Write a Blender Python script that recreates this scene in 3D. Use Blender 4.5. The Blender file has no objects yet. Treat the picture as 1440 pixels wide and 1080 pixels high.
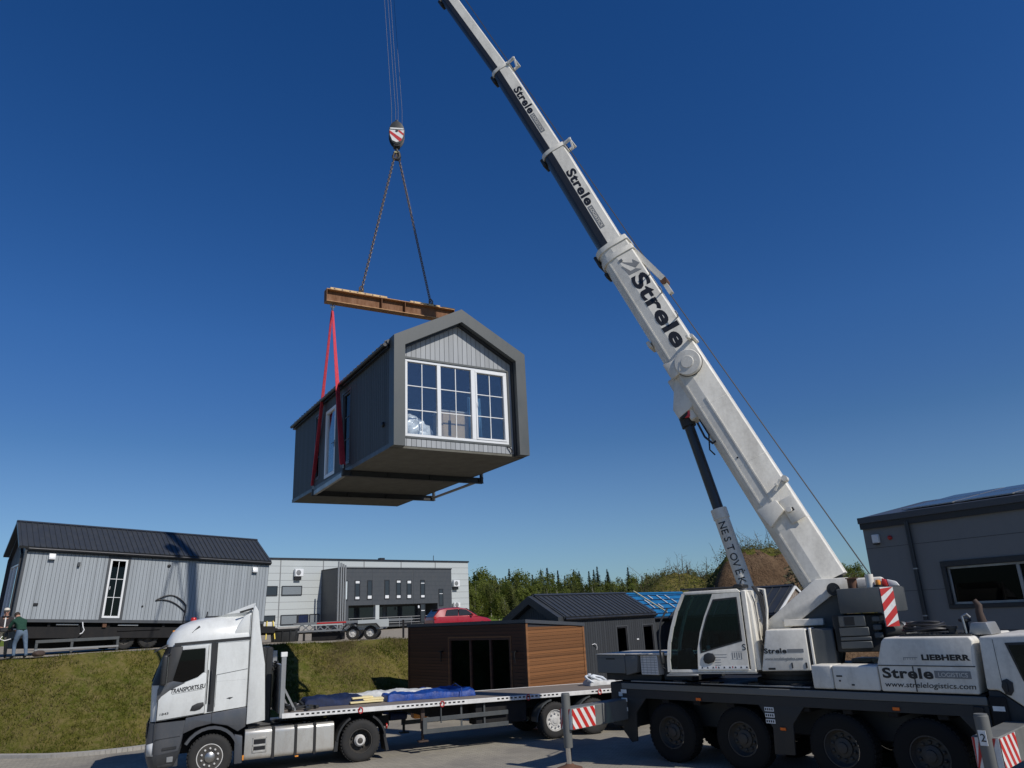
import bpy, bmesh, math, random
import numpy as np
from mathutils import Matrix, Vector, noise
random.seed(7)
R = math.radians
sc = bpy.context.scene
COL = sc.collection
I4 = Matrix.Identity(4)

# ------------------------------------------------------------------ materials
MATS = {}

def nt(name):
    m = bpy.data.materials.new(name)
    m.use_nodes = True
    n = m.node_tree
    b = n.nodes['Principled BSDF']
    return m, n, b

def lk(n, a, b):
    n.links.new(a, b)

def mixcol(n, fac, c1, c2):
    x = n.nodes.new('ShaderNodeMix')
    x.data_type = 'RGBA'
    if isinstance(fac, (int, float)):
        x.inputs[0].default_value = fac
    else:
        lk(n, fac, x.inputs[0])
    for i, c in ((6, c1), (7, c2)):
        if isinstance(c, (tuple, list)):
            x.inputs[i].default_value = (*c[:3], 1)
        else:
            lk(n, c, x.inputs[i])
    return x.outputs[2]

def coord(n, which='Object'):
    return n.nodes.new('ShaderNodeTexCoord').outputs[which]

def noise_tex(n, vec, scale, detail=4, rough=.6):
    t = n.nodes.new('ShaderNodeTexNoise')
    t.inputs['Scale'].default_value = scale
    t.inputs['Detail'].default_value = detail
    t.inputs['Roughness'].default_value = rough
    lk(n, vec, t.inputs['Vector'])
    return t.outputs['Fac']

def ramp(n, fac, stops):
    r = n.nodes.new('ShaderNodeValToRGB')
    el = r.color_ramp.elements
    while len(el) < len(stops):
        el.new(.5)
    for e, (p, c) in zip(el, stops):
        e.position = p
        e.color = (*c, 1) if len(c) == 3 else c
    lk(n, fac, r.inputs[0])
    return r.outputs[0]

def mapping(n, vec, scale=(1, 1, 1), rot=(0, 0, 0)):
    m = n.nodes.new('ShaderNodeMapping')
    m.inputs['Scale'].default_value = scale
    m.inputs['Rotation'].default_value = rot
    lk(n, vec, m.inputs['Vector'])
    return m.outputs[0]

def bump(n, b, h, strength=.3, dist=.02):
    x = n.nodes.new('ShaderNodeBump')
    x.inputs['Strength'].default_value = strength
    x.inputs['Distance'].default_value = dist
    lk(n, h, x.inputs['Height'])
    lk(n, x.outputs[0], b.inputs['Normal'])

def paint(name, col, rough=.4, dirt=.25, dirtcol=(.10, .085, .065), metal=0., scale=1.6, spec=.5, streak=True, coat=0.):
    """painted or coated surface with weathering: blotches, vertical streaks and a broken-up gloss"""
    m, n, b = nt(name)
    c = coord(n)
    a = noise_tex(n, mapping(n, c, (1, 1, .35 if streak else 1)), scale * 2.2, 7, .68)
    d = noise_tex(n, c, scale * 14, 3, .6)
    f = n.nodes.new('ShaderNodeMath'); f.operation = 'MULTIPLY_ADD'
    lk(n, a, f.inputs[0]); f.inputs[1].default_value = .75
    g = n.nodes.new('ShaderNodeMath'); g.operation = 'MULTIPLY'
    lk(n, d, g.inputs[0]); g.inputs[1].default_value = .25
    lk(n, g.outputs[0], f.inputs[2])
    msk = ramp(n, f.outputs[0], [(.42, (0, 0, 0)), (.72, (dirt, dirt, dirt))])
    lk(n, mixcol(n, msk, col, dirtcol), b.inputs['Base Color'])
    rr = ramp(n, a, [(.3, (rough * .85,) * 3), (.75, (min(1, rough * 1.35),) * 3)])
    lk(n, rr, b.inputs['Roughness'])
    b.inputs['Metallic'].default_value = metal
    b.inputs['Specular IOR Level'].default_value = spec
    if coat:
        b.inputs['Coat Weight'].default_value = coat
        b.inputs['Coat Roughness'].default_value = .12
    bump(n, b, d, .06, .004)
    MATS[name] = m
    return m

def woodmat(name, c1, c2, axis=(1, 1, 1), rough=.7, scale=6):
    m, n, b = nt(name)
    v = mapping(n, coord(n), axis)
    a = noise_tex(n, v, scale, 6, .65)
    k = noise_tex(n, coord(n), 1.3, 2)
    x = mixcol(n, k, c1, c2)
    y = mixcol(n, a, x, tuple(q * .55 for q in c1))
    lk(n, y, b.inputs['Base Color'])
    b.inputs['Roughness'].default_value = rough
    bump(n, b, a, .25, .006)
    MATS[name] = m
    return m

def flat(name, col, rough=.6, metal=0., emit=None):
    m, n, b = nt(name)
    t = noise_tex(n, coord(n), 9, 5, .6)
    lk(n, mixcol(n, t, tuple(q * .82 for q in col), tuple(min(1, q * 1.15) for q in col)), b.inputs['Base Color'])
    b.inputs['Roughness'].default_value = rough
    b.inputs['Metallic'].default_value = metal
    MATS[name] = m
    return m

def glassmat(name, tint, refl=.9, base=.04, rough=.02, k=1.6):
    """window pane: tinted see-through body with a clear mirror coat that grows at grazing angles"""
    m, n, b = nt(name)
    out = n.nodes['Material Output']
    n.nodes.remove(b)
    tr = n.nodes.new('ShaderNodeBsdfTransparent'); tr.inputs[0].default_value = (*tint, 1)
    gl = n.nodes.new('ShaderNodeBsdfGlossy'); gl.inputs['Roughness'].default_value = rough
    gl.inputs[0].default_value = (refl, refl, refl, 1)
    fw_ = n.nodes.new('ShaderNodeLayerWeight'); fw_.inputs[0].default_value = .5
    pw_ = n.nodes.new('ShaderNodeMath'); pw_.operation = 'POWER'; lk(n, fw_.outputs['Facing'], pw_.inputs[0]); pw_.inputs[1].default_value = 5.
    lw = n.nodes.new('ShaderNodeMath'); lw.operation = 'MULTIPLY_ADD'; lk(n, pw_.outputs[0], lw.inputs[0]); lw.inputs[1].default_value = .96; lw.inputs[2].default_value = .04
    ad = n.nodes.new('ShaderNodeMath'); ad.operation = 'MULTIPLY_ADD'
    lk(n, lw.outputs[0], ad.inputs[0]); ad.inputs[1].default_value = k; ad.inputs[2].default_value = base
    ad.use_clamp = True
    mx = n.nodes.new('ShaderNodeMixShader')
    lk(n, ad.outputs[0], mx.inputs[0]); lk(n, tr.outputs[0], mx.inputs[1]); lk(n, gl.outputs[0], mx.inputs[2])
    lk(n, mx.outputs[0], out.inputs[0])
    MATS[name] = m
    return m

def foliage(name, c1, c2, trans=.25, scale=.6, soft=None):
    m, n, b = nt(name)
    c = coord(n)
    a = noise_tex(n, c, scale, 3)
    d = noise_tex(n, c, scale * 12, 2)
    x = mixcol(n, ramp(n, a, [(.35, (0, 0, 0)), (.65, (1, 1, 1))]), c1, c2)
    y = mixcol(n, d, x, tuple(q * .6 for q in c1))
    lk(n, y, b.inputs['Base Color'])
    b.inputs['Roughness'].default_value = .75
    b.inputs['Specular IOR Level'].default_value = .0 if soft else .2
    out = n.nodes['Material Output']
    t = n.nodes.new('ShaderNodeBsdfTranslucent'); lk(n, y, t.inputs[0])
    if soft:                                   # fine blades shade like the turf they make up
        g = n.nodes.new('ShaderNodeNewGeometry'); va = n.nodes.new('ShaderNodeVectorMath'); va.operation = 'MULTIPLY_ADD'
        lk(n, g.outputs['Normal'], va.inputs[0]); va.inputs[1].default_value = (.35, .35, .35); va.inputs[2].default_value = soft
        lk(n, va.outputs[0], b.inputs['Normal'])
    mx = n.nodes.new('ShaderNodeMixShader'); mx.inputs[0].default_value = trans
    lk(n, b.outputs[0], mx.inputs[1]); lk(n, t.outputs[0], mx.inputs[2])
    lk(n, mx.outputs[0], out.inputs[0])
    MATS[name] = m
    return m

# ------------------------------------------------------------------ mesh builder
class MB:
    def __init__(self, mat=None, T=None):
        self.v = []; self.f = []; self.mi = []; self.sm = []; self.names = []; self.cur = 0
        self.T = T or I4
        self.smooth = False
        if mat: self.mat(mat)

    def mat(self, name):
        if name not in self.names: self.names.append(name)
        self.cur = self.names.index(name)
        return self

    def add(self, verts, faces, smooth=None):
        o = len(self.v)
        for p in verts:
            self.v.append(tuple(self.T @ Vector(p)))
        s = self.smooth if smooth is None else smooth
        for f in faces:
            self.f.append(tuple(i + o for i in f)); self.mi.append(self.cur); self.sm.append(s)

    def addbm(self, bm, M=None, smooth=None):
        bm.verts.index_update()
        self.add([(M @ v.co if M else v.co) for v in bm.verts], [[v.index for v in f.verts] for f in bm.faces], smooth)
        bm.free()

    def box(self, x0, x1, y0, y1, z0, z1, b=0., M=None, seg=1):
        bm = bmesh.new()
        bmesh.ops.create_cube(bm, size=1)
        sx, sy, sz = abs(x1 - x0), abs(y1 - y0), abs(z1 - z0)
        for v in bm.verts:
            v.co = Vector(((x0 + x1) / 2 + v.co.x * sx, (y0 + y1) / 2 + v.co.y * sy, (z0 + z1) / 2 + v.co.z * sz))
        b = min(b, sx * .45, sy * .45, sz * .45)
        if b > 0:
            bmesh.ops.bevel(bm, geom=bm.edges[:], offset=b, segments=seg, affect='EDGES', profile=.5)
        self.addbm(bm, M)
        return self

    def prism(self, poly, a0, a1, axis='y', b=0., seg=2, M=None):
        """poly: 2D outline in the plane across axis: y -> (x,z), x -> (y,z), z -> (x,y)"""
        bm = bmesh.new()
        def P(p, a):
            return {'y': (p[0], a, p[1]), 'x': (a, p[0], p[1]), 'z': (p[0], p[1], a)}[axis]
        A = [bm.verts.new(P(p, a0)) for p in poly]
        B = [bm.verts.new(P(p, a1)) for p in poly]
        k = len(poly)
        bm.faces.new(A); bm.faces.new(B[::-1])
        for i in range(k):
            bm.faces.new((A[i], B[i], B[(i + 1) % k], A[(i + 1) % k]))
        bmesh.ops.recalc_face_normals(bm, faces=bm.faces[:])
        if b > 0:
            bmesh.ops.bevel(bm, geom=bm.edges[:], offset=b, segments=seg, affect='EDGES', profile=.5)
        self.addbm(bm, M)
        return self

    def beam(self, p0, p1, w, h, up=(0, 0, 1), b=0.):
        """rectangular bar from p0 to p1, w across, h along up"""
        p0, p1 = Vector(p0), Vector(p1)
        d = p1 - p0; L = d.length; d.normalize()
        s = d.cross(Vector(up))
        if s.length < 1e-5: s = d.cross(Vector((1, 0, 0)))
        s.normalize(); u = s.cross(d)
        M = Matrix((( *d, 0), (*s, 0), (*u, 0), (0, 0, 0, 1))).transposed()
        M.translation = p0
        self.box(0, L, -w / 2, w / 2, -h / 2, h / 2, b, M)
        return self

    def tube(self, pts, r, seg=8, caps=True, closed=False):
        pts = [Vector(p) for p in pts]
        n = len(pts)
        rr = r if isinstance(r, (list, tuple)) else [r] * n
        prev = None; V = []; F = []
        for i, p in enumerate(pts):
            a = pts[i - 1] if (i > 0 or closed) else p
            c = pts[(i + 1) % n] if (i < n - 1 or closed) else p
            d = (c - a).normalized()
            if prev is None:
                u = d.cross(Vector((0, 0, 1)))
                if u.length < 1e-3: u = d.cross(Vector((1, 0, 0)))
                u.normalize()
            else:
                u = prev - d * prev.dot(d); u.normalize()
            prev = u; w = d.cross(u)
            for k in range(seg):
                t = 2 * math.pi * k / seg
                V.append(p + (u * math.cos(t) + w * math.sin(t)) * rr[i])
        for i in range(n if closed else n - 1):
            for k in range(seg):
                a = i * seg + k; b_ = i * seg + (k + 1) % seg
                j = ((i + 1) % n) * seg
                F.append((a, b_, j + (k + 1) % seg, j + k))
        self.add(V, F, True)
        if caps and not closed:
            self.add([V[k] for k in range(seg)][::-1], [tuple(range(seg))], False)
            self.add([V[(n - 1) * seg + k] for k in range(seg)], [tuple(range(seg))], False)
        return self

    def lathe(self, prof, origin, axis='y', seg=32, smooth=True, sign=1, caps=True):
        """prof: (radius, along axis)"""
        V = []; F = []
        o = Vector(origin)
        for r, h in prof:
            for k in range(seg):
                t = 2 * math.pi * k / seg
                c, s = r * math.cos(t), r * math.sin(t)
                h_ = h * sign
                V.append(o + Vector({'y': (c, h_, s), 'x': (h_, c, s), 'z': (c, s, h_)}[axis]))
        for i in range(len(prof) - 1):
            for k in range(seg):
                F.append((i * seg + k, i * seg + (k + 1) % seg, (i + 1) * seg + (k + 1) % seg, (i + 1) * seg + k))
        self.add(V, F, smooth)
        if caps and prof[0][0] > 1e-4: self.add(V[:seg], [tuple(range(seg))], False)
        if caps and prof[-1][0] > 1e-4: self.add(V[-seg:], [tuple(range(seg))], False)
        return self

    def ball(self, c, r, sub=2, sq=(1, 1, 1)):
        bm = bmesh.new()
        bmesh.ops.create_icosphere(bm, subdivisions=sub, radius=1)
        c = Vector(c)
        for v in bm.verts: v.co = c + Vector((v.co.x * r * sq[0], v.co.y * r * sq[1], v.co.z * r * sq[2]))
        self.addbm(bm, None, True)
        return self

    def face(self, pts):
        self.add(pts, [tuple(range(len(pts)))])
        return self

    def loft(self, rings, close=True, cap=True, smooth=False):
        k = len(rings[0]); V = [p for r in rings for p in r]; F = []
        for i in range(len(rings) - 1):
            for j in range(k if close else k - 1):
                F.append((i * k + j, i * k + (j + 1) % k, (i + 1) * k + (j + 1) % k, (i + 1) * k + j))
        self.add(V, F, smooth)
        if cap:
            self.add(rings[0], [tuple(range(k))[::-1]], False); self.add(rings[-1], [tuple(range(k))], False)
        return self

    def text(self, s, size, M, bold=0., shear=0., width=None, ext=.003, align='LEFT', space=1.):
        """lettering in the local XY plane of M, laid on the surface as thin raised letters"""
        cu = bpy.data.curves.new('t', 'FONT')
        cu.body = s; cu.size = size; cu.offset = bold * size; cu.shear = shear; cu.extrude = ext
        cu.align_x = align; cu.space_character = space; cu.resolution_u = 4
        ob = bpy.data.objects.new('t', cu); COL.objects.link(ob)
        bpy.context.view_layer.update()
        me = bpy.data.meshes.new_from_object(ob.evaluated_get(bpy.context.evaluated_depsgraph_get()))
        xs = [v.co.x for v in me.vertices]
        if xs:
            k = 1.
            if width: k = width / (max(xs) - min(xs))
            S = Matrix.Diagonal((k, 1, 1, 1))
            self.add([M @ (S @ v.co) for v in me.vertices], [tuple(p.vertices) for p in me.polygons], False)
        bpy.data.objects.remove(ob); bpy.data.curves.remove(cu); bpy.data.meshes.remove(me)
        return self

    def build(self, name, parent=None, bevel=0., loc=None):
        me = bpy.data.meshes.new(name)
        me.from_pydata(self.v, [], self.f)
        for q in self.names: me.materials.append(MATS[q])
        me.polygons.foreach_set('material_index', self.mi)
        me.polygons.foreach_set('use_smooth', self.sm)
        bm = bmesh.new(); bm.from_mesh(me)
        bmesh.ops.recalc_face_normals(bm, faces=bm.faces[:])
        bm.to_mesh(me); bm.free()
        me.update()
        me.set_sharp_from_angle(angle=R(38))
        ob = bpy.data.objects.new(name, me)
        COL.objects.link(ob)
        if parent: ob.parent = parent
        if loc: ob.location = loc
        if bevel:
            b = ob.modifiers.new('bevel', 'BEVEL'); b.width = bevel; b.segments = 2; b.limit_method = 'ANGLE'; b.angle_limit = R(35)
        return ob

def thing(name, label, cat, loc=(0, 0, 0), rot=(0, 0, 0), group=None):
    o = bpy.data.objects.new(name, None)
    o.empty_display_size = .3
    COL.objects.link(o)
    o.location = loc; o.rotation_euler = rot
    return tag(o, label, cat, group)

def tag(o, label, cat, group=None):
    o['label'] = label; o['category'] = cat
    if group: o['group'] = group
    return o

def kind(o, k, label=None, cat=None):
    o['kind'] = k
    if label: o['label'] = label
    if cat: o['category'] = cat
    return o

def copy_tree(o, parent=None):
    c = o.copy(); COL.objects.link(c)
    if parent: c.parent = parent
    for ch in list(o.children): copy_tree(ch, c)
    return c

def frame(loc, x, y):
    """matrix whose local X, Y run along x and y"""
    x = Vector(x).normalized(); y = Vector(y); y = (y - x * y.dot(x)).normalized(); z = x.cross(y)
    M = Matrix(((*x, 0), (*y, 0), (*z, 0), (0, 0, 0, 1))).transposed(); M.translation = Vector(loc)
    return M

def wheel(mb_t, mb_r, x, y, z, r, w, out, rim_r=.56, hub='steel', seg=40, lugs=10, dish=.5, nuts=.055):
    """tyre into mb_t, rim into mb_r; outer face at y, axle along y, out = +1/-1 the way the outer face looks"""
    s = -out
    rr = r * rim_r
    mb_t.lathe([(rr, .02), (rr * 1.03, 0.), (r * .80, -.012), (r * .93, .0), (r * .985, .03), (r, .06), (r, w - .06), (r * .985, w - .03), (r * .93, w), (rr, w - .01), (rr, .02)], (x, y, z), 'y', seg, True, s, False)
    # tread blocks
    for k in range(int(seg * .9)):
        t = 2 * math.pi * k / int(seg * .9)
        M = Matrix.Translation((x, y, z)) @ Matrix.Rotation(-t, 4, 'Y') @ Matrix.Translation((r, 0, 0))
        for a, b_ in ((.035, w * .3), (w * .36, w * .64), (w * .7, w - .035)):
            mb_t.box(-.012, .012, s * a, s * b_, -r * .05, r * .05, 0, M)
    d = w * dish
    mb_r.lathe([(rr * 1.0, .012), (rr * .94, .01), (rr * .92, .05), (rr * .86, d * .8), (rr * .80, d), (rr * .52, d), (rr * .50, d * .72), (rr * .30, d * .55), (rr * .28, d * .30), (rr * .2, d * .24), (0.0001, d * .22)], (x, y, z), 'y', seg, True, s, False)
    for k in range(lugs):
        t = 2 * math.pi * (k + .5) / lugs
        c = Vector((x + math.cos(t) * rr * .64, y + s * d, z + math.sin(t) * rr * .64))
        mb_r.lathe([(r * nuts, 0), (r * nuts, -.035), (r * nuts * .5, -.05), (.0001, -.05)], c, 'y', 6, False, s)
# ------------------------------------------------------------------ palette
paint('white_paint', (.66, .675, .655), .32, .22, coat=.25)
paint('crane_white', (.76, .73, .65), .45, .40, scale=.9, spec=.3)
paint('box_grey', (.13, .135, .13), .55, .35, (.2, .19, .17))
paint('crane_grey', (.062, .070, .074), .45, .3, (.14, .13, .11))
paint('crane_dark', (.020, .022, .023), .55, .35, (.05, .046, .04))
paint('dark_grey', (.030, .032, .036), .34, .3, (.05, .045, .04))
paint('truck_grey', (.060, .066, .076), .35, .25, (.16, .14, .12), coat=.3)
paint('black_plastic', (.018, .019, .020), .5, .3, (.06, .055, .05))
paint('chassis_black', (.014, .014, .015), .65, .4, (.05, .044, .038), spec=.2)
paint('red_paint', (.50, .012, .016), .35, .25)
paint('car_red', (.33, .004, .012), .30, .06, coat=.35)
paint('stripe_red', (.52, .022, .020), .4, .25)
paint('stripe_white', (.76, .75, .72), .4, .35)
paint('beam_orange', (.48, .26, .10), .6, .7, (.16, .06, .03), scale=2.4)  # flanges: lighter copy, sunlight put into the colour
paint('beam_shaded', (.20, .085, .030), .7, .6, (.05, .022, .012), scale=2.4)  # web: darker copy, shade under the top flange put into the colour
paint('beam_yellow', (.62, .44, .20), .55, .5, (.20, .085, .03), scale=2.4)
paint('rust', (.13, .062, .034), .8, .6, (.06, .03, .02), scale=4)
paint('steel', (.40, .40, .39), .35, .4, (.10, .08, .06), metal=.9)
paint('chrome', (.75, .75, .74), .12, .1, metal=1.)
paint('alu_tank', (.60, .585, .54), .36, .5, (.24, .19, .13), metal=.55, scale=2.5)
paint('hubwhite', (.62, .61, .58), .5, .55, (.12, .10, .08), scale=5)
paint('rim_dark', (.040, .037, .033), .6, .5, (.10, .085, .065), scale=4)
flat('rubber', (.020, .020, .020), .82)
paint('tyre', (.016, .016, .016), .85, .6, (.05, .045, .038), scale=5, streak=False)
paint('tyre_dark', (.011, .011, .011), .9, .5, (.026, .024, .020), scale=5, streak=False, spec=.25)
flat('black', (.008, .008, .009), .5)
flat('letter_black', (.010, .010, .012), .45)
flat('letter_grey', (.20, .205, .205), .5)
flat('rope_steel', (.045, .045, .047), .5, .4)
flat('chain_steel', (.16, .125, .095), .55, .6)
flat('hose', (.018, .018, .020), .5)
flat('orange_lamp', (.85, .16, .01), .3)
flat('red_lamp', (.45, .015, .012), .3)
flat('amber', (.75, .28, .04), .3)
flat('yellow_strap', (.72, .55, .08), .7)
flat('headlamp', (.55, .56, .56), .15)
flat('paper', (.78, .78, .75), .7)
flat('board_inside', (.022, .025, .032), .8)
flat('floor_inside', (.16, .12, .08), .6)
flat('cardboard', (.46, .36, .24), .85)
flat('curtain', (.10, .22, .34), .8)
flat('plasticwrap', (.72, .76, .78), .25)
flat('brass', (.55, .48, .24), .35, .5)
flat('foam', (.78, .66, .36), .9)
paint('pvc_white', (.76, .77, .77), .3, .10)
paint('anthracite', (.060, .066, .073), .42, .22, (.11, .105, .10))
paint('portal_grey', (.072, .080, .080), .45, .18, (.15, .145, .13))
paint('seam_roof', (.038, .042, .046), .36, .2, (.10, .10, .095))
paint('under_ply', (.135, .13, .105), .8, .4, (.08, .07, .06), scale=1.2)
paint('clad_dark', (.055, .063, .072), .6, .25, (.09, .09, .09))
paint('lid_pale', (.46, .44, .39), .6, .5, (.2, .18, .15))
paint('shop_wall', (.175, .178, .176), .5, .15, (.14, .14, .135))
paint('shop_trim', (.016, .018, .023), .4, .2)
paint('fascia', (.060, .068, .080), .4, .2)
paint('concrete', (.34, .33, .31), .85, .5, (.16, .15, .13), scale=1.2)
paint('kerb_stone', (.36, .345, .315), .9, .55, (.17, .15, .12), scale=2)
paint('sandwich', (.47, .50, .49), .45, .18, (.40, .40, .39))
paint('galv', (.36, .365, .36), .42, .4, (.17, .15, .13), metal=.6)
flat('solar', (.05, .06, .075), .22)
glassmat('glass_sky', (.95, .965, .97), .85, .085, .02, 1.2)
glassmat('glass_dark', (.10, .12, .12), .7, .0, .02, .8)
glassmat('glass_cab', (.50, .62, .61), .6, .0, .02, .7)
glassmat('glass_truck', (.13, .15, .155), .8, .0, .02, .9)
glassmat('glass_cabin', (.30, .32, .34), .85, .05, .02, 1.6)
glassmat('glass_shop', (.03, .035, .04), .5, .0, .02, .3)
glassmat('glass_curtained', (.45, .52, .56), .8, .08)

# fabrics
def fabric(name, c, c2, sc_=8, rough=.55):
    m, n, b = nt(name)
    v = coord(n)
    a = noise_tex(n, v, sc_, 6, .7)
    lk(n, mixcol(n, ramp(n, a, [(.35, (0, 0, 0)), (.7, (1, 1, 1))]), c, c2), b.inputs['Base Color'])
    b.inputs['Roughness'].default_value = rough
    b.inputs['Specular IOR Level'].default_value = .3
    bump(n, b, a, .5, .03)
    MATS[name] = m
fabric('tarp_blue', (.004, .024, .15), (.012, .070, .33), 5, .5)
fabric('tarp_navy', (.005, .010, .032), (.009, .022, .075), 5, .7)
fabric('sling_red', (.56, .045, .070), (.68, .085, .11), 14, .8)
fabric('sheet_grey', (.42, .43, .42), (.62, .62, .60), 4, .6)
fabric('membrane_blue', (.006, .105, .26), (.014, .16, .36), 3, .6)
fabric('jacket_dark', (.030, .026, .028), (.06, .05, .052), 6, .9)
fabric('pullover_green', (.012, .045, .030), (.022, .065, .042), 6, .9)
fabric('jeans', (.075, .115, .17), (.14, .19, .25), 6, .9)
fabric('trousers_olive', (.10, .095, .075), (.15, .14, .11), 6, .9)
fabric('cap_cream', (.60, .55, .46), (.68, .63, .55), 6, .9)
fabric('skin', (.42, .23, .16), (.48, .27, .19), 6, .6)
fabric('hair', (.030, .020, .014), (.05, .035, .025), 20, .7)
fabric('shoe', (.02, .02, .02), (.04, .04, .04), 6, .7)
fabric('debris', (.16, .11, .08), (.45, .42, .38), 12, .9)

# vertical boards: every board its own tone
def boardmat(name, c, var=.12, axis=0, pitch=.14, rough=.65, grain=(14, 14, .6)):
    m, n, b = nt(name)
    v = coord(n)
    s = n.nodes.new('ShaderNodeSeparateXYZ'); lk(n, v, s.inputs[0])
    d = n.nodes.new('ShaderNodeMath'); d.operation = 'DIVIDE'; lk(n, s.outputs[axis], d.inputs[0]); d.inputs[1].default_value = pitch
    f = n.nodes.new('ShaderNodeMath'); f.operation = 'FLOOR'; lk(n, d.outputs[0], f.inputs[0])
    w = n.nodes.new('ShaderNodeTexWhiteNoise'); w.noise_dimensions = '1D'; lk(n, f.outputs[0], w.inputs['W'])
    g = noise_tex(n, mapping(n, v, grain), 2.2, 6, .7)
    lo = tuple(q * (1 - var) for q in c); hi = tuple(min(1, q * (1 + var)) for q in c)
    x = mixcol(n, w.outputs[0], lo, hi)
    y = mixcol(n, ramp(n, g, [(.45, (0, 0, 0)), (.8, (.35, .35, .35))]), x, tuple(q * .55 for q in c))
    st = noise_tex(n, mapping(n, v, (1, 1, .4)), .8, 4)
    y = mixcol(n, ramp(n, st, [(.5, (0, 0, 0)), (.8, (.25, .25, .25))]), y, tuple(q * .7 for q in c))
    lk(n, y, b.inputs['Base Color'])
    b.inputs['Roughness'].default_value = rough
    bump(n, b, g, .2, .004)
    MATS[name] = m
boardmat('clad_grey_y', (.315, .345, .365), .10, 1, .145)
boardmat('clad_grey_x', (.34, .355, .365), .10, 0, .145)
boardmat('clad_shade', (.052, .060, .066), .14, 1, .145)  # shade on the lifted house's side walls put into the board colour
boardmat('clad_anthr_y', (.034, .038, .043), .14, 1, .145)
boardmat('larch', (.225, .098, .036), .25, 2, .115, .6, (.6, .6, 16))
boardmat('larch_shaded', (.072, .026, .014), .2, 2, .115, .6, (.6, .6, 16))  # darker copy of the larch, shade on the cabin front put into the colour

# deck planks of the flatbed
m, n, b = nt('deck_planks')
v = coord(n)
g = noise_tex(n, mapping(n, v, (.5, 9, 1)), 3, 7, .7)
q = noise_tex(n, v, .9, 4)
x = mixcol(n, g, (.26, .225, .185), (.12, .10, .085))
lk(n, mixcol(n, ramp(n, q, [(.4, (0, 0, 0)), (.7, (.6, .6, .6))]), x, (.17, .15, .13)), b.inputs['Base Color'])
b.inputs['Roughness'].default_value = .8
bump(n, b, g, .3, .01)
MATS['deck_planks'] = m

# yard paving: small concrete blocks, stained
m, n, b = nt('paving')
v = coord(n)
br = n.nodes.new('ShaderNodeTexBrick')
lk(n, mapping(n, v, (1, 1, 1), (0, 0, R(18))), br.inputs['Vector'])
br.inputs['Scale'].default_value = 1.
br.inputs['Brick Width'].default_value = .2; br.inputs['Row Height'].default_value = .1
br.inputs['Mortar Size'].default_value = .006; br.inputs['Mortar Smooth'].default_value = .3
br.inputs['Color1'].default_value = (.36, .325, .255, 1); br.inputs['Color2'].default_value = (.295, .27, .212, 1)
br.inputs['Mortar'].default_value = (.12, .11, .095, 1)
st = noise_tex(n, v, .35, 6, .65)
s2 = noise_tex(n, v, 3.5, 6, .7)
x = mixcol(n, ramp(n, st, [(.42, (0, 0, 0)), (.66, (.80, .80, .80))]), br.outputs['Color'], (.17, .155, .135))
x = mixcol(n, ramp(n, s2, [(.52, (0, 0, 0)), (.75, (.45, .45, .45))]), x, (.37, .34, .29))
lk(n, x, b.inputs['Base Color'])
b.inputs['Roughness'].default_value = .9
bump(n, b, br.outputs['Fac'], -.4, .006)
MATS['paving'] = m

# grassy soil, gravel, field, bare earth
def soil(name, c1, c2, c3, s=.5, bmp=.06):
    m, n, b = nt(name)
    v = coord(n)
    a = noise_tex(n, v, s, 6, .65); d = noise_tex(n, v, s * 9, 6, .7); e = noise_tex(n, v, s * 45, 3, .7)
    x = mixcol(n, ramp(n, a, [(.38, (0, 0, 0)), (.62, (1, 1, 1))]), c1, c2)
    x = mixcol(n, ramp(n, d, [(.42, (0, 0, 0)), (.68, (.8, .8, .8))]), x, c3)
    x = mixcol(n, ramp(n, e, [(.4, (0, 0, 0)), (.75, (.4, .4, .4))]), x, tuple(q * .45 for q in c1))
    lk(n, x, b.inputs['Base Color'])
    b.inputs['Roughness'].default_value = .95
    b.inputs['Specular IOR Level'].default_value = .0
    bump(n, b, d, .9, bmp)
    MATS[name] = m
soil('grass_soil', (.075, .090, .016), (.135, .115, .030), (.20, .155, .070), .42)
soil('gravel', (.34, .30, .24), (.27, .235, .185), (.40, .36, .29), 1.2, .03)
soil('field', (.11, .17, .03), (.15, .19, .04), (.16, .165, .055), .12)
soil('earth', (.165, .105, .062), (.23, .155, .095), (.115, .072, .045), .45, .35)
foliage('grass_blade', (.082, .112, .014), (.175, .150, .038), .25, .30, (0, -.25, .9))
foliage('grass_dry', (.25, .20, .10), (.17, .135, .055), .25, .5, (0, -.25, .9))
foliage('leaf_spring', (.17, .215, .038), (.225, .24, .055), .45, .12)
foliage('leaf_olive', (.15, .175, .045), (.19, .19, .06), .4, .12)
foliage('twig_bush', (.13, .12, .06), (.18, .16, .09), .3, .5)
paint('rust_dark', (.062, .040, .030), .8, .6, (.03, .02, .016), scale=4)
foliage('spruce', (.012, .024, .012), (.026, .040, .018), .1, .2)
foliage('scrub', (.075, .085, .028), (.13, .115, .045), .25, .5)
foliage('dry_stem', (.20, .155, .085), (.13, .10, .06), .2, .5)
flat('bark', (.085, .070, .052), .9)
flat('birch_bark', (.35, .33, .29), .9)
# ------------------------------------------------------------------ small timber houses
def cuts(a, b, edges):
    e = sorted([x for x in edges if a + 1e-4 < x < b - 1e-4])
    return list(zip([a] + e, e + [b]))

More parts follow.
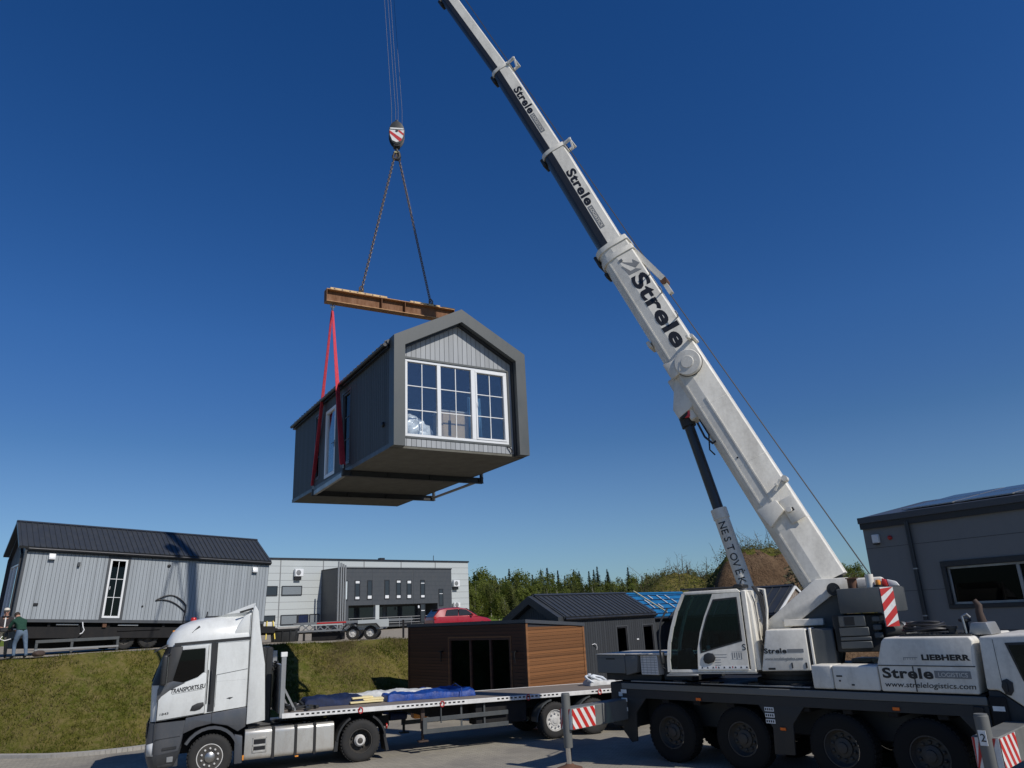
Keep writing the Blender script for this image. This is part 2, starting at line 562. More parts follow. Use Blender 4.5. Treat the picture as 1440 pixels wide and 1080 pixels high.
def wall_sheet(mb, M, u0, u1, top, holes, thick, pitch=None, gap=.012, bt=.022):
    """flat wall in M's XY plane (Z outward): backing with openings and, if pitch, vertical boards on it.
    top(u) -> height"""
    us = sorted(set([u0, u1, (u0 + u1) / 2] + [h[0] for h in holes] + [h[1] for h in holes]))
    for a, b in zip(us[:-1], us[1:]):
        c = (a + b) / 2
        zs = [0.]
        for h in sorted([h for h in holes if h[0] < c < h[1]], key=lambda q: q[2]): zs += [h[2], h[3]]
        zs.append(None)
        for lo, hi in zip(zs[0::2], zs[1::2]):
            ta = top(a) if hi is None else hi; tb = top(b) if hi is None else hi
            if min(ta, tb) - lo < 1e-3 and max(ta, tb) - lo < 1e-3: continue
            P = [(a, lo), (b, lo), (b, tb), (a, ta)]
            V = [M @ Vector((x, y, 0)) for x, y in P] + [M @ Vector((x, y, -thick)) for x, y in P]
            mb.add(V, [(0, 1, 2, 3), (7, 6, 5, 4), (0, 4, 5, 1), (1, 5, 6, 2), (2, 6, 7, 3), (3, 7, 4, 0)])

def boards(mb, M, u0, u1, top, holes, pitch=.145, gap=.012, bt=.022, z0=0.):
    n = int(round((u1 - u0) / pitch)); p = (u1 - u0) / n
    he = [h[0] for h in holes] + [h[1] for h in holes] + [(u0 + u1) / 2]
    for i in range(n):
        a0, b0 = u0 + i * p + gap / 2, u0 + (i + 1) * p - gap / 2
        for a, b in cuts(a0, b0, he):
            c = (a + b) / 2
            zs = [z0]
            for h in sorted([h for h in holes if h[0] < c < h[1]], key=lambda q: q[2]): zs += [h[2], h[3]]
            zs.append(None)
            for lo, hi in zip(zs[0::2], zs[1::2]):
                ta = top(a) if hi is None else hi; tb = top(b) if hi is None else hi
                if min(ta, tb) - lo < 2e-3: continue
                P = [(a, lo), (b, lo), (b, tb), (a, ta)]
                V = [M @ Vector((x, y, bt)) for x, y in P] + [M @ Vector((x, y, .001)) for x, y in P]
                mb.add(V, [(0, 1, 2, 3), (0, 4, 5, 1), (1, 5, 6, 2), (2, 6, 7, 3), (3, 7, 4, 0)])

def window(parent, M, x0, x1, y0, y1, fw=.07, bays=(), bars=(1, 1), glass='glass_dark', fm='pvc_white', z=(-.09, .01),
           bar=.022, name='window', handle=False, trim=None, tw=.09, sash=None):
    """framed window in M's XY plane: outer frame, mullions between bays, thin glazing bars, panes as sub-parts"""
    mb = MB(fm, M)
    a, b = z
    mb.box(x0, x1, y0, y0 + fw, a, b, .006); mb.box(x0, x1, y1 - fw, y1, a, b, .006)
    mb.box(x0, x0 + fw, y0 + fw, y1 - fw, a, b, .006); mb.box(x1 - fw, x1, y0 + fw, y1 - fw, a, b, .006)
    edges = [x0 + fw]
    for c, w in bays:
        mb.box(c - w / 2, c + w / 2, y0 + fw, y1 - fw, a, b + .004, .006); edges += [c - w / 2, c + w / 2]
    edges.append(x1 - fw)
    panes = []
    for i in range(0, len(edges), 2):
        l, r = edges[i], edges[i + 1]; lo, hi = y0 + fw, y1 - fw
        if sash is not None and i // 2 in sash:
            s = .055
            mb.box(l, r, lo, lo + s, a, b + .016, .006); mb.box(l, r, hi - s, hi, a, b + .016, .006)
            mb.box(l, l + s, lo + s, hi - s, a, b + .016, .006); mb.box(r - s, r, lo + s, hi - s, a, b + .016, .006)
            l += s; r -= s; lo += s; hi -= s
        panes.append((l, r, lo, hi))
        nx, ny = bars
        zc = (a + b) / 2
        for k in range(1, nx):
            u = l + (r - l) * k / nx; mb.box(u - bar / 2, u + bar / 2, lo, hi, zc - .012, zc + .016)
        for k in range(1, ny):
            v = lo + (hi - lo) * k / ny; mb.box(l, r, v - bar / 2, v + bar / 2, zc - .013, zc + .017)
    if handle:
        u = edges[-2] + .03
        mb.box(u, u + .025, (y0 + y1) / 2 - .07, (y0 + y1) / 2 + .07, b + .016, b + .04, .005)
    if trim:
        mb.mat(trim)
        mb.box(x0 - tw, x1 + tw, y1, y1 + tw, a, .035, .004); mb.box(x0 - tw, x1 + tw, y0 - tw, y0, a, .04, .004)
        mb.box(x0 - tw, x0, y0, y1, a, .035, .004); mb.box(x1, x1 + tw, y0, y1, a, .035, .004)
    w = mb.build(name, parent)
    g = MB(glass, M)
    for l, r, lo, hi in panes: g.box(l - .01, r + .01, lo - .01, hi + .01, (a + b) / 2 - .006, (a + b) / 2 + .002)
    g.build('pane', w)
    return w

def house(root, W, L, eave, apex, side_mat, front_mat, open_left=(), open_right=(), open_front=(), portal=.28, pdepth=.32,
          roof='seam_roof', inside='board_inside', rf=0., seam=.32, over=.10, pitch=.145, pm='portal_grey', pext=.14, floor_t=.06, back_mat=None):
    """shell with real openings. front is y=0 (faces -y), left x=0, right x=W"""
    y0 = pdepth
    Mf = frame((0, y0, 0), (1, 0, 0), (0, 0, 1)); Mb = frame((W, L, 0), (-1, 0, 0), (0, 0, 1))
    Ml = frame((0, L, 0), (0, -1, 0), (0, 0, 1)); Mr = frame((W, y0, 0), (0, 1, 0), (0, 0, 1))
    tri = lambda u: eave + (apex - eave) * (1 - abs(u - W / 2) / (W / 2)) - .05
    fl = lambda u: eave
    lh = [(L - b, L - a, c, d) for a, b, c, d in open_left]          # given in y; stored along Ml's x
    rh = [(a - y0, b - y0, c, d) for a, b, c, d in open_right]
    w = MB(inside)
    wall_sheet(w, Ml, .0, L - y0, fl, lh, .12); wall_sheet(w, Mr, 0., L - y0, fl, rh, .12)
    wall_sheet(w, Mf, .121, W - .121, tri, open_front, .12); wall_sheet(w, Mb, .121, W - .121, tri, (), .12)
    w.mat('floor_inside').box(.12, W - .12, y0 + .12, L - .12, .002, .05)
    w.mat(inside).box(.13, W - .13, L * .55, L * .55 + .06, .05, eave - .02)
    w.mat(side_mat)
    boards(w, Ml, 0., L - y0, fl, lh, pitch); boards(w, Mr, 0., L - y0, fl, rh, pitch)
    w.mat(front_mat)
    boards(w, Mf, .0, W, tri, open_front, pitch, z0=.01)
    w.mat(back_mat or front_mat)
    boards(w, Mb, 0., W, tri, (), pitch)
    w.build('wall', root)
    f = MB('under_ply'); f.box(-.02, W + .02, y0 - .02, L + .02, -floor_t, -.001)
    f.mat('anthracite').box(-.035, -.021, y0, L + .02, -floor_t - .01, .05); f.box(W + .021, W + .035, y0, L + .02, -floor_t - .01, .05)
    f.build('floor', root)
    # roof planes: slab, standing seams, verge, fascia, gutter
    r = MB(roof)
    sl = math.atan2(apex - eave, W / 2); t = .09
    for s in (-1, 1):
        ex = (W / 2 + over)
        Mx = Matrix.Translation((W / 2, 0, apex + .02)) @ Matrix.Scale(s, 4, (1, 0, 0)) @ Matrix.Rotation(sl, 4, 'Y')
        ln = ex / math.cos(sl)
        r.box(0, ln, y0 - .02 - rf, L + .06, -.02, t, 0, Mx)
        k = y0 + .1 - rf
        while k < L + .02:
            r.box(.02, ln + .005, k - .012, k + .012, t + .001, t + .032, 0, Mx); k += seam
        r.box(-.02, .11, y0 - .02 - rf, L + .06, t + .034, t + .045, 0, Mx)
    r.build('roof', root)
    g = MB('shop_trim')  # dark gutter and fascia colour also carries the shade under the eave
    for s in (-1, 1):
        x = W / 2 + s * (W / 2 + over)
        z = eave - over * math.tan(sl)
        g.box(x - .012, x + .012, y0, L + .06, z - .10, z + .05)
        g.box(min(x, W / 2 + s * W / 2), max(x, W / 2 + s * W / 2), y0, L + .05, z - .10, z - .085)
        xo = x + s * .07
        g.tube([(xo, y0 + .02, z), (xo, L + .05, z)], .055, 10)
    g.build('gutter', root)
    if portal:
        p = MB(pm)
        e2 = eave + pext; a2 = apex + pext
        outer = [(-.04, -floor_t), (-.04, e2), (W / 2, a2), (W + .04, e2), (W + .04, -floor_t)]
        q = portal
        inner = [(q, -floor_t), (q, e2 - q * .86), (W / 2, a2 - q * 1.4), (W - q, e2 - q * .86), (W - q, -floor_t)]
        for i in range(4):
            P = [outer[i], outer[i + 1], inner[i + 1], inner[i]]
            p.prism(P, 0, pdepth + .03, 'y')
        p.mat('shop_trim')
        inner2 = [(x + (.035 if x < W / 2 else -.035 if x > W / 2 else 0), z - (.04 if z > 0 else 0)) for x, z in inner]
        for i in range(4):
            p.prism([inner[i], inner[i + 1], inner2[i + 1], inner2[i]], pdepth - .16, pdepth - .02, 'y')
        p.build('gable_frame', root)
    return Mf, Ml, Mr

# ---- the house in the air ------------------------------------------------------
HX, HY, HZ = -3.09, 18.6, 7.93
hang = thing('tiny_house', 'grey timber tiny house hanging in mid-air from the crane, white glazed front gable', 'tiny house', (HX, HY, HZ), (0, 0, R(31.3)))
W, L, EV, AP = 4.06, 10.0, 2.86, 3.96
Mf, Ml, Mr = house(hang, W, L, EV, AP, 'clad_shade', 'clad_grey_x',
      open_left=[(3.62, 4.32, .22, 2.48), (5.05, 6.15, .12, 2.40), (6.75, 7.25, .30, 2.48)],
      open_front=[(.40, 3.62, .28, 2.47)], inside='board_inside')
window(hang, Mf, .40, 3.62, .28, 2.47, .075, bays=((1.42, .11), (2.50, .13)), bars=(2, 3), glass='glass_sky', sash=(2,), trim='portal_grey', tw=.06, handle=True)
LL = lambda a, b: (L - b, L - a)
window(hang, Ml, *LL(3.62, 4.32), .22, 2.48, .06, bars=(1, 3), glass='glass_dark', trim='anthracite', tw=.06, fm='anthracite')
window(hang, Ml, *LL(6.75, 7.25), .30, 2.48, .06, bars=(1, 3), glass='glass_dark', trim='anthracite', tw=.06, fm='anthracite')
dmb = MB('pvc_white', Ml)
a, b = LL(5.05, 6.15)
dmb.box(a, b, .12, .24, -.09, .02, .008); dmb.box(a, b, 2.29, 2.40, -.09, .02, .008); dmb.box(a, a + .12, .24, 2.29, -.09, .02, .008); dmb.box(b - .12, b, .24, 2.29, -.09, .02, .008)
door = dmb.build('door', hang)
MB('glass_sky', Ml).box(a + .11, b - .11, .23, 2.30, -.04, -.03).build('pane', door)
hm = MB('black', Ml); hm.box(b - .085, b - .055, 1.0, 1.22, .021, .032); hm.tube([(b - .07, 1.12, .03), (b - .07, 1.12, .075), (b - .19, 1.12, .075)], .011, 8); hm.build('handle', door)
vm = MB('black', Ml); vm.lathe([(.06, .025), (.075, .03), (.075, .07), (.05, .085), (.0001, .085)], (L - .78, .66, 0), 'z', 20); vm.build('vent_outlet', hang)
cm = MB('hose', Mf); cm.tube([(3.52, .20, .03), (3.58, .19, .08), (3.64, .12, .09), (3.66, .05, .06), (3.70, .10, .05)], .018, 8); cm.build('cable_end', hang)

# things standing inside it, seen through the glass
Hh = Matrix.Translation((HX, HY, HZ)) @ Matrix.Rotation(R(31.3), 4, 'Z')
def inside_thing(name, label, cat, x, y, z=.05):
    return thing(name, label, cat, Hh @ Vector((x, y, z)), (0, 0, R(31.3)))
cb = inside_thing('cabinet', 'beige cabinet with a dark slot behind the middle bay of the lifted house window', 'cabinet', 1.62, .62)
m_ = MB('cardboard'); m_.box(0, .86, 0, .55, 0, 1.12, .01); m_.mat('sheet_grey').box(-.02, .88, -.02, .57, 1.121, 1.16, .006); m_.build('carcass', cb)
m_ = MB('cardboard'); m_.box(.04, .82, -.022, -.002, .05, 1.09, .006); m_.mat('black').box(.20, .29, -.026, -.0225, .42, .86); m_.build('door', cb)
pw = inside_thing('plastic_wrapped_bundle', 'crumpled clear plastic wrapped bundle behind the lower left window bay of the lifted house', 'bundle', .80, .72)
bm = bmesh.new(); bmesh.ops.create_icosphere(bm, subdivisions=4, radius=1)
for v in bm.verts:
    q = v.co.copy(); k = 1 + .35 * noise.noise(q * 2.6) + .14 * noise.noise(q * 7)
    v.co = Vector((q.x * .42 * k * (1.25 - .4 * q.z), q.y * .26 * k, .45 + q.z * .45 * k))
m_ = MB('plasticwrap'); m_.addbm(bm, None, False); m_.build('wrapping', pw)
cu = inside_thing('curtain', 'blue curtain hanging gathered beside the beige cabinet in the lifted house', 'curtain', 2.50, .70)
m_ = MB('curtain'); pts = []
V = []; F = []
for i in range(41):
    x = i / 40 * .42; y = .035 * math.sin(i * 1.1)
    V += [(x * 1.1, y, 0), (x, y * .9, 1.65)]
for i in range(40): F.append((2 * i, 2 * i + 2, 2 * i + 3, 2 * i + 1))
m_.add(V, F, True); o_ = m_.build('fabric', cu); o_.modifiers.new('s', 'SOLIDIFY').thickness = .006

# ---- lifting gear ----------------------------------------------------------------
lf = thing('lifting_cradle', 'two black steel beams with pale side bars under the floor of the lifted house', 'lifting frame', (HX, HY, HZ), (0, 0, R(31.3)))
for yy, xl in ((3.6, -.22), (7.33, -.04)):
    m_ = MB('crane_dark')
    for z0, z1, w in ((-.075, -.062, .16), (-.235, -.221, .16)): m_.box(xl, 4.5, yy - w / 2, yy + w / 2, z0, z1)
    m_.box(xl, 4.5, yy - .008, yy + .008, -.221, -.075)
    for x in (.05, 1.2, 2.6, 4.35): m_.box(x - .008, x + .008, yy - .078, yy + .078, -.221, -.075)
    m_.box(xl - .02, xl + .06, yy - .06, yy + .06, -.235, .10, .01); m_.box(4.42, 4.5, yy - .06, yy + .06, -.235, .10, .01)
    m_.build('beam', lf)
m_ = MB('galv'); m_.beam((-.12, 3.69, -.15), (.02, 7.24, -.15), .10, .135); m_.build('side_bar', lf)
m_ = MB('galv'); m_.tube([(4.38, 3.69, -.15), (4.38, 7.24, -.15)], .045, 10); m_.build('side_bar', lf)

sp = thing('spreader_beam', 'rusty orange steel spreader beam hanging level above the lifted house', 'spreader beam', Hh @ Vector((2.0, 5.0, 5.92)), (0, R(-.9), R(31.3)))
m_ = MB('beam_orange')
x0, x1 = -2.5, 2.26
m_.box(x0, x1, -.15, .15, 0, .03, .004); m_.box(x0, x1, -.15, .15, .43, .46, .004); m_.mat('beam_shaded').box(x0, x1, -.012, .012, .03, .43)
for x in (-2.49, -.55, .32, 2.25): m_.box(x - .01, x + .01, -.145, .145, .03, .43)
m_.mat('crane_dark').box(1.75, 2.28, -.153, .153, .462, .49, .004)
m_.build('girder', sp)
for a, b in ((-2.35, -.32), (.55, 1.72)):
    m_ = MB('beam_yellow'); m_.box(a, b, -.06, .06, .461, .56, .008)
    k = a + .14
    m_.mat('black')
    while k < b - .08:
        for s in (-1, 1): m_.lathe([(.028, 0), (.028, .004), (.0001, .004)], (k, s * .06, .515), 'y', 10, True, s)
        k += .27
    m_.build('lug_plate', sp)
for x in (-2.25, 2.1):
    m_ = MB('steel'); m_.tube([(x - .05, 0, .01), (x - .07, 0, -.12), (x, 0, -.2), (x + .07, 0, -.12), (x + .05, 0, .01)], .022, 8); m_.build('shackle', sp)

def chain(mb, p0, p1, link=.125, r=.016):
    p0, p1 = Vector(p0), Vector(p1); d = p1 - p0; n = int(d.length / (link * .74)); d.normalize()
    u = d.cross(Vector((0, 1, .2))).normalized(); w = d.cross(u)
    for i in range(n):
        c = p0 + (p1 - p0) * ((i + .5) / n); s = u if i % 2 else w
        s2 = (u + w).normalized() if i % 2 else (u - w).normalized()
        P = []
        for k in range(10):
            t = 2 * math.pi * k / 10
            P.append(c + d * (math.cos(t) * link * .5) + s2 * (math.sin(t) * link * .33))
        mb.tube(P, r, 5, False, True)
hk = Hh @ Vector((2.03, 5.0, 12.45))
for sx, lab in ((-1.29, 'rusty chain from the hook down to the far-left lug of the orange spreader beam'), (1.34, 'rusty chain from the hook down to the lug nearest the house ridge')):
    lo = Hh @ Vector((2.03 + sx, 5, 6.52)); hi = Hh @ Vector((2.03 + .13 * (1 if sx > 0 else -1), 5, 12.1))
    c = thing('chain', lab, 'chain', lo, (0, 0, 0), 'chains between hook and spreader beam')
    T = Matrix.Translation(-lo)
    m_ = MB('chain_steel', T); chain(m_, lo, hi); m_.build('links', c)
    m_ = MB('chain_steel', T); d = (hi - lo).normalized(); s = Vector((.85, .52, 0))
    m_.tube([hi, hi + d * .14 + s * .05, hi + d * .34 + s * .05, hi + d * .42, hi + d * .34 - s * .05, hi + d * .14 - s * .05], .026, 6, False, True)
    m_.build('master_link', c)
    m_ = MB('chain_steel', T); m_.tube([lo - s * .06, lo - s * .07 + Vector((0, 0, .12)), lo + Vector((0, 0, .2)), lo + s * .07 + Vector((0, 0, .12)), lo + s * .06], .024, 6); m_.box(lo.x - .09, lo.x + .09, lo.y - .02, lo.y + .02, lo.z - .02, lo.z + .02); m_.build('shackle', c)

def band(mb, p0, p1, wdir, w0, w1, t=.012, twist=0, n=10):
    p0, p1 = Vector(p0), Vector(p1); wd = Vector(wdir).normalized(); d = (p1 - p0).normalized(); nn = d.cross(wd).normalized()
    rings = []
    for i in range(n + 1):
        k = i / n; a = twist * k; c = p0.lerp(p1, k); s = wd * math.cos(a) + nn * math.sin(a); q = -wd * math.sin(a) + nn * math.cos(a)
        w = w0 + (w1 - w0) * k
        rings.append([c + s * w / 2 + q * t / 2, c - s * w / 2 + q * t / 2, c - s * w / 2 - q * t / 2, c + s * w / 2 - q * t / 2])
    mb.loft(rings)
for x, xb, lab in ((-.25, -.22, 'red webbing sling in an upside-down V along the shaded wall of the lifted house'), (4.1, 4.46, 'red webbing sling on the far wall of the lifted house, reaching down past its eave')):
    s_ = thing('lifting_sling', lab, 'sling', Hh @ Vector((x, 5, 5.72)), (0, 0, R(31.3)), 'red slings under the spreader beam')
    dz = -5.72
    for yy in (-1.4, 2.33):
        m_ = MB('sling_red'); band(m_, (0, .03 * (1 if yy > 0 else -1), -.12), (xb - x + (.18 if yy > 0 and x < 0 else 0), yy, dz + .10), (.80, .60, 0), .10, .29 if yy < 0 else .20, .016, .0); m_.build('webbing', s_)
        m_ = MB('steel'); xq = xb - x + (.18 if yy > 0 and x < 0 else 0); m_.tube([(xq, yy - .06, dz + .10), (xq, yy - .06, dz), (xq, yy + .06, dz), (xq, yy + .06, dz + .10)], .02, 6); m_.build('shackle', s_)
    m_ = MB('steel'); m_.tube([(0, -.05, -.12), (0, -.06, .02), (0, 0, .09), (0, .06, .02), (0, .05, -.12)], .022, 8); m_.build('ring', s_)

# hook block
hb = thing('hook_block', 'crane hook block with red and white warning stripes above the two chains', 'hook block', hk, (0, 0, R(10)))
m_ = MB('stripe_white')
def oval(sx, sz, n=28, off=.85): return [(sx * math.cos(2 * math.pi * k / n), off + sz * math.sin(2 * math.pi * k / n)) for k in range(n)]
for y0_, y1_ in ((-.15, -.12), (.12, .15)):
    m_.mat('crane_dark').prism(oval(.30, .52), y0_, y1_, 'y', .006)
    s = -1 if y0_ < 0 else 1
    yo = y0_ if s < 0 else y1_
    m_.mat('stripe_white').prism([(-.27, .96), (-.25, .72), (-.17, .50), (0, .42), (.17, .50), (.25, .72), (.27, .96)], min(yo, yo + s * .003), max(yo, yo + s * .003), 'y')
    m_.mat('stripe_red')
    for P in ([(-.265, .93), (-.26, .80), (.10, .46), (.17, .50), (.20, .58)], [(.0, .95), (.12, .95), (.262, .82), (.25, .72)]):
        m_.prism(P, min(yo + s * .003, yo + s * .006), max(yo + s * .003, yo + s * .006), 'y')
    m_.mat('stripe_white').box(-.25, .25, min(yo, yo + s * .003), max(yo, yo + s * .003), 1.0, 1.06)
m_.build('side_plate', hb)
m_ = MB('crane_dark')
for yy in (-.06, 0, .06): m_.lathe([(.05, -.022), (.25, -.022), (.27, -.02), (.25, 0), (.27, .02), (.25, .022), (.05, .022)], (0, yy, .92), 'y', 28)
m_.tube([(0, -.17, .92), (0, .17, .92)], .05, 12)
m_.build('sheave', hb)
m_ = MB('crane_dark'); m_.box(-.13, .13, -.13, .13, .26, .42, .03); m_.tube([(0, 0, .28), (0, 0, .12), (.05, 0, .05)], .06, 10)
m_.tube([(0, 0, .14), (.09, 0, .02), (.11, 0, -.12), (.04, 0, -.24), (-.07, 0, -.24), (-.14, 0, -.15), (-.15, 0, -.05)], [.055, .06, .065, .065, .055, .045, .02], 10)
m_.tube([(0, 0, .14), (-.09, 0, .02), (-.11, 0, -.10)], [.05, .05, .03], 10)
m_.build('hook', hb)
m_ = MB('brass'); m_.box(-.10, .10, -.05, .05, .02, .10, .01); m_.build('safety_latch', hb)

# ---- the house on the terrace ----------------------------------------------------
azl = R(41)
u_ = Vector((math.cos(azl), math.sin(azl), 0)); xn = Vector((math.sin(azl), -math.cos(azl), 0))
LX, LY, LZ = -20.12, 30.13, 4.25
org = Vector((LX, LY, LZ)) - xn * W
lh = thing('tiny_house', 'light grey tiny house on a trailer atop the grass bank, crossed by boom shadow', 'tiny house', org, (R(-2.7), 0, azl - R(90)))
L2 = 10.23
Mf, Ml, Mr = house(lh, W, L2, 2.82, 4.0, 'clad_grey_y', 'clad_dark', open_right=[(3.20, 3.90, .12, 2.56)], open_front=[(.40, 3.62, .15, 2.3)], pm='anthracite', pext=.03, portal=.30, pdepth=.07, rf=.30, seam=.21)
window(lh, Mr, 3.20 - .07, 3.90 - .07, .12, 2.56, .085, bars=(2, 3), glass='glass_dark', trim='anthracite', tw=.10, handle=True)
window(lh, Mf, .40, 3.62, .15, 2.3, .07, bays=((1.4, .1), (2.6, .1)), bars=(1, 1), glass='glass_curtained', fm='pvc_white')
m_ = MB('sheet_grey', Mf); V = []; F = []
for i in range(61): V += [(2.66 + i / 60 * .85, .25, -.3 + .03 * math.sin(i * .9)), (2.66 + i / 60 * .85, 2.2, -.3 + .025 * math.sin(i * .9 + .3))]
for i in range(60): F.append((2 * i, 2 * i + 2, 2 * i + 3, 2 * i + 1))
m_.add(V, F, True); m_.build('curtain', lh)
def hood(y, z, s=.24, mat='pvc_white'):
    m_ = MB(mat, Mr); x = y - .07
    m_.prism([(.022, z), (.022, z + s), (.12, z + s), (.17, z + s * .35), (.17, z)], x - s / 2, x + s / 2, 'x', .012, M=Matrix(((1, 0, 0, 0), (0, 0, 1, 0), (0, 1, 0, 0), (0, 0, 0, 1))))
    m_.mat('black').box(x - s * .42, x + s * .42, z - .012, z - .002, .03, .15); m_.build('vent_hood', lh)
hood(.98, 2.38); hood(9.53, 2.28)
def wlamp(y, z):
    m_ = MB('anthracite', Mr); x = y - .07; m_.box(x - .05, x + .05, z, z + .17, .03, .13, .012); m_.mat('black').box(x - .04, x + .04, z - .006, z - .001, .04, .12); m_.build('wall_lamp', lh)
wlamp(2.0, 2.16)
for y, z, r in ((5.60, 2.38, .075), (4.73, .62, .04)):
    m_ = MB('black', Mr); m_.lathe([(r, .023), (r, .05), (r * .7, .06), (.0001, .06)], (y - .07, z, 0), 'z', 18); m_.build('pipe_outlet', lh)
m_ = MB('black', Mr); m_.box(.60 - .02, .60 + .14, .56, .66, .023, .07, .008); m_.build('socket', lh)
m_ = MB('hose', Mr)
P1 = []; P2 = []
for k in range(17):
    t = k / 16
    P1.append((5.24 + 1.30 * t - .07, .88 + .34 * math.sin(t * math.pi * .80 + .0) - .38 * t * t, .06 + .02 * math.sin(t * 9)))
    P2.append((5.24 + 1.30 * t - .07, .88 + .08 * math.sin(t * math.pi) - .46 * t * t, .05))
m_.tube(P1, .028, 8); m_.tube(P2, .028, 8); m_.tube([P1[-1], (6.55 - .07, .42, .05), (6.52 - .07, .2, .06), (6.52 - .07, -.02, .06)], .028, 8)
m_.build('cable_loop', lh)
m_ = MB('pvc_white', Mr); m_.tube([(2.45, -.05, .05), (2.48, -.22, .08), (2.55, -.36, .07), (2.50, -.48, .05), (2.42, -.52, .05)], .022, 8); m_.build('drain_hose', lh)
# ------------------------------------------------------------------ mobile crane
CR = thing('mobile_crane', 'white four-axle telescopic crane with dark grey chassis, boom raised over the yard', 'mobile crane', (4.33, 20.37, 0), (0, 0, R(-46.68)))
TS = Matrix.Translation((2.88, 0, 0)) @ Matrix.Rotation(R(198.68), 4, 'Z')     # superstructure, slewed

# --- chassis
m_ = MB('crane_dark')
m_.box(-1.45, 8.2, -.62, .62, .75, 1.50, .03)
m_.box(-1.40, 7.05, -1.25, 1.25, 1.52, 1.72, .02)
m_.mat('box_grey').box(-1.38, 7.02, -1.285, -1.251, 1.60, 1.745, .012)
m_.box(-1.38, 7.02, 1.251, 1.285, 1.60, 1.745, .012)
m_.mat('crane_dark').box(-1.38, 7.02, -1.27, -1.251, 1.40, 1.597, .006)
for k in range(9): m_.mat('chassis_black').box(-1.1 + k * .9, -.9 + k * .9, -1.2, 1.2, 1.30, 1.50, .02)
m_.build('chassis', CR)
m_ = MB('chassis_black')                                              # deck plates on top
m_.box(-1.40, 7.0, -1.22, 1.22, 1.746, 1.775, .006)
m_.mat('galv').box(-1.1, .55, -1.22, -1.12, 1.776, 1.80, .004); m_.box(1.0, 3.7, -1.22, -1.12, 1.776, 1.80, .004)
m_.mat('crane_dark')
for k in range(11): m_.box(.2 + k * .34, .46 + k * .34, -1.2, -.98, 1.776, 1.79 + .05 * (k % 3 == 0), .006)
m_.build('deck', CR)
# skirts between the axles
for P in ([(2.46, 1.41), (3.52, 1.41), (3.22, 1.05), (3.17, .45), (2.70, .43), (2.74, .95)],
          [(-1.46, 1.42), (-.62, 1.42), (-.98, 1.05), (-1.02, .40), (-1.20, .36), (-1.44, .62)],
          [(6.5, 1.42), (7.02, 1.42), (7.02, .95), (6.86, .95)]):
    for s in (-1, 1): MB('crane_dark').prism(P, s * 1.22, s * 1.27, 'y', .012).build('mudguard', CR)
m_ = MB('paper')
for z in (1.28, 1.16, 1.04):
    m_.box(2.60, 2.82, -1.276, -1.272, z, z + .085)
for z in (1.50, 1.30, 1.08): m_.box(-1.40, -1.22, -1.293, -1.288, z, z + .09)
m_.mat('letter_black')
for z in (1.30, 1.18, 1.06):
    for k in range(4): m_.box(2.615 + k * .05, 2.645 + k * .05, -1.279, -1.277, z, z + .045)
m_.build('sticker', CR)
for x, z in ((.86, 1.42), (2.92, .92), (5.35, 1.44)): MB('orange_lamp').box(x, x + .13, -1.30, -1.27, z, z + .06, .006).build('marker_lamp', CR)
# wheels
for x in (0.0, 1.92, 4.16, 5.84):
    for s in (-1, 1):
        t_ = MB('tyre_dark'); r_ = MB('rim_dark')
        wheel(t_, r_, x, s * 1.22, .66, .66, .40, s, .55, seg=48, dish=.36)
        o = r_.build('wheel', CR); t_.build('tyre', o)
# --- low body boxes and engine hood
for s in (1, -1):
    m_ = MB('crane_white')
    m_.box(3.80, 4.243, s * .70, s * 1.26, 1.776, 2.24, .035, seg=3)
    m_.box(4.255, 5.175, s * .70, s * 1.26, 1.776, 2.24, .035, seg=3)
    if s > 0: m_.build('side_locker', CR)
m_.mat('letter_black').box(4.33, 4.45, -1.266, -1.262, 2.02, 2.05); m_.box(4.37, 4.41, -1.266, -1.262, 1.93, 1.96)
m_.box(4.62, 4.68, -1.266, -1.262, 1.86, 1.89)
m_.build('side_locker', CR)
m_ = MB('crane_white')
m_.prism([(5.20, 1.776), (6.92, 1.776), (6.99, 2.70), (6.94, 2.77), (5.42, 2.77), (5.35, 2.70), (5.20, 2.28)], -1.265, 1.265, 'y', .03, 3)
m_.mat('crane_dark').box(5.215, 6.95, -1.272, -1.262, 2.245, 2.262)
m_.box(5.85, 5.87, -1.272, -1.264, 1.79, 2.24)
S = frame((5.27, -1.268, 2.03), (1, 0, 0), (0, 0, 1))
m_.mat('letter_black').text('Strele', .255, S, .032, .0, .93, space=1.08)
m_.mat('letter_grey').box(6.23, 6.85, -1.271, -1.267, 2.04, 2.17)
m_.mat('crane_white').text('LOGISTICS', .105, frame((6.29, -1.2725, 2.068), (1, 0, 0), (0, 0, 1)), .004, 0, .50)
m_.mat('letter_black').text('www.strelelogistics.com', .135, frame((5.28, -1.268, 1.865), (1, 0, 0), (0, 0, 1)), .003, .12, 1.60)
m_.text('LIEBHERR', .135, frame((6.05, -1.268, 2.36), (1, 0, 0), (0, 0, 1)), .048, 0, .84, space=1.05)
m_.mat('letter_grey')
m_.box(5.72, 5.98, -1.269, -1.266, 2.395, 2.405); m_.box(5.72, 5.73, -1.269, -1.266, 2.35, 2.40)
for k in range(5): m_.box(5.75 + k * .045, 5.757 + k * .045, -1.269, -1.266, 2.36, 2.395)
m_.build('engine_hood', CR)
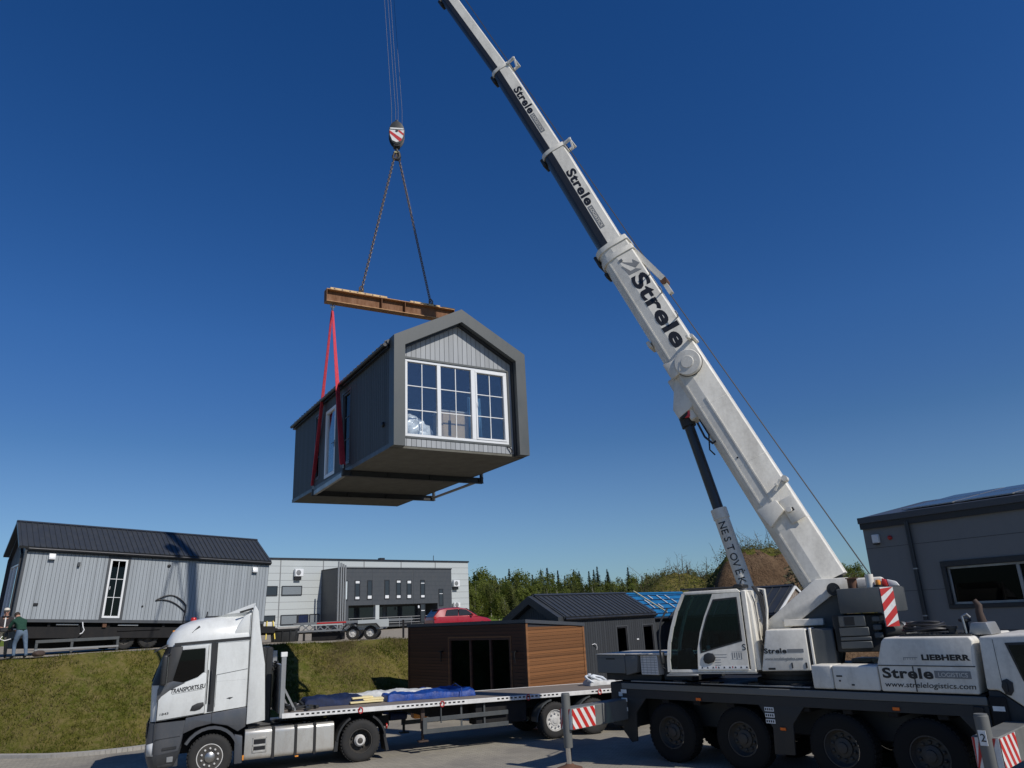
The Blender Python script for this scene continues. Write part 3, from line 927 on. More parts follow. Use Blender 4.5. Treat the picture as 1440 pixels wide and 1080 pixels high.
# clutter on the hood: grille, coiled hose, filler caps
m_ = MB('crane_dark'); m_.box(5.6, 6.9, -.95, .9, 2.771, 2.80, .01)
for k in range(16): m_.box(5.65 + k * .078, 5.68 + k * .078, -.9, .85, 2.801, 2.815)
m_.lathe([(.07, 0), (.07, .1), (.10, .1), (.10, .15), (.0001, .16)], (6.55, -.8, 2.80), 'z', 14)
m_.lathe([(.05, 0), (.05, .2), (.11, .22), (.11, .27), (.0001, .28)], (6.72, -.55, 2.80), 'z', 14)
m_.build('hood_grille', CR)
m_ = MB('hose'); P = []
for k in range(70):
    t = k * .36; rr = .34 - .0015 * k
    P.append((5.98 + rr * 1.3 * math.cos(t), -.55 + rr * math.sin(t), 2.85 + .0026 * k + .015 * math.sin(t * 2.7)))
m_.tube(P, .028, 7); m_.build('coiled_hose', CR)
m_ = MB('rust_dark'); m_.tube([(7.02, -.55, 2.7), (7.02, -.55, 3.0), (7.0, -.55, 3.18), (7.02, -.55, 3.3), (6.96, -.55, 3.4)], [.085, .08, .065, .06, .045], 14)
m_.mat('galv').prism([(6.82, 2.78), (7.22, 2.78), (7.16, 3.0), (6.90, 3.0)], -.85, -.25, 'y', .02)
m_.mat('steel').tube([(6.8, -.85, 2.78), (6.78, -.86, 3.12), (6.86, -.84, 3.16), (6.9, -.8, 3.1)], .022, 8)
m_.build('exhaust', CR)
# --- driver's cab at the front
m_ = MB('crane_white')
P = [(7.05, 1.86), (7.24, 1.86), (7.60, 1.58), (7.95, 1.55), (8.9, 1.50), (9.25, 1.3), (9.32, 1.75), (9.12, 2.72), (9.0, 2.83), (7.10, 2.77)]
m_.prism(P, -1.26, 1.26, 'y', .04, 3)
m_.mat('crane_dark').prism([(7.06, .86), (7.5, .86), (7.95, .86), (9.28, .86), (9.30, 1.28), (8.9, 1.49), (7.94, 1.54), (7.59, 1.57), (7.23, 1.85), (7.06, 1.85)], -1.24, 1.24, 'y', .02)
m_.mat('letter_black').box(7.315, 7.322, -1.264, -1.258, 1.9, 2.72)
m_.build('driver_cab', CR)
m_ = MB('black_plastic'); wp = [(7.50, 2.66), (8.85, 2.70), (8.95, 2.10), (8.0, 1.98), (7.66, 2.02)]
m_.prism(wp, -1.272, -1.255, 'y', .004); f = m_.build('cab_window', CR)
MB('glass_cab').prism([(7.55, 2.62), (8.80, 2.66), (8.88, 2.13), (8.0, 2.02), (7.68, 2.06)], -1.279, -1.274, 'y').build('pane', f)
m_ = MB('black_plastic'); m_.prism([(7.30, 1.92), (7.33, 2.03), (7.41, 2.06), (7.49, 2.0), (7.48, 1.86), (7.42, 1.78), (7.34, 1.80)], -1.282, -1.262, 'y', .008)
m_.box(7.38, 7.40, -1.30, -1.284, 1.84, 2.0); m_.build('handle', CR)
m_ = MB('chassis_black'); m_.box(7.05, 7.32, -1.28, -1.242, 1.0, 1.76, .04, seg=3); m_.mat('paper').box(7.09, 7.28, -1.285, -1.281, 1.52, 1.60); m_.build('locker', CR)
m_ = MB('black_plastic'); m_.tube([(7.50, -1.3, 1.20), (7.62, -1.34, 1.22), (7.62, -1.34, 1.46)], .02, 8); m_.box(7.40, 7.8, -1.35, -1.25, .90, .96, .01); m_.build('step', CR)
m_ = MB('red_lamp'); m_.box(6.80, 6.94, -1.31, -1.272, 1.40, 1.44, .004); m_.mat('black').box(6.78, 6.94, -1.31, -1.272, 1.46, 1.58, .01); m_.build('side_lamp', CR)

# --- rear: storage boxes and outriggers
m_ = MB('box_grey'); m_.box(-2.22, -1.27, -1.20, .4, 1.96, 2.41, .015); m_.mat('lid_pale').box(-2.24, -1.25, -1.22, .42, 2.411, 2.435, .004)
m_.mat('crane_dark').box(-1.9, -1.6, -1.206, -1.201, 2.30, 2.33); m_.box(-2.215, -1.275, -1.203, -1.2005, 2.335, 2.342)
m_.build('storage_box', CR)
m_ = MB('box_grey'); m_.prism([(-1.26, 1.92), (-.90, 2.0), (-.84, 2.41), (-1.26, 2.40)], -1.19, .4, 'y', .012); m_.mat('lid_pale').box(-1.25, -.55, -1.2, .5, 2.415, 2.44, .004)
m_.build('storage_box', CR)
m_ = MB('stripe_white'); m_.box(-.82, -.28, -1.12, .5, 1.94, 2.40, .012)
m_.mat('letter_grey')
for k in range(7): m_.box(-.80, -.30, -1.1235, -1.1215, 1.99 + k * .06, 1.998 + k * .06)
for k in range(4): m_.box(-.74 + k * .12, -.735 + k * .12, -1.1235, -1.1215, 1.96, 2.39)
m_.mat('lid_pale').box(-.84, .75, -1.14, .52, 2.402, 2.43, .004); m_.build('tread_locker', CR)
m_ = MB('crane_dark'); m_.box(-.25, .6, -.95, .5, 1.80, 2.40, .02); m_.box(-2.1, -.3, -1.0, .6, 1.776, 1.95, .02); m_.build('rear_support', CR)
m_ = MB('crane_dark'); m_.box(-1.80, -1.10, -1.24, 1.24, .70, 1.75, .03); m_.mat('paper').box(-1.52, -1.38, -1.246, -1.242, 1.42, 1.52); m_.build('outrigger_housing', CR)
def outrigger(x, yo, jack_top, s=-1, num=None, zc=1.12, pad=.04):
    m_ = MB('box_grey'); m_.box(x - .19, x + .19, s * 1.0, s * (yo + .04), zc - .24, zc + .24, .015)
    o = m_.build('outrigger_beam', CR)
    m_ = MB('stripe_white'); xs = x - .194
    for side in (-1, 1):                                                  # warning chevrons on both flanks
        X = x + side * .1945
        y0, y1 = yo - .78, yo + .03
        m_.mat('stripe_white').box(min(X, X + side * .003), max(X, X + side * .003), s * y0, s * y1, zc - .22, zc + .22)
        m_.mat('stripe_red')
        for k in range(-1, 5):
            a = y0 + k * .24
            P = [(a, zc - .22), (a + .12, zc - .22), (a + .12 + .30, zc + .22), (a + .30, zc + .22)]
            # clip to panel
            Q = []
            n = len(P)
            def clip(P, f, lim, gt):
                out = []
                for i in range(len(P)):
                    p, q = P[i], P[(i + 1) % len(P)]
                    ip = (p[0] >= lim) if gt else (p[0] <= lim); iq = (q[0] >= lim) if gt else (q[0] <= lim)
                    if ip: out.append(p)
                    if ip != iq:
                        t = (lim - p[0]) / (q[0] - p[0]); out.append((lim, p[1] + t * (q[1] - p[1])))
                return out
            Q = clip(clip(P, 0, y0, True), 0, y1, False)
            if len(Q) >= 3:
                m_.prism([(s * p, q) for p, q in Q], min(X + side * .003, X + side * .006), max(X + side * .003, X + side * .006), 'x')
    # end face towards the yard
    Y = s * (yo + .045)
    m_.mat('stripe_white').box(x - .185, x + .185, min(Y, Y + s * .004), max(Y, Y + s * .004), zc - .22, zc + .22)
    m_.mat('stripe_red')
    for k in (-1, 0, 1):
        a = x - .15 + k * .15
        P = [(a - .1, zc - .22), (a - .01, zc - .22), (a + .15, zc + .22), (a + .06, zc + .22)]
        P = [(max(x - .185, min(x + .185, p)), q) for p, q in P]
        m_.prism(P, min(Y + s * .004, Y + s * .007), max(Y + s * .004, Y + s * .007), 'y')
    m_.mat('rust').lathe([(.07, 0), (.07, .01), (.0001, .01)], (x - .198, s * (yo - .3), zc), 'x', 16, True, -1)
    m_.build('warning_stripe', o)
    m_ = MB('box_grey'); m_.lathe([(.10, 0), (.105, .02), (.105, jack_top - .5), (.095, jack_top - .49), (.095, jack_top - .47)], (x, s * (yo + .02), .5), 'z', 20)
    if num:
        m_.mat('paper').box(x - .055, x + .055, s * (yo + .02) - .122, s * (yo + .02) - .114, jack_top - .42, jack_top - .20)
        m_.mat('letter_black').text(num, .16, frame((x - .035, s * (yo + .02) - .1235, jack_top - .36), (1, 0, 0), (0, 0, 1)), .006)
    m_.build('jack', o)
    m_ = MB('chrome'); m_.tube([(x, s * (yo + .02), .06), (x, s * (yo + .02), .52)], .065, 16); m_.build('jack_rod', o)
    m_ = MB('rust'); m_.lathe([(.30, 0), (.30, .035), (.12, .09), (.09, .12), (.0001, .12)], (x, s * (yo + .02), pad), 'z', 24); m_.build('foot_plate', o)
outrigger(-1.44, 3.30, 1.66)
outrigger(-1.44, 3.30, 1.66, 1)
outrigger(7.42, 3.02, 1.66, -1, '2')
outrigger(7.42, 3.02, 1.66, 1)

# --- superstructure (all in TS)
m_ = MB('crane_dark', TS); m_.lathe([(.95, 0), (.95, .12), (.85, .13), (.85, .24), (1.0, .25), (1.0, .33), (.0001, .33)], (0, 0, 1.76), 'z', 40)
m_.box(-1.6, 1.4, -.95, .95, 2.06, 2.16, .02); m_.build('turntable', CR)
# turret cheek plates with the white arms
m_ = MB('crane_white', TS)
for y0, y1 in ((.34, .50), (-.50, -.34)):
    m_.prism([(.66, 2.80), (.66, 3.0), (-.72, 4.0), (-1.42, 4.0), (-1.42, 3.72), (-1.0, 3.62), (.22, 2.80)], y0, y1, 'y', .02)
m_.box(-.76, .1, .36, .56, 3.0, 3.15, .015); 
m_.build('turret_arm', CR)
m_ = MB('crane_grey', TS)
for y0, y1 in ((.30, .38), (-.38, -.30)):
    m_.prism([(.40, 2.14), (.40, 2.80), (-1.0, 3.66), (-1.22, 3.6), (-1.16, 2.9), (-.96, 2.14)], y0, y1, 'y')
m_.box(-.98, -.50, .39, 1.1, 2.12, 2.95, .03)
m_.build('turret_frame', CR)
m_ = MB('crane_dark', TS); m_.tube([(-1.08, -.56, 3.76), (-1.08, .56, 3.76)], .11, 20); m_.tube([(-1.08, .56, 3.76), (-1.08, .60, 3.76)], .14, 20); m_.tube([(-1.08, .6, 3.76), (-1.08, .63, 3.76)], .07, 6); m_.build('boom_pin', CR)
# machinery box
m_ = MB('crane_white', TS)
m_.prism([(.60, 2.10), (-.44, 2.10), (-.44, 2.96), (.40, 2.96)], .55, 1.20, 'y', .03, 3)
T2 = TS @ frame((.50, 1.203, 2.47), (-1, 0, 0), (0, 0, 1))
m_.T = I4
m_.mat('letter_black').text('Strele', .145, T2, .032, 0, .48, space=1.08)
m_.mat('letter_grey').text('www.strelelogistics.com', .085, TS @ frame((.50, 1.203, 2.33), (-1, 0, 0), (0, 0, 1)), .002, .1, .80)
m_.T = TS; m_.mat('letter_grey').box(-.0, -.34, 1.201, 1.205, 2.48, 2.55)
m_.mat('letter_black').box(-.05, -.075, 1.2, 1.215, 2.16, 2.27); m_.box(-.34, -.37, 1.2, 1.215, 2.16, 2.27); m_.box(.30, .45, 1.2, 1.204, 2.13, 2.17)
m_.mat('crane_dark').box(-.455, -.475, .56, 1.19, 2.12, 2.94)
m_.mat('crane_white').box(-.49, -.54, .58, 1.18, 2.12, 2.97, .01)
m_.build('machinery_box', CR)
# counterweight
m_ = MB('crane_grey', TS)
ring = [(-1.20, 1.2), (-2.05, 1.2), (-2.29, 1.01), (-2.46, .5), (-2.46, -.5), (-2.29, -1.01), (-2.05, -1.2), (-1.20, -1.2)]
m_.prism(ring, 3.24, 3.75, 'z', .02)
m_.build('counterweight', CR)
m_ = MB('crane_grey', TS)
for a, b, xa, xb in ((2.97, 3.20, -1.14, -1.66), (2.78, 2.955, -1.12, -1.70), (2.69, 2.765, -1.12, -1.72), (2.53, 2.675, -1.11, -1.72)):
    m_.box(xa, xb, -1.15, 1.18, a, b, .012)
m_.mat('black').box(-1.25, -1.45, 1.181, 1.184, 3.0, 3.17); m_.mat('crane_dark').box(-1.0, -1.9, -1.0, 1.0, 2.45, 3.2, .02)
for z in (3.05, 2.88, 2.72): m_.mat('crane_grey').box(-1.78, -1.95, -1.1, 1.12, z, z + .12, .02)
m_.build('ballast_slab', CR)
m_ = MB('stripe_white', TS)
a, b = Vector((-2.05, 1.2, 0)), Vector((-2.42, .95, 0)); e_ = (b - a).normalized(); Ln = (b - a).length
for (a, b) in (((-2.05, 1.2), (-2.29, 1.01)),):
    a = Vector((*a, 0)); b = Vector((*b, 0)); e_ = (b - a).normalized(); Ln = (b - a).length; nn = Vector((-e_.y, e_.x, 0)) if (Vector((-e_.y, e_.x, 0)).dot(Vector((-1, .6, 0))) > 0) else Vector((e_.y, -e_.x, 0))
    def PP(u, z, o): return a + e_ * u + nn * o + Vector((0, 0, z))
    zb = 2.95
    m_.mat('stripe_white').add([PP(0, zb, .004), PP(Ln, zb, .004), PP(Ln, 3.74, .004), PP(0, 3.74, .004), PP(0, zb, -.02), PP(Ln, zb, -.02), PP(Ln, 3.74, -.02), PP(0, 3.74, -.02)], [(0, 1, 2, 3), (7, 6, 5, 4), (0, 4, 5, 1), (2, 6, 7, 3)])
    m_.mat('stripe_red')
    for k in range(-1, 4):
        z = zb + k * .30
        Q = [(0, z), (Ln, z + .26), (Ln, z + .42), (0, z + .16)]
        Q = [(u, max(zb, min(3.74, w))) for u, w in Q]
        if max(q[1] for q in Q) - min(q[1] for q in Q) > .02: m_.add([PP(u, w, .008) for u, w in Q], [(0, 1, 2, 3)])
m_.build('warning_stripe', CR)
m_ = MB('crane_dark', TS); m_.tube([(-1.95, .95, 2.86), (-2.3, .75, 2.86)], .15, 20); m_.mat('galv').tube([(-2.3, .75, 2.86), (-2.36, .71, 2.86)], .165, 20); m_.box(-2.0, -2.55, -.6, .7, 2.7, 2.92, .03); m_.build('winch', CR)
m_ = MB('crane_white', TS); m_.box(-1.5, -2.1, -.35, .3, 3.75, 3.98, .05, seg=3); m_.tube([(-1.86, .75, 3.75), (-1.86, .75, 4.03)], .085, 12); m_.mat('rust').tube([(-1.5, .7, 3.75), (-1.5, .7, 3.95)], .10, 14); m_.box(-1.38, -1.62, .58, .82, 3.955, 3.98)
m_.mat('stripe_red').prism([(-2.08, 3.76), (-2.20, 3.76), (-2.18, 3.90), (-2.10, 3.94)], .3, .75, 'y', .02); m_.mat('stripe_white').prism([(-2.21, 3.76), (-2.42, 3.76), (-2.36, 3.86), (-2.19, 3.91)], .25, .7, 'y', .02)
m_.build('winch_cover', CR)
m_ = MB('amber', TS); m_.lathe([(.05, 0), (.055, .05), (.045, .10), (.0001, .11)], (-2.02, .8, 3.80), 'z', 16); m_.mat('black').lathe([(.08, 0), (.08, .05)], (-2.02, .8, 3.75), 'z', 16); m_.build('beacon', CR)

# operator's cab
prof = [(2.74, 2.10), (2.73, 2.38), (2.67, 2.75), (2.56, 3.10), (2.42, 3.45), (2.21, 3.83)]
m_ = MB('crane_white', TS)
def rail(pts, w, y0, y1):
    for (p, q) in zip(pts[:-1], pts[1:]):
        d = Vector((q[0] - p[0], 0, q[1] - p[1])).normalized(); nx = Vector((-d.z, 0, d.x)) * w
        m_.prism([p, q, (q[0] + nx.x, q[1] + nx.z), (p[0] + nx.x, p[1] + nx.z)], y0, y1, 'y')
for ya, yb in ((1.14, 1.20), (.30, .36)):
    for p, q in zip(prof[:-1], prof[1:]):
        m_.prism([p, q, (q[0] - .075, q[1] - .0), (p[0] - .085, p[1])], ya, yb, 'y')
m_.box(.72, 2.70, .30, 1.20, 2.08, 2.15, .015)                         # floor
m_.prism([(.84, 3.80), (2.21, 3.80), (2.16, 3.87), (.92, 3.88)], .30, 1.20, 'y', .015)   # roof
m_.box(.72, .84, .30, 1.20, 2.10, 3.84, .02)                          # back wall
m_.prism([(.62, 2.12), (.72, 2.12), (.72, 3.8), (.66, 3.55)], .45, 1.12, 'y', .01)
m_.box(.84, 2.0, .30, .34, 2.15, 2.62)
m_.mat('black').box(.842, .85, .37, 1.13, 2.16, 2.75); m_.box(.86, 2.6, .37, 1.13, 2.152, 2.16)
m_.build('operator_cab', CR)
m_ = MB('crane_white', TS)                                             # door with window opening
door = [(2.01, 2.14), (1.97, 2.59), (1.87, 2.96), (1.73, 3.30), (1.48, 3.79), (.86, 3.80), (.86, 2.14)]
win = [(1.91, 2.50), (1.905, 2.72), (1.82, 2.96), (1.68, 3.30), (1.48, 3.67), (.93, 3.70), (.93, 2.74)]
pairs = [(0, 0), (1, 1), (2, 2), (3, 3), (4, 4), (5, 5), (6, 6)]
for i in range(7):
    j = (i + 1) % 7
    m_.prism([door[i], door[j], win[j], win[i]], 1.205, 1.235, 'y')
T2 = frame((1.36, 1.2365, 2.24), (-1, 0, 0), (0, 0, 1))
m_.T = I4
m_.mat('letter_grey')
for k in range(5): m_.T = TS; m_.box(1.60, 1.60 - .28 * (.5 if k > 1 else 1), 1.2355, 1.238, 2.46 - k * .055, 2.468 - k * .055)
m_.mat('letter_grey').box(1.22, .98, 1.2355, 1.2375, 2.36, 2.362); m_.box(1.20, .96, 1.2355, 1.2375, 2.52, 2.522)
for k in range(5): m_.box(1.20 - k * .05, 1.18 - k * .05, 1.2355, 1.2375, 2.36 + .03 * (k % 2), 2.50)
m_.mat('paper').box(1.99, .88, 1.2352, 1.2372, 2.16, 2.225)
m_.mat('letter_black')
for k in range(9): m_.prism([(1.93 - k * .125, 2.175), (1.88 - k * .125, 2.175), (1.905 - k * .125, 2.215)], 1.2375, 1.239, 'y')
m_.mat('red_lamp')
for k in (2, 5): m_.box(1.85 - k * .125, 1.83 - k * .125, 1.2375, 1.239, 2.175, 2.215)
m_.T = I4
m_.mat('letter_black').text('S', .19, TS @ frame((.955, 1.2365, 2.55), (-1, 0, 0), (0, 0, 1)), 0.0)
dr = m_.build('cab_door', CR)
m_ = MB('black_plastic', TS)
for i in range(7):
    j = (i + 1) % 7; c = Vector((1.4, 0, 3.1))
    ins = lambda p: (p[0] + (1.38 - p[0]) * .07, p[1] + (3.1 - p[1]) * .07)
    m_.prism([win[i], win[j], ins(win[j]), ins(win[i])], 1.212, 1.239, 'y')
m_.build('window_seal', dr)
MB('glass_cab', TS).prism([(p[0] + (1.38 - p[0]) * .05, p[1] + (3.1 - p[1]) * .05) for p in win], 1.218, 1.224, 'y').build('pane', dr)
m_ = MB('black_plastic', TS); m_.prism([(1.86, 2.36), (1.83, 2.47), (1.74, 2.51), (1.62, 2.49), (1.57, 2.40), (1.62, 2.31), (1.76, 2.27), (1.83, 2.29)], 1.236, 1.26, 'y', .01); m_.build('handle', dr)
# corner glazing in front of the door, windscreen
gl = [(2.655, 2.16), (2.645, 2.38), (2.59, 2.75), (2.48, 3.10), (2.34, 3.45), (2.14, 3.79), (1.50, 3.79), (1.75, 3.30), (1.89, 2.96), (1.99, 2.59), (2.02, 2.16)]
g_ = MB('glass_cab', TS); g_.prism(gl, 1.17, 1.176, 'y'); g_.prism(gl, .32, .326, 'y'); g_.prism([(1.98, 2.2), (1.9, 2.96), (1.5, 3.78), (.86, 3.78), (.86, 2.64)], .31, .316, 'y')
for p, q in zip(prof[:-1], prof[1:]): g_.prism([(p[0] - .04, p[1]), (q[0] - .04, q[1]), (q[0] - .047, q[1]), (p[0] - .047, p[1])], .36, 1.14, 'y')
g_.build('windscreen', CR)
m_ = MB('black', TS)                                                   # seat and console seen through the glass
m_.prism([(1.0, 2.5), (1.55, 2.5), (1.55, 2.62), (1.16, 2.62), (1.02, 3.30), (.92, 3.30)], .52, 1.0, 'y', .03); m_.box(1.1, 1.4, .6, .9, 2.15, 2.5, .03)
m_.box(1.6, 1.75, .45, .6, 2.15, 2.9, .03); m_.box(1.3, 1.7, 1.02, 1.12, 2.5, 2.68, .02); m_.prism([(2.2, 2.15), (2.55, 2.15), (2.5, 2.55), (2.3, 2.6)], .5, 1.05, 'y', .03); m_.build('seat', CR)
m_ = MB('black_plastic', TS)
for p, q in (((2.26, .35, 3.93), (.83, .35, 3.91)), ((2.26, 1.1, 3.93), (.83, 1.1, 3.91))): m_.tube([p, q], .022, 8)
for k in range(8): m_.tube([(2.24 - k * .2, .35, 3.93), (2.24 - k * .2, 1.1, 3.93)], .012, 6)
m_.box(.78, .98, .5, 1.15, 3.89, 3.98, .02); m_.build('roof_guard', CR)
m_ = MB('black_plastic', TS); m_.tube([(2.66, 1.0, 3.52), (2.80, 1.15, 3.25), (2.86, 1.2, 2.9), (2.88, 1.2, 2.5), (2.86, 1.18, 2.2), (2.72, 1.15, 2.15)], .022, 8); m_.build('handrail', CR)
m_ = MB('black_plastic', TS); m_.box(2.80, 2.86, 1.12, 1.3, 2.28, 2.55, .02); m_.build('mirror', CR)
m_ = MB('galv', TS); m_.box(2.74, 2.0, .95, 1.32, 2.02, 2.055, .008); m_.box(.7, 2.7, 1.1, 1.27, 2.06, 2.078); m_.build('step', CR)
m_ = MB('hose', TS)
for k in range(3): m_.tube([(.62, .9 - .12 * k, 3.92), (.50 - .03 * k, .9 - .12 * k, 3.70), (.46, .86 - .1 * k, 3.2), (.55, .8, 2.7), (.5, .75, 2.2)], .026, 8)
m_.mat('crane_white').tube([(.60, .75, 3.55), (.52, .74, 3.86), (.40, .72, 3.84), (.40, .7, 3.4), (.48, .68, 2.9)], .035, 8)
m_.build('hose', CR)

# --- boom: base section and telescopes, each along its own straight line
J = [Vector((-.95, 0, 3.78)), Vector((3.5, 0, 13.87)), Vector((5.18, 0, 17.85)), Vector((6.97, 0, 21.89)), Vector((9.2, 0, 26.42)), Vector((11.75, 0, 31.6))]
def boomM(a, b):
    d = (b - a).normalized(); up = Vector((-d.z, 0, d.x))
    y = Vector((0, 1, 0))                                              # local x along, y towards cab side, z up/back
    M = Matrix(((*d, 0), (*y, 0), (*up, 0), (0, 0, 0, 1))).transposed(); M.translation = a
    return TS @ M
def boom_ring(h, w):
    """flat-topped box with leaning cheeks and a round belly; (y, z) about the middle line, plus split index"""
    top = [(-w * .32, h * .5), (w * .32, h * .5), (w * .36, h * .47), (w * .49, 0.), (w * .485, -h * .24)]
    bel = []
    for k in range(1, 12):
        t = math.pi * k / 12
        bel.append((w * .485 * math.cos(t), -h * .24 - h * .26 * math.sin(t)))
    return top + bel + [(-w * .485, -h * .24), (-w * .49, 0.), (-w * .36, h * .47)]
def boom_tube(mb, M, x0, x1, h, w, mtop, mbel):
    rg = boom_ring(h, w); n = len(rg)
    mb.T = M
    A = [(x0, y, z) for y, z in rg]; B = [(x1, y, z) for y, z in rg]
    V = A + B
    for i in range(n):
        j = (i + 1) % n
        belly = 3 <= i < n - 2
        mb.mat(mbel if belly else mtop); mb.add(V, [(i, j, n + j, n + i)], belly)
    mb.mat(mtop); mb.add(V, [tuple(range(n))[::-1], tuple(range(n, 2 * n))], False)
def collar(mb, M, x, h, w, t, mat='crane_white'):
    rg = boom_ring(h, w); mb.T = M; mb.mat(mat)
    mb.loft([[(x, y, z) for y, z in rg], [(x + t, y, z) for y, z in rg]])
M1 = boomM(J[0], J[1]); LB = (J[1] - J[0]).length
m_ = MB('crane_white', M1)
boom_tube(m_, M1, .15, LB, 1.02, .84, 'crane_white', 'crane_white')
m_.mat('crane_dark').prism([(-.20, -.14), (.155, -.46), (.155, .40), (-.20, .16)], -.29, .29, 'y', .02)
for x in (1.6, 3.4, 5.2, 8.9): collar(m_, M1, x, 1.026, .846, .012)
m_.mat('letter_grey').box(LB - .78, LB - .70, .39, .4235, .0, .10); m_.mat('letter_black').box(3.6, 3.64, .40, .4185, -.16, -.12)
for x in (LB - .55, LB - .16): collar(m_, M1, x, 1.12, .92, .16)
m_.mat('crane_dark').box(LB - .40, LB + .02, -.26, .26, -.61, -.52, .03); m_.box(LB - .8, LB - .62, -.2, .2, -.60, -.5, .03)
# belly seam strips, brackets and lugs along the cheek
m_.mat('crane_white')
for x0, x1, y, z in ((.3, 1.55, .412, -.27), (2.3, LB - .6, .408, -.27), (2.3, 5.4, .412, .0)): m_.beam((x0, y, z), (x1, y, z), .03, .035, (0, 0, 1))
m_.prism([(1.75, -.34), (2.25, -.42), (2.25, .10), (1.95, .14)], .36, .56, 'y', .02)
m_.tube([(1.9, .40, .24), (1.9, .62, .24)], .06, 14); m_.tube([(2.55, .36, .30), (2.55, .60, .30)], .03, 10); m_.beam((2.45, .5, .20), (2.62, .5, .44), .06, .05)
m_.tube([(2.6, .2, .54), (2.6, .5, .54)], .07, 14); m_.prism([(1.6, .12), (2.2, .12), (2.2, .48), (1.6, .48)], .40, .45, 'y', .01)
m_.mat('letter_black').box(1.85, 1.93, .451, .454, .26, .34)
m_.mat('crane_white')
m_.prism([(6.3, -.50), (6.8, -.50), (6.7, -.05), (6.35, -.05)], .36, .50, 'y', .02)
m_.tube([(7.05, .3, .45), (7.05, .62, .45)], .035, 10); m_.tube([(7.05, -.1, .56), (7.05, .5, .56)], .05, 10)
m_.lathe([(.35, .40), (.36, .41), (.36, .52), (.34, .54), (.17, .55), (.16, .57), (.0001, .57)], (LB - 4.57, 0, .10), 'y', 36)
m_.mat('letter_black').lathe([(.375, .405), (.375, .42), (.36, .42)], (LB - 4.57, 0, .10), 'y', 36)
m_.mat('crane_white').tube([(LB - 4.75, .38, -.18), (LB - 4.65, .52, -.18), (LB - 4.45, .52, -.05)], .04, 8)
for x in (LB - 1.6, LB - 2.3, LB - 3.2): m_.mat('steel').tube([(x, .28, .52), (x, .44, .56), (x + .12, .44, .56)], .022, 8)
m_.mat('crane_white').box(LB - 3.5, LB - 3.3, -.2, .3, -.60, -.5, .02); m_.box(LB - 5.9, LB - 4.6, -.25, .25, -.66, -.46, .03)
# lettering runs down the cheek from tip to foot
Mt = M1 @ frame((LB - .90, .452, .02), (-1, 0, 0), (0, -.02, 1))
Mt = M1 @ (Matrix.Translation((LB - 1.40, .4115, .012)) @ Matrix(((-1, 0, 0, 0), (0, -.222, .975, 0), (0, .975, .222, 0), (0, 0, 0, 1))))
m_.T = I4
m_.mat('letter_black').text('Strele', .63, Mt, .034, 0, 2.60, .0012, space=1.06)
m_.mat('letter_grey')
def mk(P): m_.add([Mt @ Vector((x, y, .004)) for x, y in P], [tuple(range(len(P)))])
mk([(-.62, .02), (-.22, .30), (-.30, .46), (-.52, .34), (-.40, .30)]); mk([(-.50, -.02), (-.10, .02), (-.08, .42), (-.20, .28), (-.20, .12)])
bo = m_.build('boom', CR)
cols = [(.80, .66), (.68, .56), (.58, .47), (.50, .40)]
for i, (h, w) in enumerate(cols):
    a, b = J[i + 1], J[i + 2]; M = boomM(a, b); Ln = (b - a).length
    m_ = MB('crane_white', M)
    boom_tube(m_, M, -.8 if i else -.6, Ln, h, w, 'crane_white', 'dark_grey')  # lower half of each telescope coloured dark grey
    if i < 3:
        for x in (Ln - .16,): collar(m_, M, x, h * 1.10, w * 1.08, .14)
        m_.T = M
        m_.mat('crane_dark').box(Ln - .34, Ln + .0, -w * .3, w * .3, -h * .5 - .10, -h * .5 + .02, .03)
        m_.mat('crane_white').beam((Ln - .12, -.2, h * .5), (Ln - .12, -.2, h * .5 + .30), .05, .10); m_.beam((Ln - .12, .22, h * .5), (Ln - .12, .22, h * .5 + .30), .05, .10)
        m_.tube([(Ln - .12, -.26, h * .5 + .27), (Ln - .12, .28, h * .5 + .27)], .035, 8); m_.beam((Ln - .5, .2, h * .5 + .2), (Ln - .05, .2, h * .5 + .3), .04, .05)
    if i < 2:
        s = .40 if i == 0 else .36
        Mt = M @ (Matrix.Translation((Ln - (1.15 if i == 0 else 1.3), w * .478 + .002, h * .05)) @ Matrix(((-1, 0, 0, 0), (0, -.222, .975, 0), (0, .975, .222, 0), (0, 0, 0, 1))))
        m_.T = I4
        m_.mat('letter_black').text('Strele', s, Mt, .036, 0, 1.55 if i == 0 else 1.35, .0012, space=1.08)
        ww = 1.6 if i == 0 else 1.4
        m_.mat('letter_grey').add([Mt @ Vector((x, y, .004)) for x, y in ((ww, .0), (ww + .92, .0), (ww + .92, .15), (ww, .15))], [(0, 1, 2, 3)])
        m_.mat('crane_white').text('LOGISTICS', .125, Mt @ Matrix.Translation((ww + .06, .03, .006)), .002, 0, .80, .003)
    m_.build('boom_section', CR)
# boom head with sheaves (above the frame of the picture) and the hoist rope
M = boomM(J[4], J[5]); Ln = (J[5] - J[4]).length
m_ = MB('crane_white', M)
for y in (-.24, .24): m_.prism([(Ln - .5, -.30), (Ln + .25, -.75), (Ln + .55, -.6), (Ln + .4, .35), (Ln - .4, .30)], y - .02, y + .02, 'y')
m_.mat('crane_dark')
for y in (-.12, 0, .12): m_.lathe([(.05, -.03), (.24, -.03), (.21, 0), (.24, .03), (.05, .03)], (Ln + .25, y, -.45), 'y', 24); m_.lathe([(.05, -.03), (.22, -.03), (.19, 0), (.22, .03), (.05, .03)], (Ln + .1, y, .30), 'y', 24)
m_.build('boom_head', CR)
CRM = Matrix.Translation((4.33, 20.37, 0)) @ Matrix.Rotation(R(-46.68), 4, 'Z')
tipw = CRM @ M @ Vector((Ln + .25, 0, -.45))
m_ = MB('rope_steel', CRM.inverted())
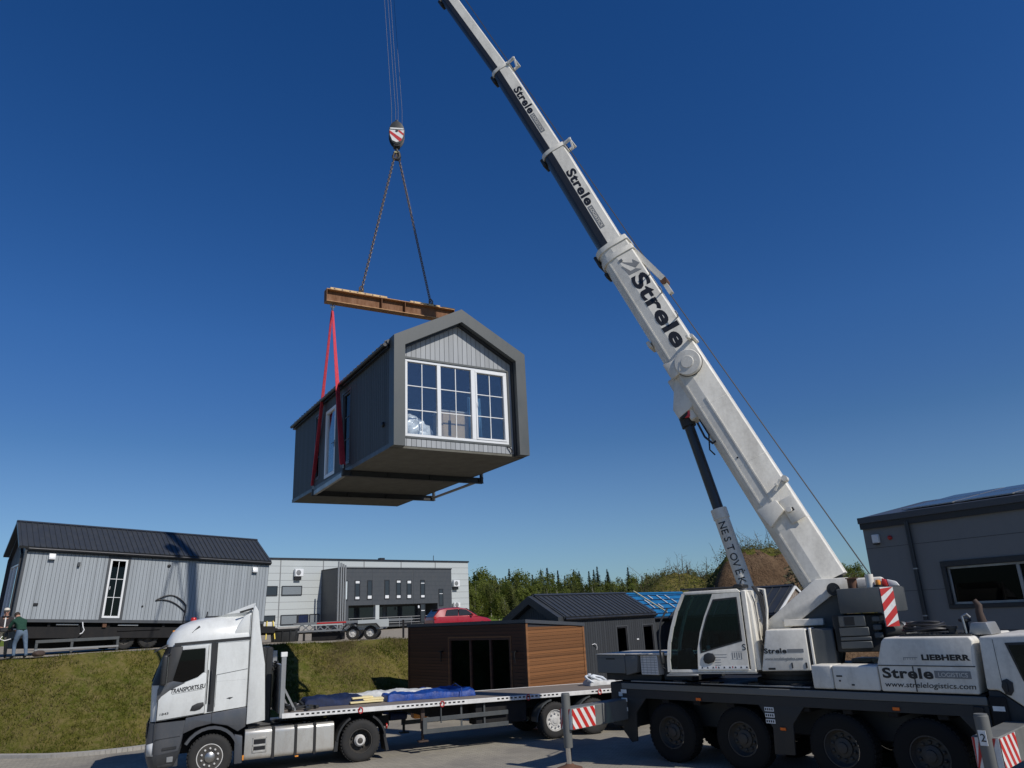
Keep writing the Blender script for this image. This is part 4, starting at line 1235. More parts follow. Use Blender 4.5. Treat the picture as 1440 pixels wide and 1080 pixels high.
for dx, dy in ((-.18, -.10), (-.06, .10), (.07, -.10), (.19, .10)):
    m_.tube([hk + Vector((dx, dy, .95)), hk + Vector((dx, dy, 2.0)), tipw + Vector((dx, dy * .6, 0))], .0065, 6)
m_.tube([hk + Vector((0, 0, 1.25)), hk + Vector((0, 0, 1.5))], .05, 8)
m_.T = TS
m_.tube([(-1.84, 0, 4.05), (1.97, 0, 12.05), (8.35, 0, 25.8), (11.62, 0, 32.05)], .016, 6)
m_.build('hoist_rope', CR)
# rope guide arm on the main section
m_ = MB('crane_white', TS); m_.beam((3.25, .10, 14.2), (2.05, .10, 12.45), .13, .16); m_.beam((3.25, -.10, 14.2), (2.05, -.10, 12.45), .13, .16); m_.mat('rust').tube([(2.05, -.16, 12.40), (2.05, .16, 12.40)], .10, 12); m_.mat('crane_white').beam((2.12, 0, 12.5), (1.9, 0, 12.0), .16, .12); m_.build('rope_guide', CR)

# --- luffing cylinder
cb_, ct_ = Vector((.62, 0, 2.45)), Vector((1.93, 0, 8.45)); d = (ct_ - cb_); Lc = d.length; dn = d.normalized()
mid = cb_ + dn * (Lc * .57)
m_ = MB('crane_white', TS); m_.tube([cb_, cb_ + dn * .3, mid - dn * .25], [.16, .185, .185], 28); m_.tube([mid - dn * .26, mid], [.205, .205], 28)
m_.T = I4
xx = -dn
# letters stand upright across the barrel, laid on the face towards the yard
for i, ch in enumerate('NESTOVĖK PO STRĖLE'):
    p = mid - dn * (.34 + i * .20) + Vector((0, .176, 0))
    m_.mat('letter_black')
    if ch == ' ': continue
    yv = (Vector((-1, 0, 0)) - xx * (Vector((-1, 0, 0)).dot(xx))).normalized()
    zv = xx.cross(yv)
    if zv.y < 0: yv = -yv; zv = xx.cross(yv)
    mm = Matrix(((*xx, 0), (*yv, 0), (*zv, 0), (0, 0, 0, 1))).transposed(); mm.translation = p - yv * .085
    m_.text(ch, .25, TS @ mm, .004, 0, None, .010)
m_.build('luffing_cylinder', CR)
m_ = MB('dark_grey', TS); m_.tube([mid, ct_ - dn * .1], .135, 28); m_.mat('crane_dark').tube([ct_ - dn * .35, ct_ - dn * .02], .19, 24); m_.tube([ct_ + Vector((0, -.3, 0)), ct_ + Vector((0, .3, 0))], .15, 20)
m_.mat('sling_red').box(ct_.x - .20, ct_.x + .02, .16, .28, ct_.z - .14, ct_.z + .30, .03)
m_.build('cylinder_rod', CR)
m_ = MB('crane_white', TS)
for y in (-.28, .28): m_.prism([(ct_.x - .55, ct_.z + .62), (ct_.x - .28, ct_.z + .1), (ct_.x + .1, ct_.z - .15), (ct_.x + .22, ct_.z + .1), (ct_.x + .05, ct_.z + 1.2)], y - .05, y + .05, 'y', .01)
m_.build('cylinder_bracket', CR)
m_ = MB('hose', TS); m_.tube([(1.55, .3, 8.1), (1.40, .34, 7.7), (1.22, .34, 7.5), (1.05, .32, 7.6), (1.0, .3, 7.8)], .03, 8); m_.tube([(1.5, .25, 8.2), (1.3, .3, 7.75), (1.32, .32, 7.35), (1.2, .33, 7.2)], .02, 8); m_.build('hose', CR)
# ------------------------------------------------------------------ tractor unit
AT = R(23.413)
TO = (-8.42, 21.24, 0)
TR = thing('lorry', 'white tractor unit with dark grey lower cab and roof spoiler, hitched to the flatbed trailer', 'lorry', TO, (0, 0, AT))
TM = Matrix.Translation(TO) @ Matrix.Rotation(AT, 4, 'Z')
# local x runs backwards along the vehicle, camera side is y = -1.25
def plan(xf, xr, w, rf=.34, rr=.06, n=6):
    P = []
    for k in range(n + 1):
        t = math.pi / 2 * k / n; P.append((xf + rf - rf * math.cos(t), -w + rf - rf * math.sin(t)))
    for k in range(3):
        t = math.pi / 2 * k / 2; P.append((xr - rr + rr * math.sin(t), -w + rr - rr * math.cos(t)))
    for k in range(3):
        t = math.pi / 2 * k / 2; P.append((xr - rr + rr * math.cos(t), w - rr + rr * math.sin(t)))
    for k in range(n + 1):
        t = math.pi / 2 * k / n; P.append((xf + rf - rf * math.sin(t), w - rf + rf * math.cos(t)))
    return P
def stack(mb, secs, cap=True, smooth=False):
    mb.loft([[(x, y, z + (dz * x if dz else 0)) for x, y in plan(xf, xr, w, rf)] for z, xf, xr, w, rf, dz in secs], True, cap, smooth)
m_ = MB('white_paint')
BX = .80
# rising waist line: z = 1.545 + .0875*x
wl = .088
stack(m_, [(1.545, -1.43, BX, 1.235, .30, wl), (1.80, -1.45, BX, 1.245, .30, .04), (2.26, -1.47, BX, 1.245, .30, 0)])
ws = [(2.262, -1.46, BX, 1.245, .30, 0), (2.7, -1.335, BX, 1.24, .32, 0), (3.20, -1.17, BX, 1.225, .34, 0)]
stack(m_, ws)
stack(m_, [(3.19, -1.22, BX, 1.235, .36, 0.03), (3.32, -1.21, BX, 1.22, .38, .02), (3.52, -1.10, BX, 1.17, .40, 0.01), (3.68, -.92, BX, 1.08, .42, 0.01), (3.78, -.66, BX, .98, .40, .01), (3.83, -.35, BX, .90, .30, 0)])
# roof spoiler and side deflectors
m_.loft([[(-.2, -.86, 3.80), (-.2, .86, 3.80), (.80, .86, 3.80), (.80, -.86, 3.80)], [(.16, -.92, 3.90), (.16, .92, 3.90), (.86, 1.0, 3.95), (.86, -1.0, 3.95)], [(.84, -.98, 4.15), (.84, .98, 4.15), (.90, 1.0, 4.16), (.90, -1.0, 4.16)]])
for s in (-1, 1):
    m_.prism([(.815, 1.18), (1.27, 1.24), (1.20, 2.6), (1.06, 3.30), (.97, 3.95), (.86, 4.12), (.815, 3.9)], s * 1.14, s * 1.235, 'y', .018)
    m_.prism([(.30, 3.20), (.80, 3.26), (.80, 3.92), (.62, 3.84), (.42, 3.5)], s * 1.06, s * 1.20, 'y', .03)
m_.build('cab', TR)
for s in (-1, 1):
    m_ = MB('black_plastic')
    m_.beam((-1.02, s * 1.238, 3.205), (.80, s * 1.238, 3.275), .02, .07)          # black strip over the door
    m_.box(-.14, .015, s * 1.228, s * 1.252, 1.56, 3.20, .004)                     # dark pillar behind the door
    m_.box(-.185, -.165, s * 1.235, s * 1.258, 1.75, 2.55)
    m_.beam((.80, s * 1.252, 1.6), (.80, s * 1.252, 3.9), .01, .014)
    m_.beam((.03, s * 1.2475, 2.42), (.77, s * 1.2475, 2.52), .006, .008); m_.beam((.03, s * 1.2475, 1.66), (.03, s * 1.2475, 2.42), .006, .008)
    m_.beam((.50, s * 1.215, 3.93), (.84, s * 1.05, 4.02), .02, .05)
    m_.prism([(.30, 1.84), (.36, 1.86), (.46, 1.86), (.40, 1.83), (.385, 1.815), (.365, 1.83)], s * 1.246, s * 1.254, 'y')
    if s < 0: m_.beam((-.62, -1.17, 3.46), (-.46, -1.12, 3.62), .02, .05)
    m_.build('trim', TR)
# windscreen band wraps the front
m_ = MB('black_plastic')
rg = []
for z, xf, w, rf in ((2.265, -1.472, 1.25, .30), (2.7, -1.345, 1.245, .32), (3.17, -1.185, 1.235, .34)):
    rg.append([(x, y, z) for x, y in [p for p in plan(xf, BX, w, rf)][0:7]][::-1] )
side = []
m_.loft([[(x, y, z) for x, y in plan(xf, -.98, w, rf)[:8] + plan(xf, -.98, w, rf)[-8:]] for z, xf, w, rf in ((2.265, -1.478, 1.252, .30), (2.7, -1.35, 1.248, .32), (3.17, -1.19, 1.238, .34))])
m_.build('windscreen_surround', TR)
m_ = MB('glass_truck')
def front_arc(xf, w, rf, n=8):
    P = []
    for k in range(2, n + 1):
        t = math.pi / 2 * k / n; P.append((xf + rf - rf * math.cos(t), -w + rf - rf * math.sin(t)))
    return P
V = []
for z, xf, w, rf in ((2.34, -1.466, 1.20, .30), (2.7, -1.362, 1.19, .32), (3.10, -1.223, 1.17, .34)):
    pl = plan(xf, 0, w, rf)
    ring = pl[1:7][::-1]; ring = [(pl[i][0], pl[i][1], z) for i in range(1, 7)] 
    V.append([(xf, -w + rf + .0, z), (xf, w - rf, z)])
m_.loft([[(a[0] - .004, a[1], a[2]), (b_[0] - .004, b_[1], b_[2]), (b_[0] + .01, b_[1], b_[2]), (a[0] + .01, a[1], a[2])] for a, b_ in V])
m_.build('windscreen', TR)
m_ = MB('black_plastic'); m_.tube([(-1.49, -.5, 2.33), (-1.40, -.1, 2.62)], .012, 6); m_.tube([(-1.49, .3, 2.33), (-1.40, .7, 2.62)], .012, 6); m_.build('wiper', TR)
# doors
for s in (-1, 1):
    m_ = MB('white_paint'); y0, y1 = s * 1.247, s * 1.268
    D = [(-1.30, 1.44), (-1.30, 2.10), (-1.05, 3.16), (-.185, 3.185), (-.185, 1.54)]
    wn = [(-1.02, 2.17), (-.98, 2.40), (-.82, 3.05), (-.30, 3.07), (-.275, 2.52), (-.42, 2.40), (-.80, 2.27)]
    m_.prism([(-1.28, 1.445), (-.20, 1.54), (-.20, 2.46), (-.275, 2.50), (-.42, 2.38), (-.80, 2.25), (-1.02, 2.14), (-1.28, 2.02)], y0, y1, 'y', .008)
    m_.prism([(-.20, 2.46), (-.20, 3.175), (-.82, 3.15), (-.82, 3.06), (-.29, 3.08), (-.275, 2.50)], y0, y1, 'y', .006)
    if s < 0:
        T_ = frame((-1.02, -1.2695, 2.055), (1, 0, .10), (0, 0, 1))
        m_.mat('letter_black').text('TRANSPORTS.EU', .14, T_, .03, .25, .80)
        m_.mat('letter_grey').beam((-.98, -1.2695, 2.035), (-.28, -1.2695, 2.105), .002, .010)
        m_.mat('letter_black').text('1845', .075, frame((-1.24, -1.2695, 1.56), (1, 0, .09), (0, 0, 1)), .01, .1, .20)
    d_ = m_.build('door', TR)
    m_ = MB('black_plastic')
    m_.prism([(-1.30, 1.92), (-1.30, 2.22), (-1.08, 3.14), (-.82, 3.15), (-.82, 3.06), (-.98, 2.40), (-1.02, 2.16)], s * 1.246, s * 1.262, 'y', .004)
    m_.mat('truck_grey').prism([(-1.32, 1.86), (-1.32, 2.16), (-1.28, 2.26), (-.98, 2.34), (-.70, 2.28), (-1.04, 2.13), (-1.22, 2.0)], s * 1.247, s * 1.272, 'y', .004)
    m_.build('window_frame', d_)
    g_ = MB('black'); g_.prism(wn, s * 1.2465, s * 1.2478, 'y'); g_.build('window_backing', d_); g_ = MB('glass_truck'); g_.prism(wn, s * 1.250, s * 1.258, 'y'); g_.build('pane', d_)  # black sheet added behind the pane to stand for the unlit cab
    m_ = MB('black_plastic'); m_.prism([(-.54, 1.62), (-.50, 1.73), (-.38, 1.785), (-.24, 1.80), (-.22, 1.72), (-.30, 1.64), (-.42, 1.61)], s * 1.268, s * 1.285, 'y', .008); m_.build('handle', d_)
m_ = MB('black')
for s in (-1, 1):
    m_.beam((-1.285, s * 1.268, 1.45), (-1.285, s * 1.268, 2.0), .006, .012, (1, 0, 0)); m_.beam((-1.285, s * 1.268, 1.452), (-.20, s * 1.268, 1.545), .006, .012); m_.beam((-.205, s * 1.268, 1.55), (-.205, s * 1.268, 3.15), .006, .010, (1, 0, 0))
    m_.beam((-.82, s * 1.266, 3.06), (-.29, s * 1.266, 3.08), .006, .016); m_.beam((-.285, s * 1.266, 3.07), (-.272, s * 1.266, 2.50), .006, .016, (1, 0, 0))
m_.build('door_seal', TR)
# grab rails, roof marker lamps and a horn
m_ = MB('black_plastic')
for s in (-1, 1): m_.tube([(-.09, s * 1.255, 1.75), (-.09, s * 1.30, 1.80), (-.09, s * 1.30, 2.5), (-.09, s * 1.255, 2.55)], .014, 8)
m_.build('grab_rail', TR)
for y in (-.8, .8): MB('amber').box(-1.10, -1.02, y - .07, y + .07, 3.505, 3.55, .012).build('marker_lamp', TR)
m_ = MB('black_plastic'); m_.prism([(-1.50, 3.02), (-1.20, 3.16), (-1.20, 3.22), (-1.47, 3.08)], -1.1, 1.1, 'y', .008); m_.build('sun_visor', TR)
# interior seen through the side window
m_ = MB('black'); m_.box(-.55, .0, -1.0, -.5, 1.75, 2.35, .05); m_.box(-.12, .05, -1.0, -.5, 2.2, 2.95, .05); m_.box(-1.3, -.95, -1.1, 1.1, 1.7, 2.25, .05)
m_.mat('board_inside').box(.1, .14, -1.15, 1.15, 1.7, 3.1); m_.mat('paper').box(-.93, -.92, -1.1, -1.0, 2.55, 2.72); m_.mat('red_lamp').ball((-.80, -1.05, 2.30), .06, 2); m_.build('interior', TR)
# mirrors
for s in (-1, 1):
    m_ = MB('black_plastic'); m_.tube([(-1.10, s * 1.25, 2.98), (-1.22, s * 1.44, 2.95)], .025, 8); m_.tube([(-1.16, s * 1.25, 2.3), (-1.24, s * 1.44, 2.32)], .025, 8)
    m_.box(-1.27, -1.13, s * 1.34, s * 1.54, 2.26, 2.98, .05, seg=3); m_.mat('chrome').box(-1.129, -1.125, s * 1.36, s * 1.52, 2.32, 2.92); m_.build('mirror', TR)
# lower cab, bumper and steps
m_ = MB('truck_grey')
stack(m_, [(.38, -1.40, -.72, 1.16, .34, 0), (.62, -1.47, -.72, 1.24, .34, 0), (1.0, -1.49, -.66, 1.25, .34, 0), (1.42, -1.46, -.60, 1.245, .32, .02)])
for s in (-1, 1):
    m_.prism([(-.66, 1.10), (-.62, 1.46), (.80, 1.60), (.80, 1.14), (.62, 1.04), (.36, 1.20), (.0, 1.28), (-.36, 1.22)], s * 1.10, s * 1.242, 'y', .012)
    # wheel arch lip and rear flap
    P = []
    for k in range(11):
        t = R(18 + 132 * k / 10); P.append((.70 * math.cos(t), .52 + .70 * math.sin(t)))
    Q = [(x * .90, .52 + (z - .52) * .90) for x, z in P][::-1]
    for i in range(10): m_.prism([P[i], P[i + 1], Q[9 - i], Q[10 - i]], s * .92, s * 1.262, 'y')
    m_.prism([(.55, .98), (.74, .92), (.76, .30), (.58, .30)], s * .95, s * 1.255, 'y', .012)
m_.build('lower_cab', TR)
m_ = MB('black_plastic')
for s in (-1, 1):
    m_.prism([(-1.30, .66), (-.72, .74), (-.66, .90), (-.70, .68), (-.82, .40), (-1.26, .36)], s * 1.248, s * 1.262, 'y', .004)
    m_.box(-1.18, -.84, s * 1.18, s * 1.27, .40, .46, .01)
m_.box(-1.496, -1.48, -1.0, 1.0, 1.05, 1.40, .004)
for s in (-1, 1):
    m_.beam((-1.30, s * 1.251, 1.43), (-1.30, s * 1.251, .70), .010, .012, (1, 0, 0)); m_.beam((-1.30, s * 1.252, 1.02), (-.72, s * 1.252, 1.06), .010, .012)
    m_.beam((-.02, s * 1.243, 1.29), (-.02, s * 1.243, 1.54), .008, .012, (1, 0, 0)); m_.beam((-1.1, s * 1.262, .80), (-.78, s * 1.262, .82), .012, .05)
for k in range(5): m_.box(-1.507, -1.49, -.95, .95, 1.08 + k * .065, 1.11 + k * .065)
m_.build('grille', TR)
for s in (-1, 1):
    m_ = MB('headlamp'); m_.loft([[(-1.50, s * .72, .66), (-1.44, s * 1.12, .66), (-1.30, s * 1.235, .66)], [(-1.505, s * .72, .86), (-1.445, s * 1.12, .92), (-1.31, s * 1.24, .96)]], False, False)
    o_ = m_.build('headlight', TR); o_.modifiers.new('s', 'SOLIDIFY').thickness = .012
m_ = MB('galv'); m_.box(-.98, -.84, -1.275, -1.263, .50, .62, .02); m_.build('fog_lamp', TR); MB('amber').box(.76, .80, -1.262, -1.252, .36, .48, .006).build('marker_lamp', TR)
m_ = MB('red_lamp'); m_.lathe([(.075, 0), (.075, .05), (.055, .085), (.0001, .09)], (-.62, -.55, 3.77), 'z', 16); m_.build('roof_beacon', TR)
m_ = MB('black_plastic'); m_.tube([(-.3, -.2, 3.82), (-.28, -.2, 4.0)], .02, 6); m_.box(-.34, .05, -.55, -.2, 3.825, 3.875, .02); m_.build('roof_hatch', TR)
# frame, tanks, fifth wheel
m_ = MB('chassis_black')
for s in (-1, 1): m_.box(-1.2, 4.7, s * .36, s * .46, .72, 1.0, .01)
m_.box(.9, 4.7, -.36, .36, .8, .9, .01); m_.box(-.3, .3, -1.0, 1.0, .40, .62, .04); m_.box(3.5, 4.0, -.8, .8, .38, .66, .06)
m_.box(3.2, 4.3, -.45, .45, 1.0, 1.12, .03); m_.box(-1.2, .9, -.8, .8, .60, 1.40, .04)
m_.build('frame', TR)
m_ = MB('alu_tank')
for s in (-1, 1):
    rr = [(s * (1.16 if k else 1.16) , 0)]
    P = []
    for cx_, cz_, a0 in ((1.13, .95, 0), (.62, .95, 90), (.62, .44, 180), (1.13, .44, 270)):
        for k in range(5):
            t = R(a0 + 90 * k / 4); P.append((s * (cx_ + .10 * math.cos(t)), cz_ + .10 * math.sin(t)))
    for a, b in ((.80, 1.50), (1.515, 3.04)): m_.prism(P, a, b, 'x', .02)
m_.mat('black').box(1.02, 1.30, -1.238, -1.231, .56, .64); m_.box(1.02, 1.30, -1.238, -1.231, .70, .80); m_.mat('alu_tank').box(.99, 1.34, -1.250, -1.236, .645, .69, .01); m_.box(.99, 1.34, -1.25, -1.236, .81, .86, .01); m_.box(.99, 1.34, -1.25, -1.236, .50, .55, .01)
m_.box(.99, 1.02, -1.25, -1.236, .5, .86, .005); m_.box(1.31, 1.34, -1.25, -1.236, .5, .86, .005)
m_.build('fuel_tank', TR)
m_ = MB('rubber')
for x in (1.46, 2.02, 2.50): m_.box(x, x + .075, -1.244, -.52, .325, 1.064, .01)
m_.mat('black').lathe([(.06, 0), (.06, .05), (.0001, .06)], (2.30, -.95, 1.05), 'z', 14); m_.lathe([(.06, 0), (.06, .05), (.0001, .06)], (2.88, -.95, 1.05), 'z', 14)
m_.mat('amber').box(2.05, 2.14, -1.25, -1.2, .30, .335, .006)
m_.build('tank_strap', TR)
m_ = MB('black_plastic')
for k in range(7): m_.tube([(.86 + k * .05, -1.0 + .12 * k, 1.12 + .02 * math.sin(k * 2)), (1.3, -.9 + .1 * k, 1.10), (1.7, -.7 + .1 * k, 1.08)], .028, 6)
m_.box(1.28, 1.46, -.55, .8, 1.0, 3.0, .03)
for k in range(4): m_.tube([(1.42, -.3 + k * .1, 2.6), (1.62, -.32 + k * .1, 2.2), (1.55, -.3 + k * .1, 1.7), (1.9, -.25 + k * .1, 1.35)], .022, 6)
for k in range(9): m_.tube([(1.52 + .09 * math.sin(k * 1.7), -.35, 2.62 - k * .035), (1.55 + .09 * math.cos(k * 1.7), -.15, 2.60 - k * .035)], .02, 6)
m_.build('air_lines', TR)
for s in (-1, 1):
    m_ = MB('black_plastic')
    for t0, t1 in ((118, 175), (5, 62)):
        P = [(3.77 + .67 * math.cos(R(t0 + (t1 - t0) * k / 6)), .52 + .67 * math.sin(R(t0 + (t1 - t0) * k / 6))) for k in range(7)]
        Q = [(3.77 + .62 * math.cos(R(t0 + (t1 - t0) * k / 6)), .52 + .62 * math.sin(R(t0 + (t1 - t0) * k / 6))) for k in range(7)]
        for k in range(6): m_.prism([P[k], P[k + 1], Q[k + 1], Q[k]], s * .62, s * 1.24, 'y')
    m_.prism([(4.36, .62), (4.42, .62), (4.52, .22), (4.44, .20)], s * .64, s * 1.22, 'y'); m_.prism([(3.08, .58), (3.16, .58), (3.14, .32), (3.04, .32)], s * .64, s * 1.22, 'y')
    m_.mat('red_lamp').lathe([(.07, 0), (.07, .03)], (4.46, s * 1.1, .80), 'x', 14)
    m_.build('mudguard', TR)
    for x, yo, w, rim, dish in ((0, 1.235, .33, 'hubwhite', .10), (3.75, 1.235, .33, 'rim_dark', .75)):
        t_ = MB('tyre'); r_ = MB(rim); wheel(t_, r_, x, s * yo, .51, .515, w, s, .60, seg=44, dish=dish)
        if x:
            r_.mat('hubwhite').lathe([(.15, .24), (.15, .12), (.11, .07), (.0001, .06)], (x, s * yo, .51), 'y', 20, True, -s)
            wheel(t_, r_, x, s * (yo - .36), .51, .515, w, s, .60, seg=44, dish=.3)
        else:
            r_.mat('steel').lathe([(.12, .05), (.12, -.01), (.08, -.035), (.0001, -.04)], (x, s * yo, .51), 'y', 20, True, -s)
            r_.mat('rim_dark').lathe([(.315, .012), (.27, .03), (.25, .06)], (x, s * yo, .51), 'y', 36, True, -s)
        o_ = r_.build('wheel', TR); t_.build('tyre', o_)

# ------------------------------------------------------------------ flatbed semi-trailer
FT = thing('flatbed_trailer', 'long flatbed trailer with wooden deck and white perforated side rail behind the white tractor', 'trailer', TO, (0, 0, AT))
dk = lambda x: 1.355 - .0125 * (x - 1.75)                    # deck height falls gently to the rear
x0, x1 = 1.68, 14.6
sl = R(.716)
Md = Matrix.Translation((x0, 0, dk(x0))) @ Matrix.Rotation(sl, 4, 'Y')
m_ = MB('deck_planks', Md)
n = 16
for k in range(n): m_.box(0, x1 - x0, -1.16 + k * 2.32 / n + .004, -1.16 + (k + 1) * 2.32 / n - .004, -.04, .0)
m_.build('deck', FT)
m_ = MB('stripe_white', Md)
for s in (-1, 1):
    m_.box(0, x1 - x0, s * 1.165, s * 1.25, -.115, .004, .008)
    m_.mat('letter_black'); k = .35
    while k < x1 - x0 - .3:
        if int(k * 1.0) % 3 != 2: m_.box(k, k + .075, s * 1.2495, s * 1.2525, -.062, -.022)
        k += .135
    m_.mat('stripe_white')
m_.build('side_rail', FT)
for k in (2.05, 4.35, 7.0, 9.4):
    m_ = MB('red_paint', Md)
    for t in range(12):
        a = 2 * math.pi * t / 12; b_ = 2 * math.pi * (t + 1) / 12
        m_.tube([(k + .055 * math.cos(a), -1.262, -.06 + .075 * math.sin(a)), (k + .055 * math.cos(b_), -1.262, -.06 + .075 * math.sin(b_))], .014, 6)
    m_.build('lashing_ring', FT)
m_ = MB('chassis_black', Md)
for s in (-1, 1):
    m_.prism([(.2, -.12), (12.8, -.12), (12.8, -.42), (4.2, -.46), (3.4, -.24), (.2, -.22)], s * .44, s * .54, 'y')
k = .5
while k < 12.7: m_.box(k, k + .06, -1.15, 1.15, -.14, -.045); k += .6
m_.box(5.4, 7.0, -1.1, -.5, -.72, -.14, .02); m_.box(6.6, 7.6, .3, 1.1, -.70, -.14, .02)
m_.build('chassis', FT)
m_ = MB('galv'); zt = dk(1.7)
for s in (-1, 1): m_.box(1.62, 1.74, s * 1.23, s * 1.12, zt - .1, 2.86, .008)
m_.mat('paper').box(1.60, 1.76, -1.24, -1.11, 2.75, 2.87, .006)
m_.mat('galv').box(1.60, 1.63, -1.12, 1.12, zt, 2.55); m_.box(1.61, 1.72, -1.12, 1.12, 2.46, 2.54, .008)
for k in range(12): m_.box(1.63, 1.655, -1.08 + k * .19, -1.02 + k * .19, zt, 2.46)
m_.beam((1.74, -1.0, 1.95), (2.05, -1.0, zt + .02), .05, .05); m_.beam((1.74, 1.0, 1.95), (2.05, 1.0, zt + .02), .05, .05)
m_.build('headboard', FT)
m_ = MB('crane_grey')
for s in (-1, 1):
    m_.box(5.48, 8.05, s * 1.16, s * 1.2, .80, .92, .008); m_.box(5.48, 8.05, s * 1.16, s * 1.2, .50, .62, .008); m_.box(5.48, 5.60, s * 1.155, s * 1.205, .50, .92, .008)
    for x in (6.6, 7.3): m_.box(x, x + .05, s * 1.14, s * 1.158, .5, 1.25)
    m_.tube([(6.0, s * 1.22, 1.2), (6.0, s * 1.22, .75)], .02, 8)
m_.build('side_guard', FT)
m_ = MB('crane_dark')
for s in (-1, 1): m_ = MB('crane_dark' if s > 0 else 'rust_dark'); m_.box(5.46, 5.57, s * .98, s * 1.08, .62, 1.2, .012); m_.box(5.48, 5.55, s * 1.0, s * 1.06, .34, .64, .008); m_.box(5.38, 5.66, s * .92, s * 1.14, .29, .335, .012); m_.build('landing_leg', FT)
for x in (9.55, 10.86, 12.17):
    for s in (-1, 1):
        t_ = MB('tyre'); r_ = MB('hubwhite' if x < 10 else 'rim_dark'); wheel(t_, r_, x, s * 1.225, .50, .50, .38, s, .60, seg=40, dish=.12)
        o_ = r_.build('wheel', FT); t_.build('tyre', o_)
        m_ = MB('crane_grey'); P = [(x + .62 * math.cos(R(100 + 80 * k / 6)), .50 + .60 * math.sin(R(100 + 80 * k / 6))) for k in range(7)]; Q = [(x + .58 * math.cos(R(100 + 80 * k / 6)), .50 + .56 * math.sin(R(100 + 80 * k / 6))) for k in range(7)]
        for k in range(6): m_.prism([P[k], P[k + 1], Q[k + 1], Q[k]], s * .8, s * 1.22, 'y')
        m_.build('mudguard', FT)
m_ = MB('chassis_black'); m_.box(9.3, 12.6, -.2, .2, .4, .6, .04); 
for x in (9.55, 10.86, 12.17): m_.tube([(x, -1.1, .5), (x, 1.1, .5)], .08, 12); m_.box(x - .5, x + .1, -.5, -.4, .5, .78, .02); m_.box(x - .5, x + .1, .4, .5, .5, .78, .02)
m_.build('axle', FT)

# load lying on the deck
def lump(mb, x0, x1, y0, y1, zb, h, seed, nx=44, ny=26, rough=.35, edge=.14):
    rings = []; V = []
    for i in range(nx + 1):
        for j in range(ny + 1):
            u = i / nx; v = j / ny
            x = x0 + (x1 - x0) * u; y = y0 + (y1 - y0) * v
            e = min(1, min(u, 1 - u) * (x1 - x0) / edge) ** .30 * min(1, min(v, 1 - v) * (y1 - y0) / edge) ** .30
            nn = noise.noise(Vector((x * 1.7 + seed, y * 1.7, seed))) * .5 + noise.noise(Vector((x * 5 + seed, y * 5, 3.1))) * .22 + abs(noise.noise(Vector((x * 9, y * 9 + seed, 1)))) * .16
            z = zb + e * h * (1 + rough * nn)
            xx = x + .05 * noise.noise(Vector((y * 2, z * 3, seed))); yy = y + .06 * noise.noise(Vector((x * 2, z * 3, seed + 5)))
            V.append((xx, yy, z))
    F = []
    for i in range(nx):
        for j in range(ny): a = i * (ny + 1) + j; F.append((a, a + ny + 1, a + ny + 2, a + 1))
    mb.add(V, F, True)
tl = lambda x, y, h=0: TM @ Vector((x, y, dk(x) + .005 + h))
def load(name, label, cat, x, y, group=None): return thing(name, label, cat, tl(x, y), (0, sl, AT), group)
t = load('tarpaulin_bundle', 'large bright blue tarpaulin bundle lying on the middle of the flatbed deck', 'tarpaulin', 5.85, .35)
m_ = MB('tarp_blue'); lump(m_, -1.15, 1.55, -.62, .85, 0, .165, 4, 120, 64, .85, .05)
m_.tube([(1.05, -.80, .02), (1.08, -.66, .24), (1.1, 0, .33), (1.1, .5, .2)], .012, 6); m_.build('sheet', t)
t = load('tarpaulin_bundle', 'dark navy tarpaulin heap at the front end of the flatbed deck', 'tarpaulin', 3.15, .35)
m_ = MB('tarp_navy'); lump(m_, -.75, .95, -.55, .6, 0, .20, 9, 60, 40, .9, .10); m_.build('sheet', t)
t = load('plastic_sheet', 'pale grey plastic sheet spread along the far side of the flatbed deck', 'plastic sheet', 4.9, .85)
m_ = MB('sheet_grey'); lump(m_, -1.15, 1.5, -.25, .32, 0, .20, 14, 60, 24, .8, .10); m_.build('sheet', t)
t = load('insulation_board', 'stack of torn cream insulation boards between the navy and blue tarpaulins', 'insulation boards', 4.10, -.05)
m_ = MB('foam')
for k, (dx, dy, a, l, w_) in enumerate(((0, 0, 4, .95, .42), (.12, .05, -5, .80, .40), (-.12, .02, 9, .62, .34))):
    Mx = Matrix.Translation((dx, dy, .02 + k * .055)) @ Matrix.Rotation(R(a), 4, 'Z'); m_.box(-l / 2, l / 2, -w_ / 2, w_ / 2, 0, .05, .008, Mx)
m_.build('boards', t)
t = load('rubble_heap', 'small heap of dark scrap beside the headboard of the flatbed', 'scrap', 2.15, -.45)
m_ = MB('crane_dark')
random.seed(3)
for k in range(14):
    Mx = Matrix.Translation((random.uniform(-.25, .45), random.uniform(-.5, .5), .05)) @ Matrix.Rotation(random.uniform(0, 6), 4, 'Z') @ Matrix.Rotation(random.uniform(-.4, .4), 4, 'Y')
    l = random.uniform(.08, .30); m_.box(-l, l, -.035, .035, -.03, .04, .006, Mx)
m_.build('pieces', t)
t = thing('tarpaulin_roll', 'rolled blue tarpaulin hanging below the flatbed rail behind the tractor rear wheel', 'tarpaulin', TM @ Vector((5.1, .2, .62)), (0, 0, AT))
m_ = MB('tarp_blue'); m_.tube([(-.45, -.1, .45), (0, -.15, .42), (.35, -.12, .45)], [.10, .14, .1], 14); m_.mat('tarp_navy').tube([(-.3, -.3, .3), (.2, -.28, .28)], [.12, .1], 12); m_.build('roll', t)
m_ = MB('amber'); m_.box(.35, .75, -.6, -.2, .2, .5, .03); m_.build('strap_box', t)
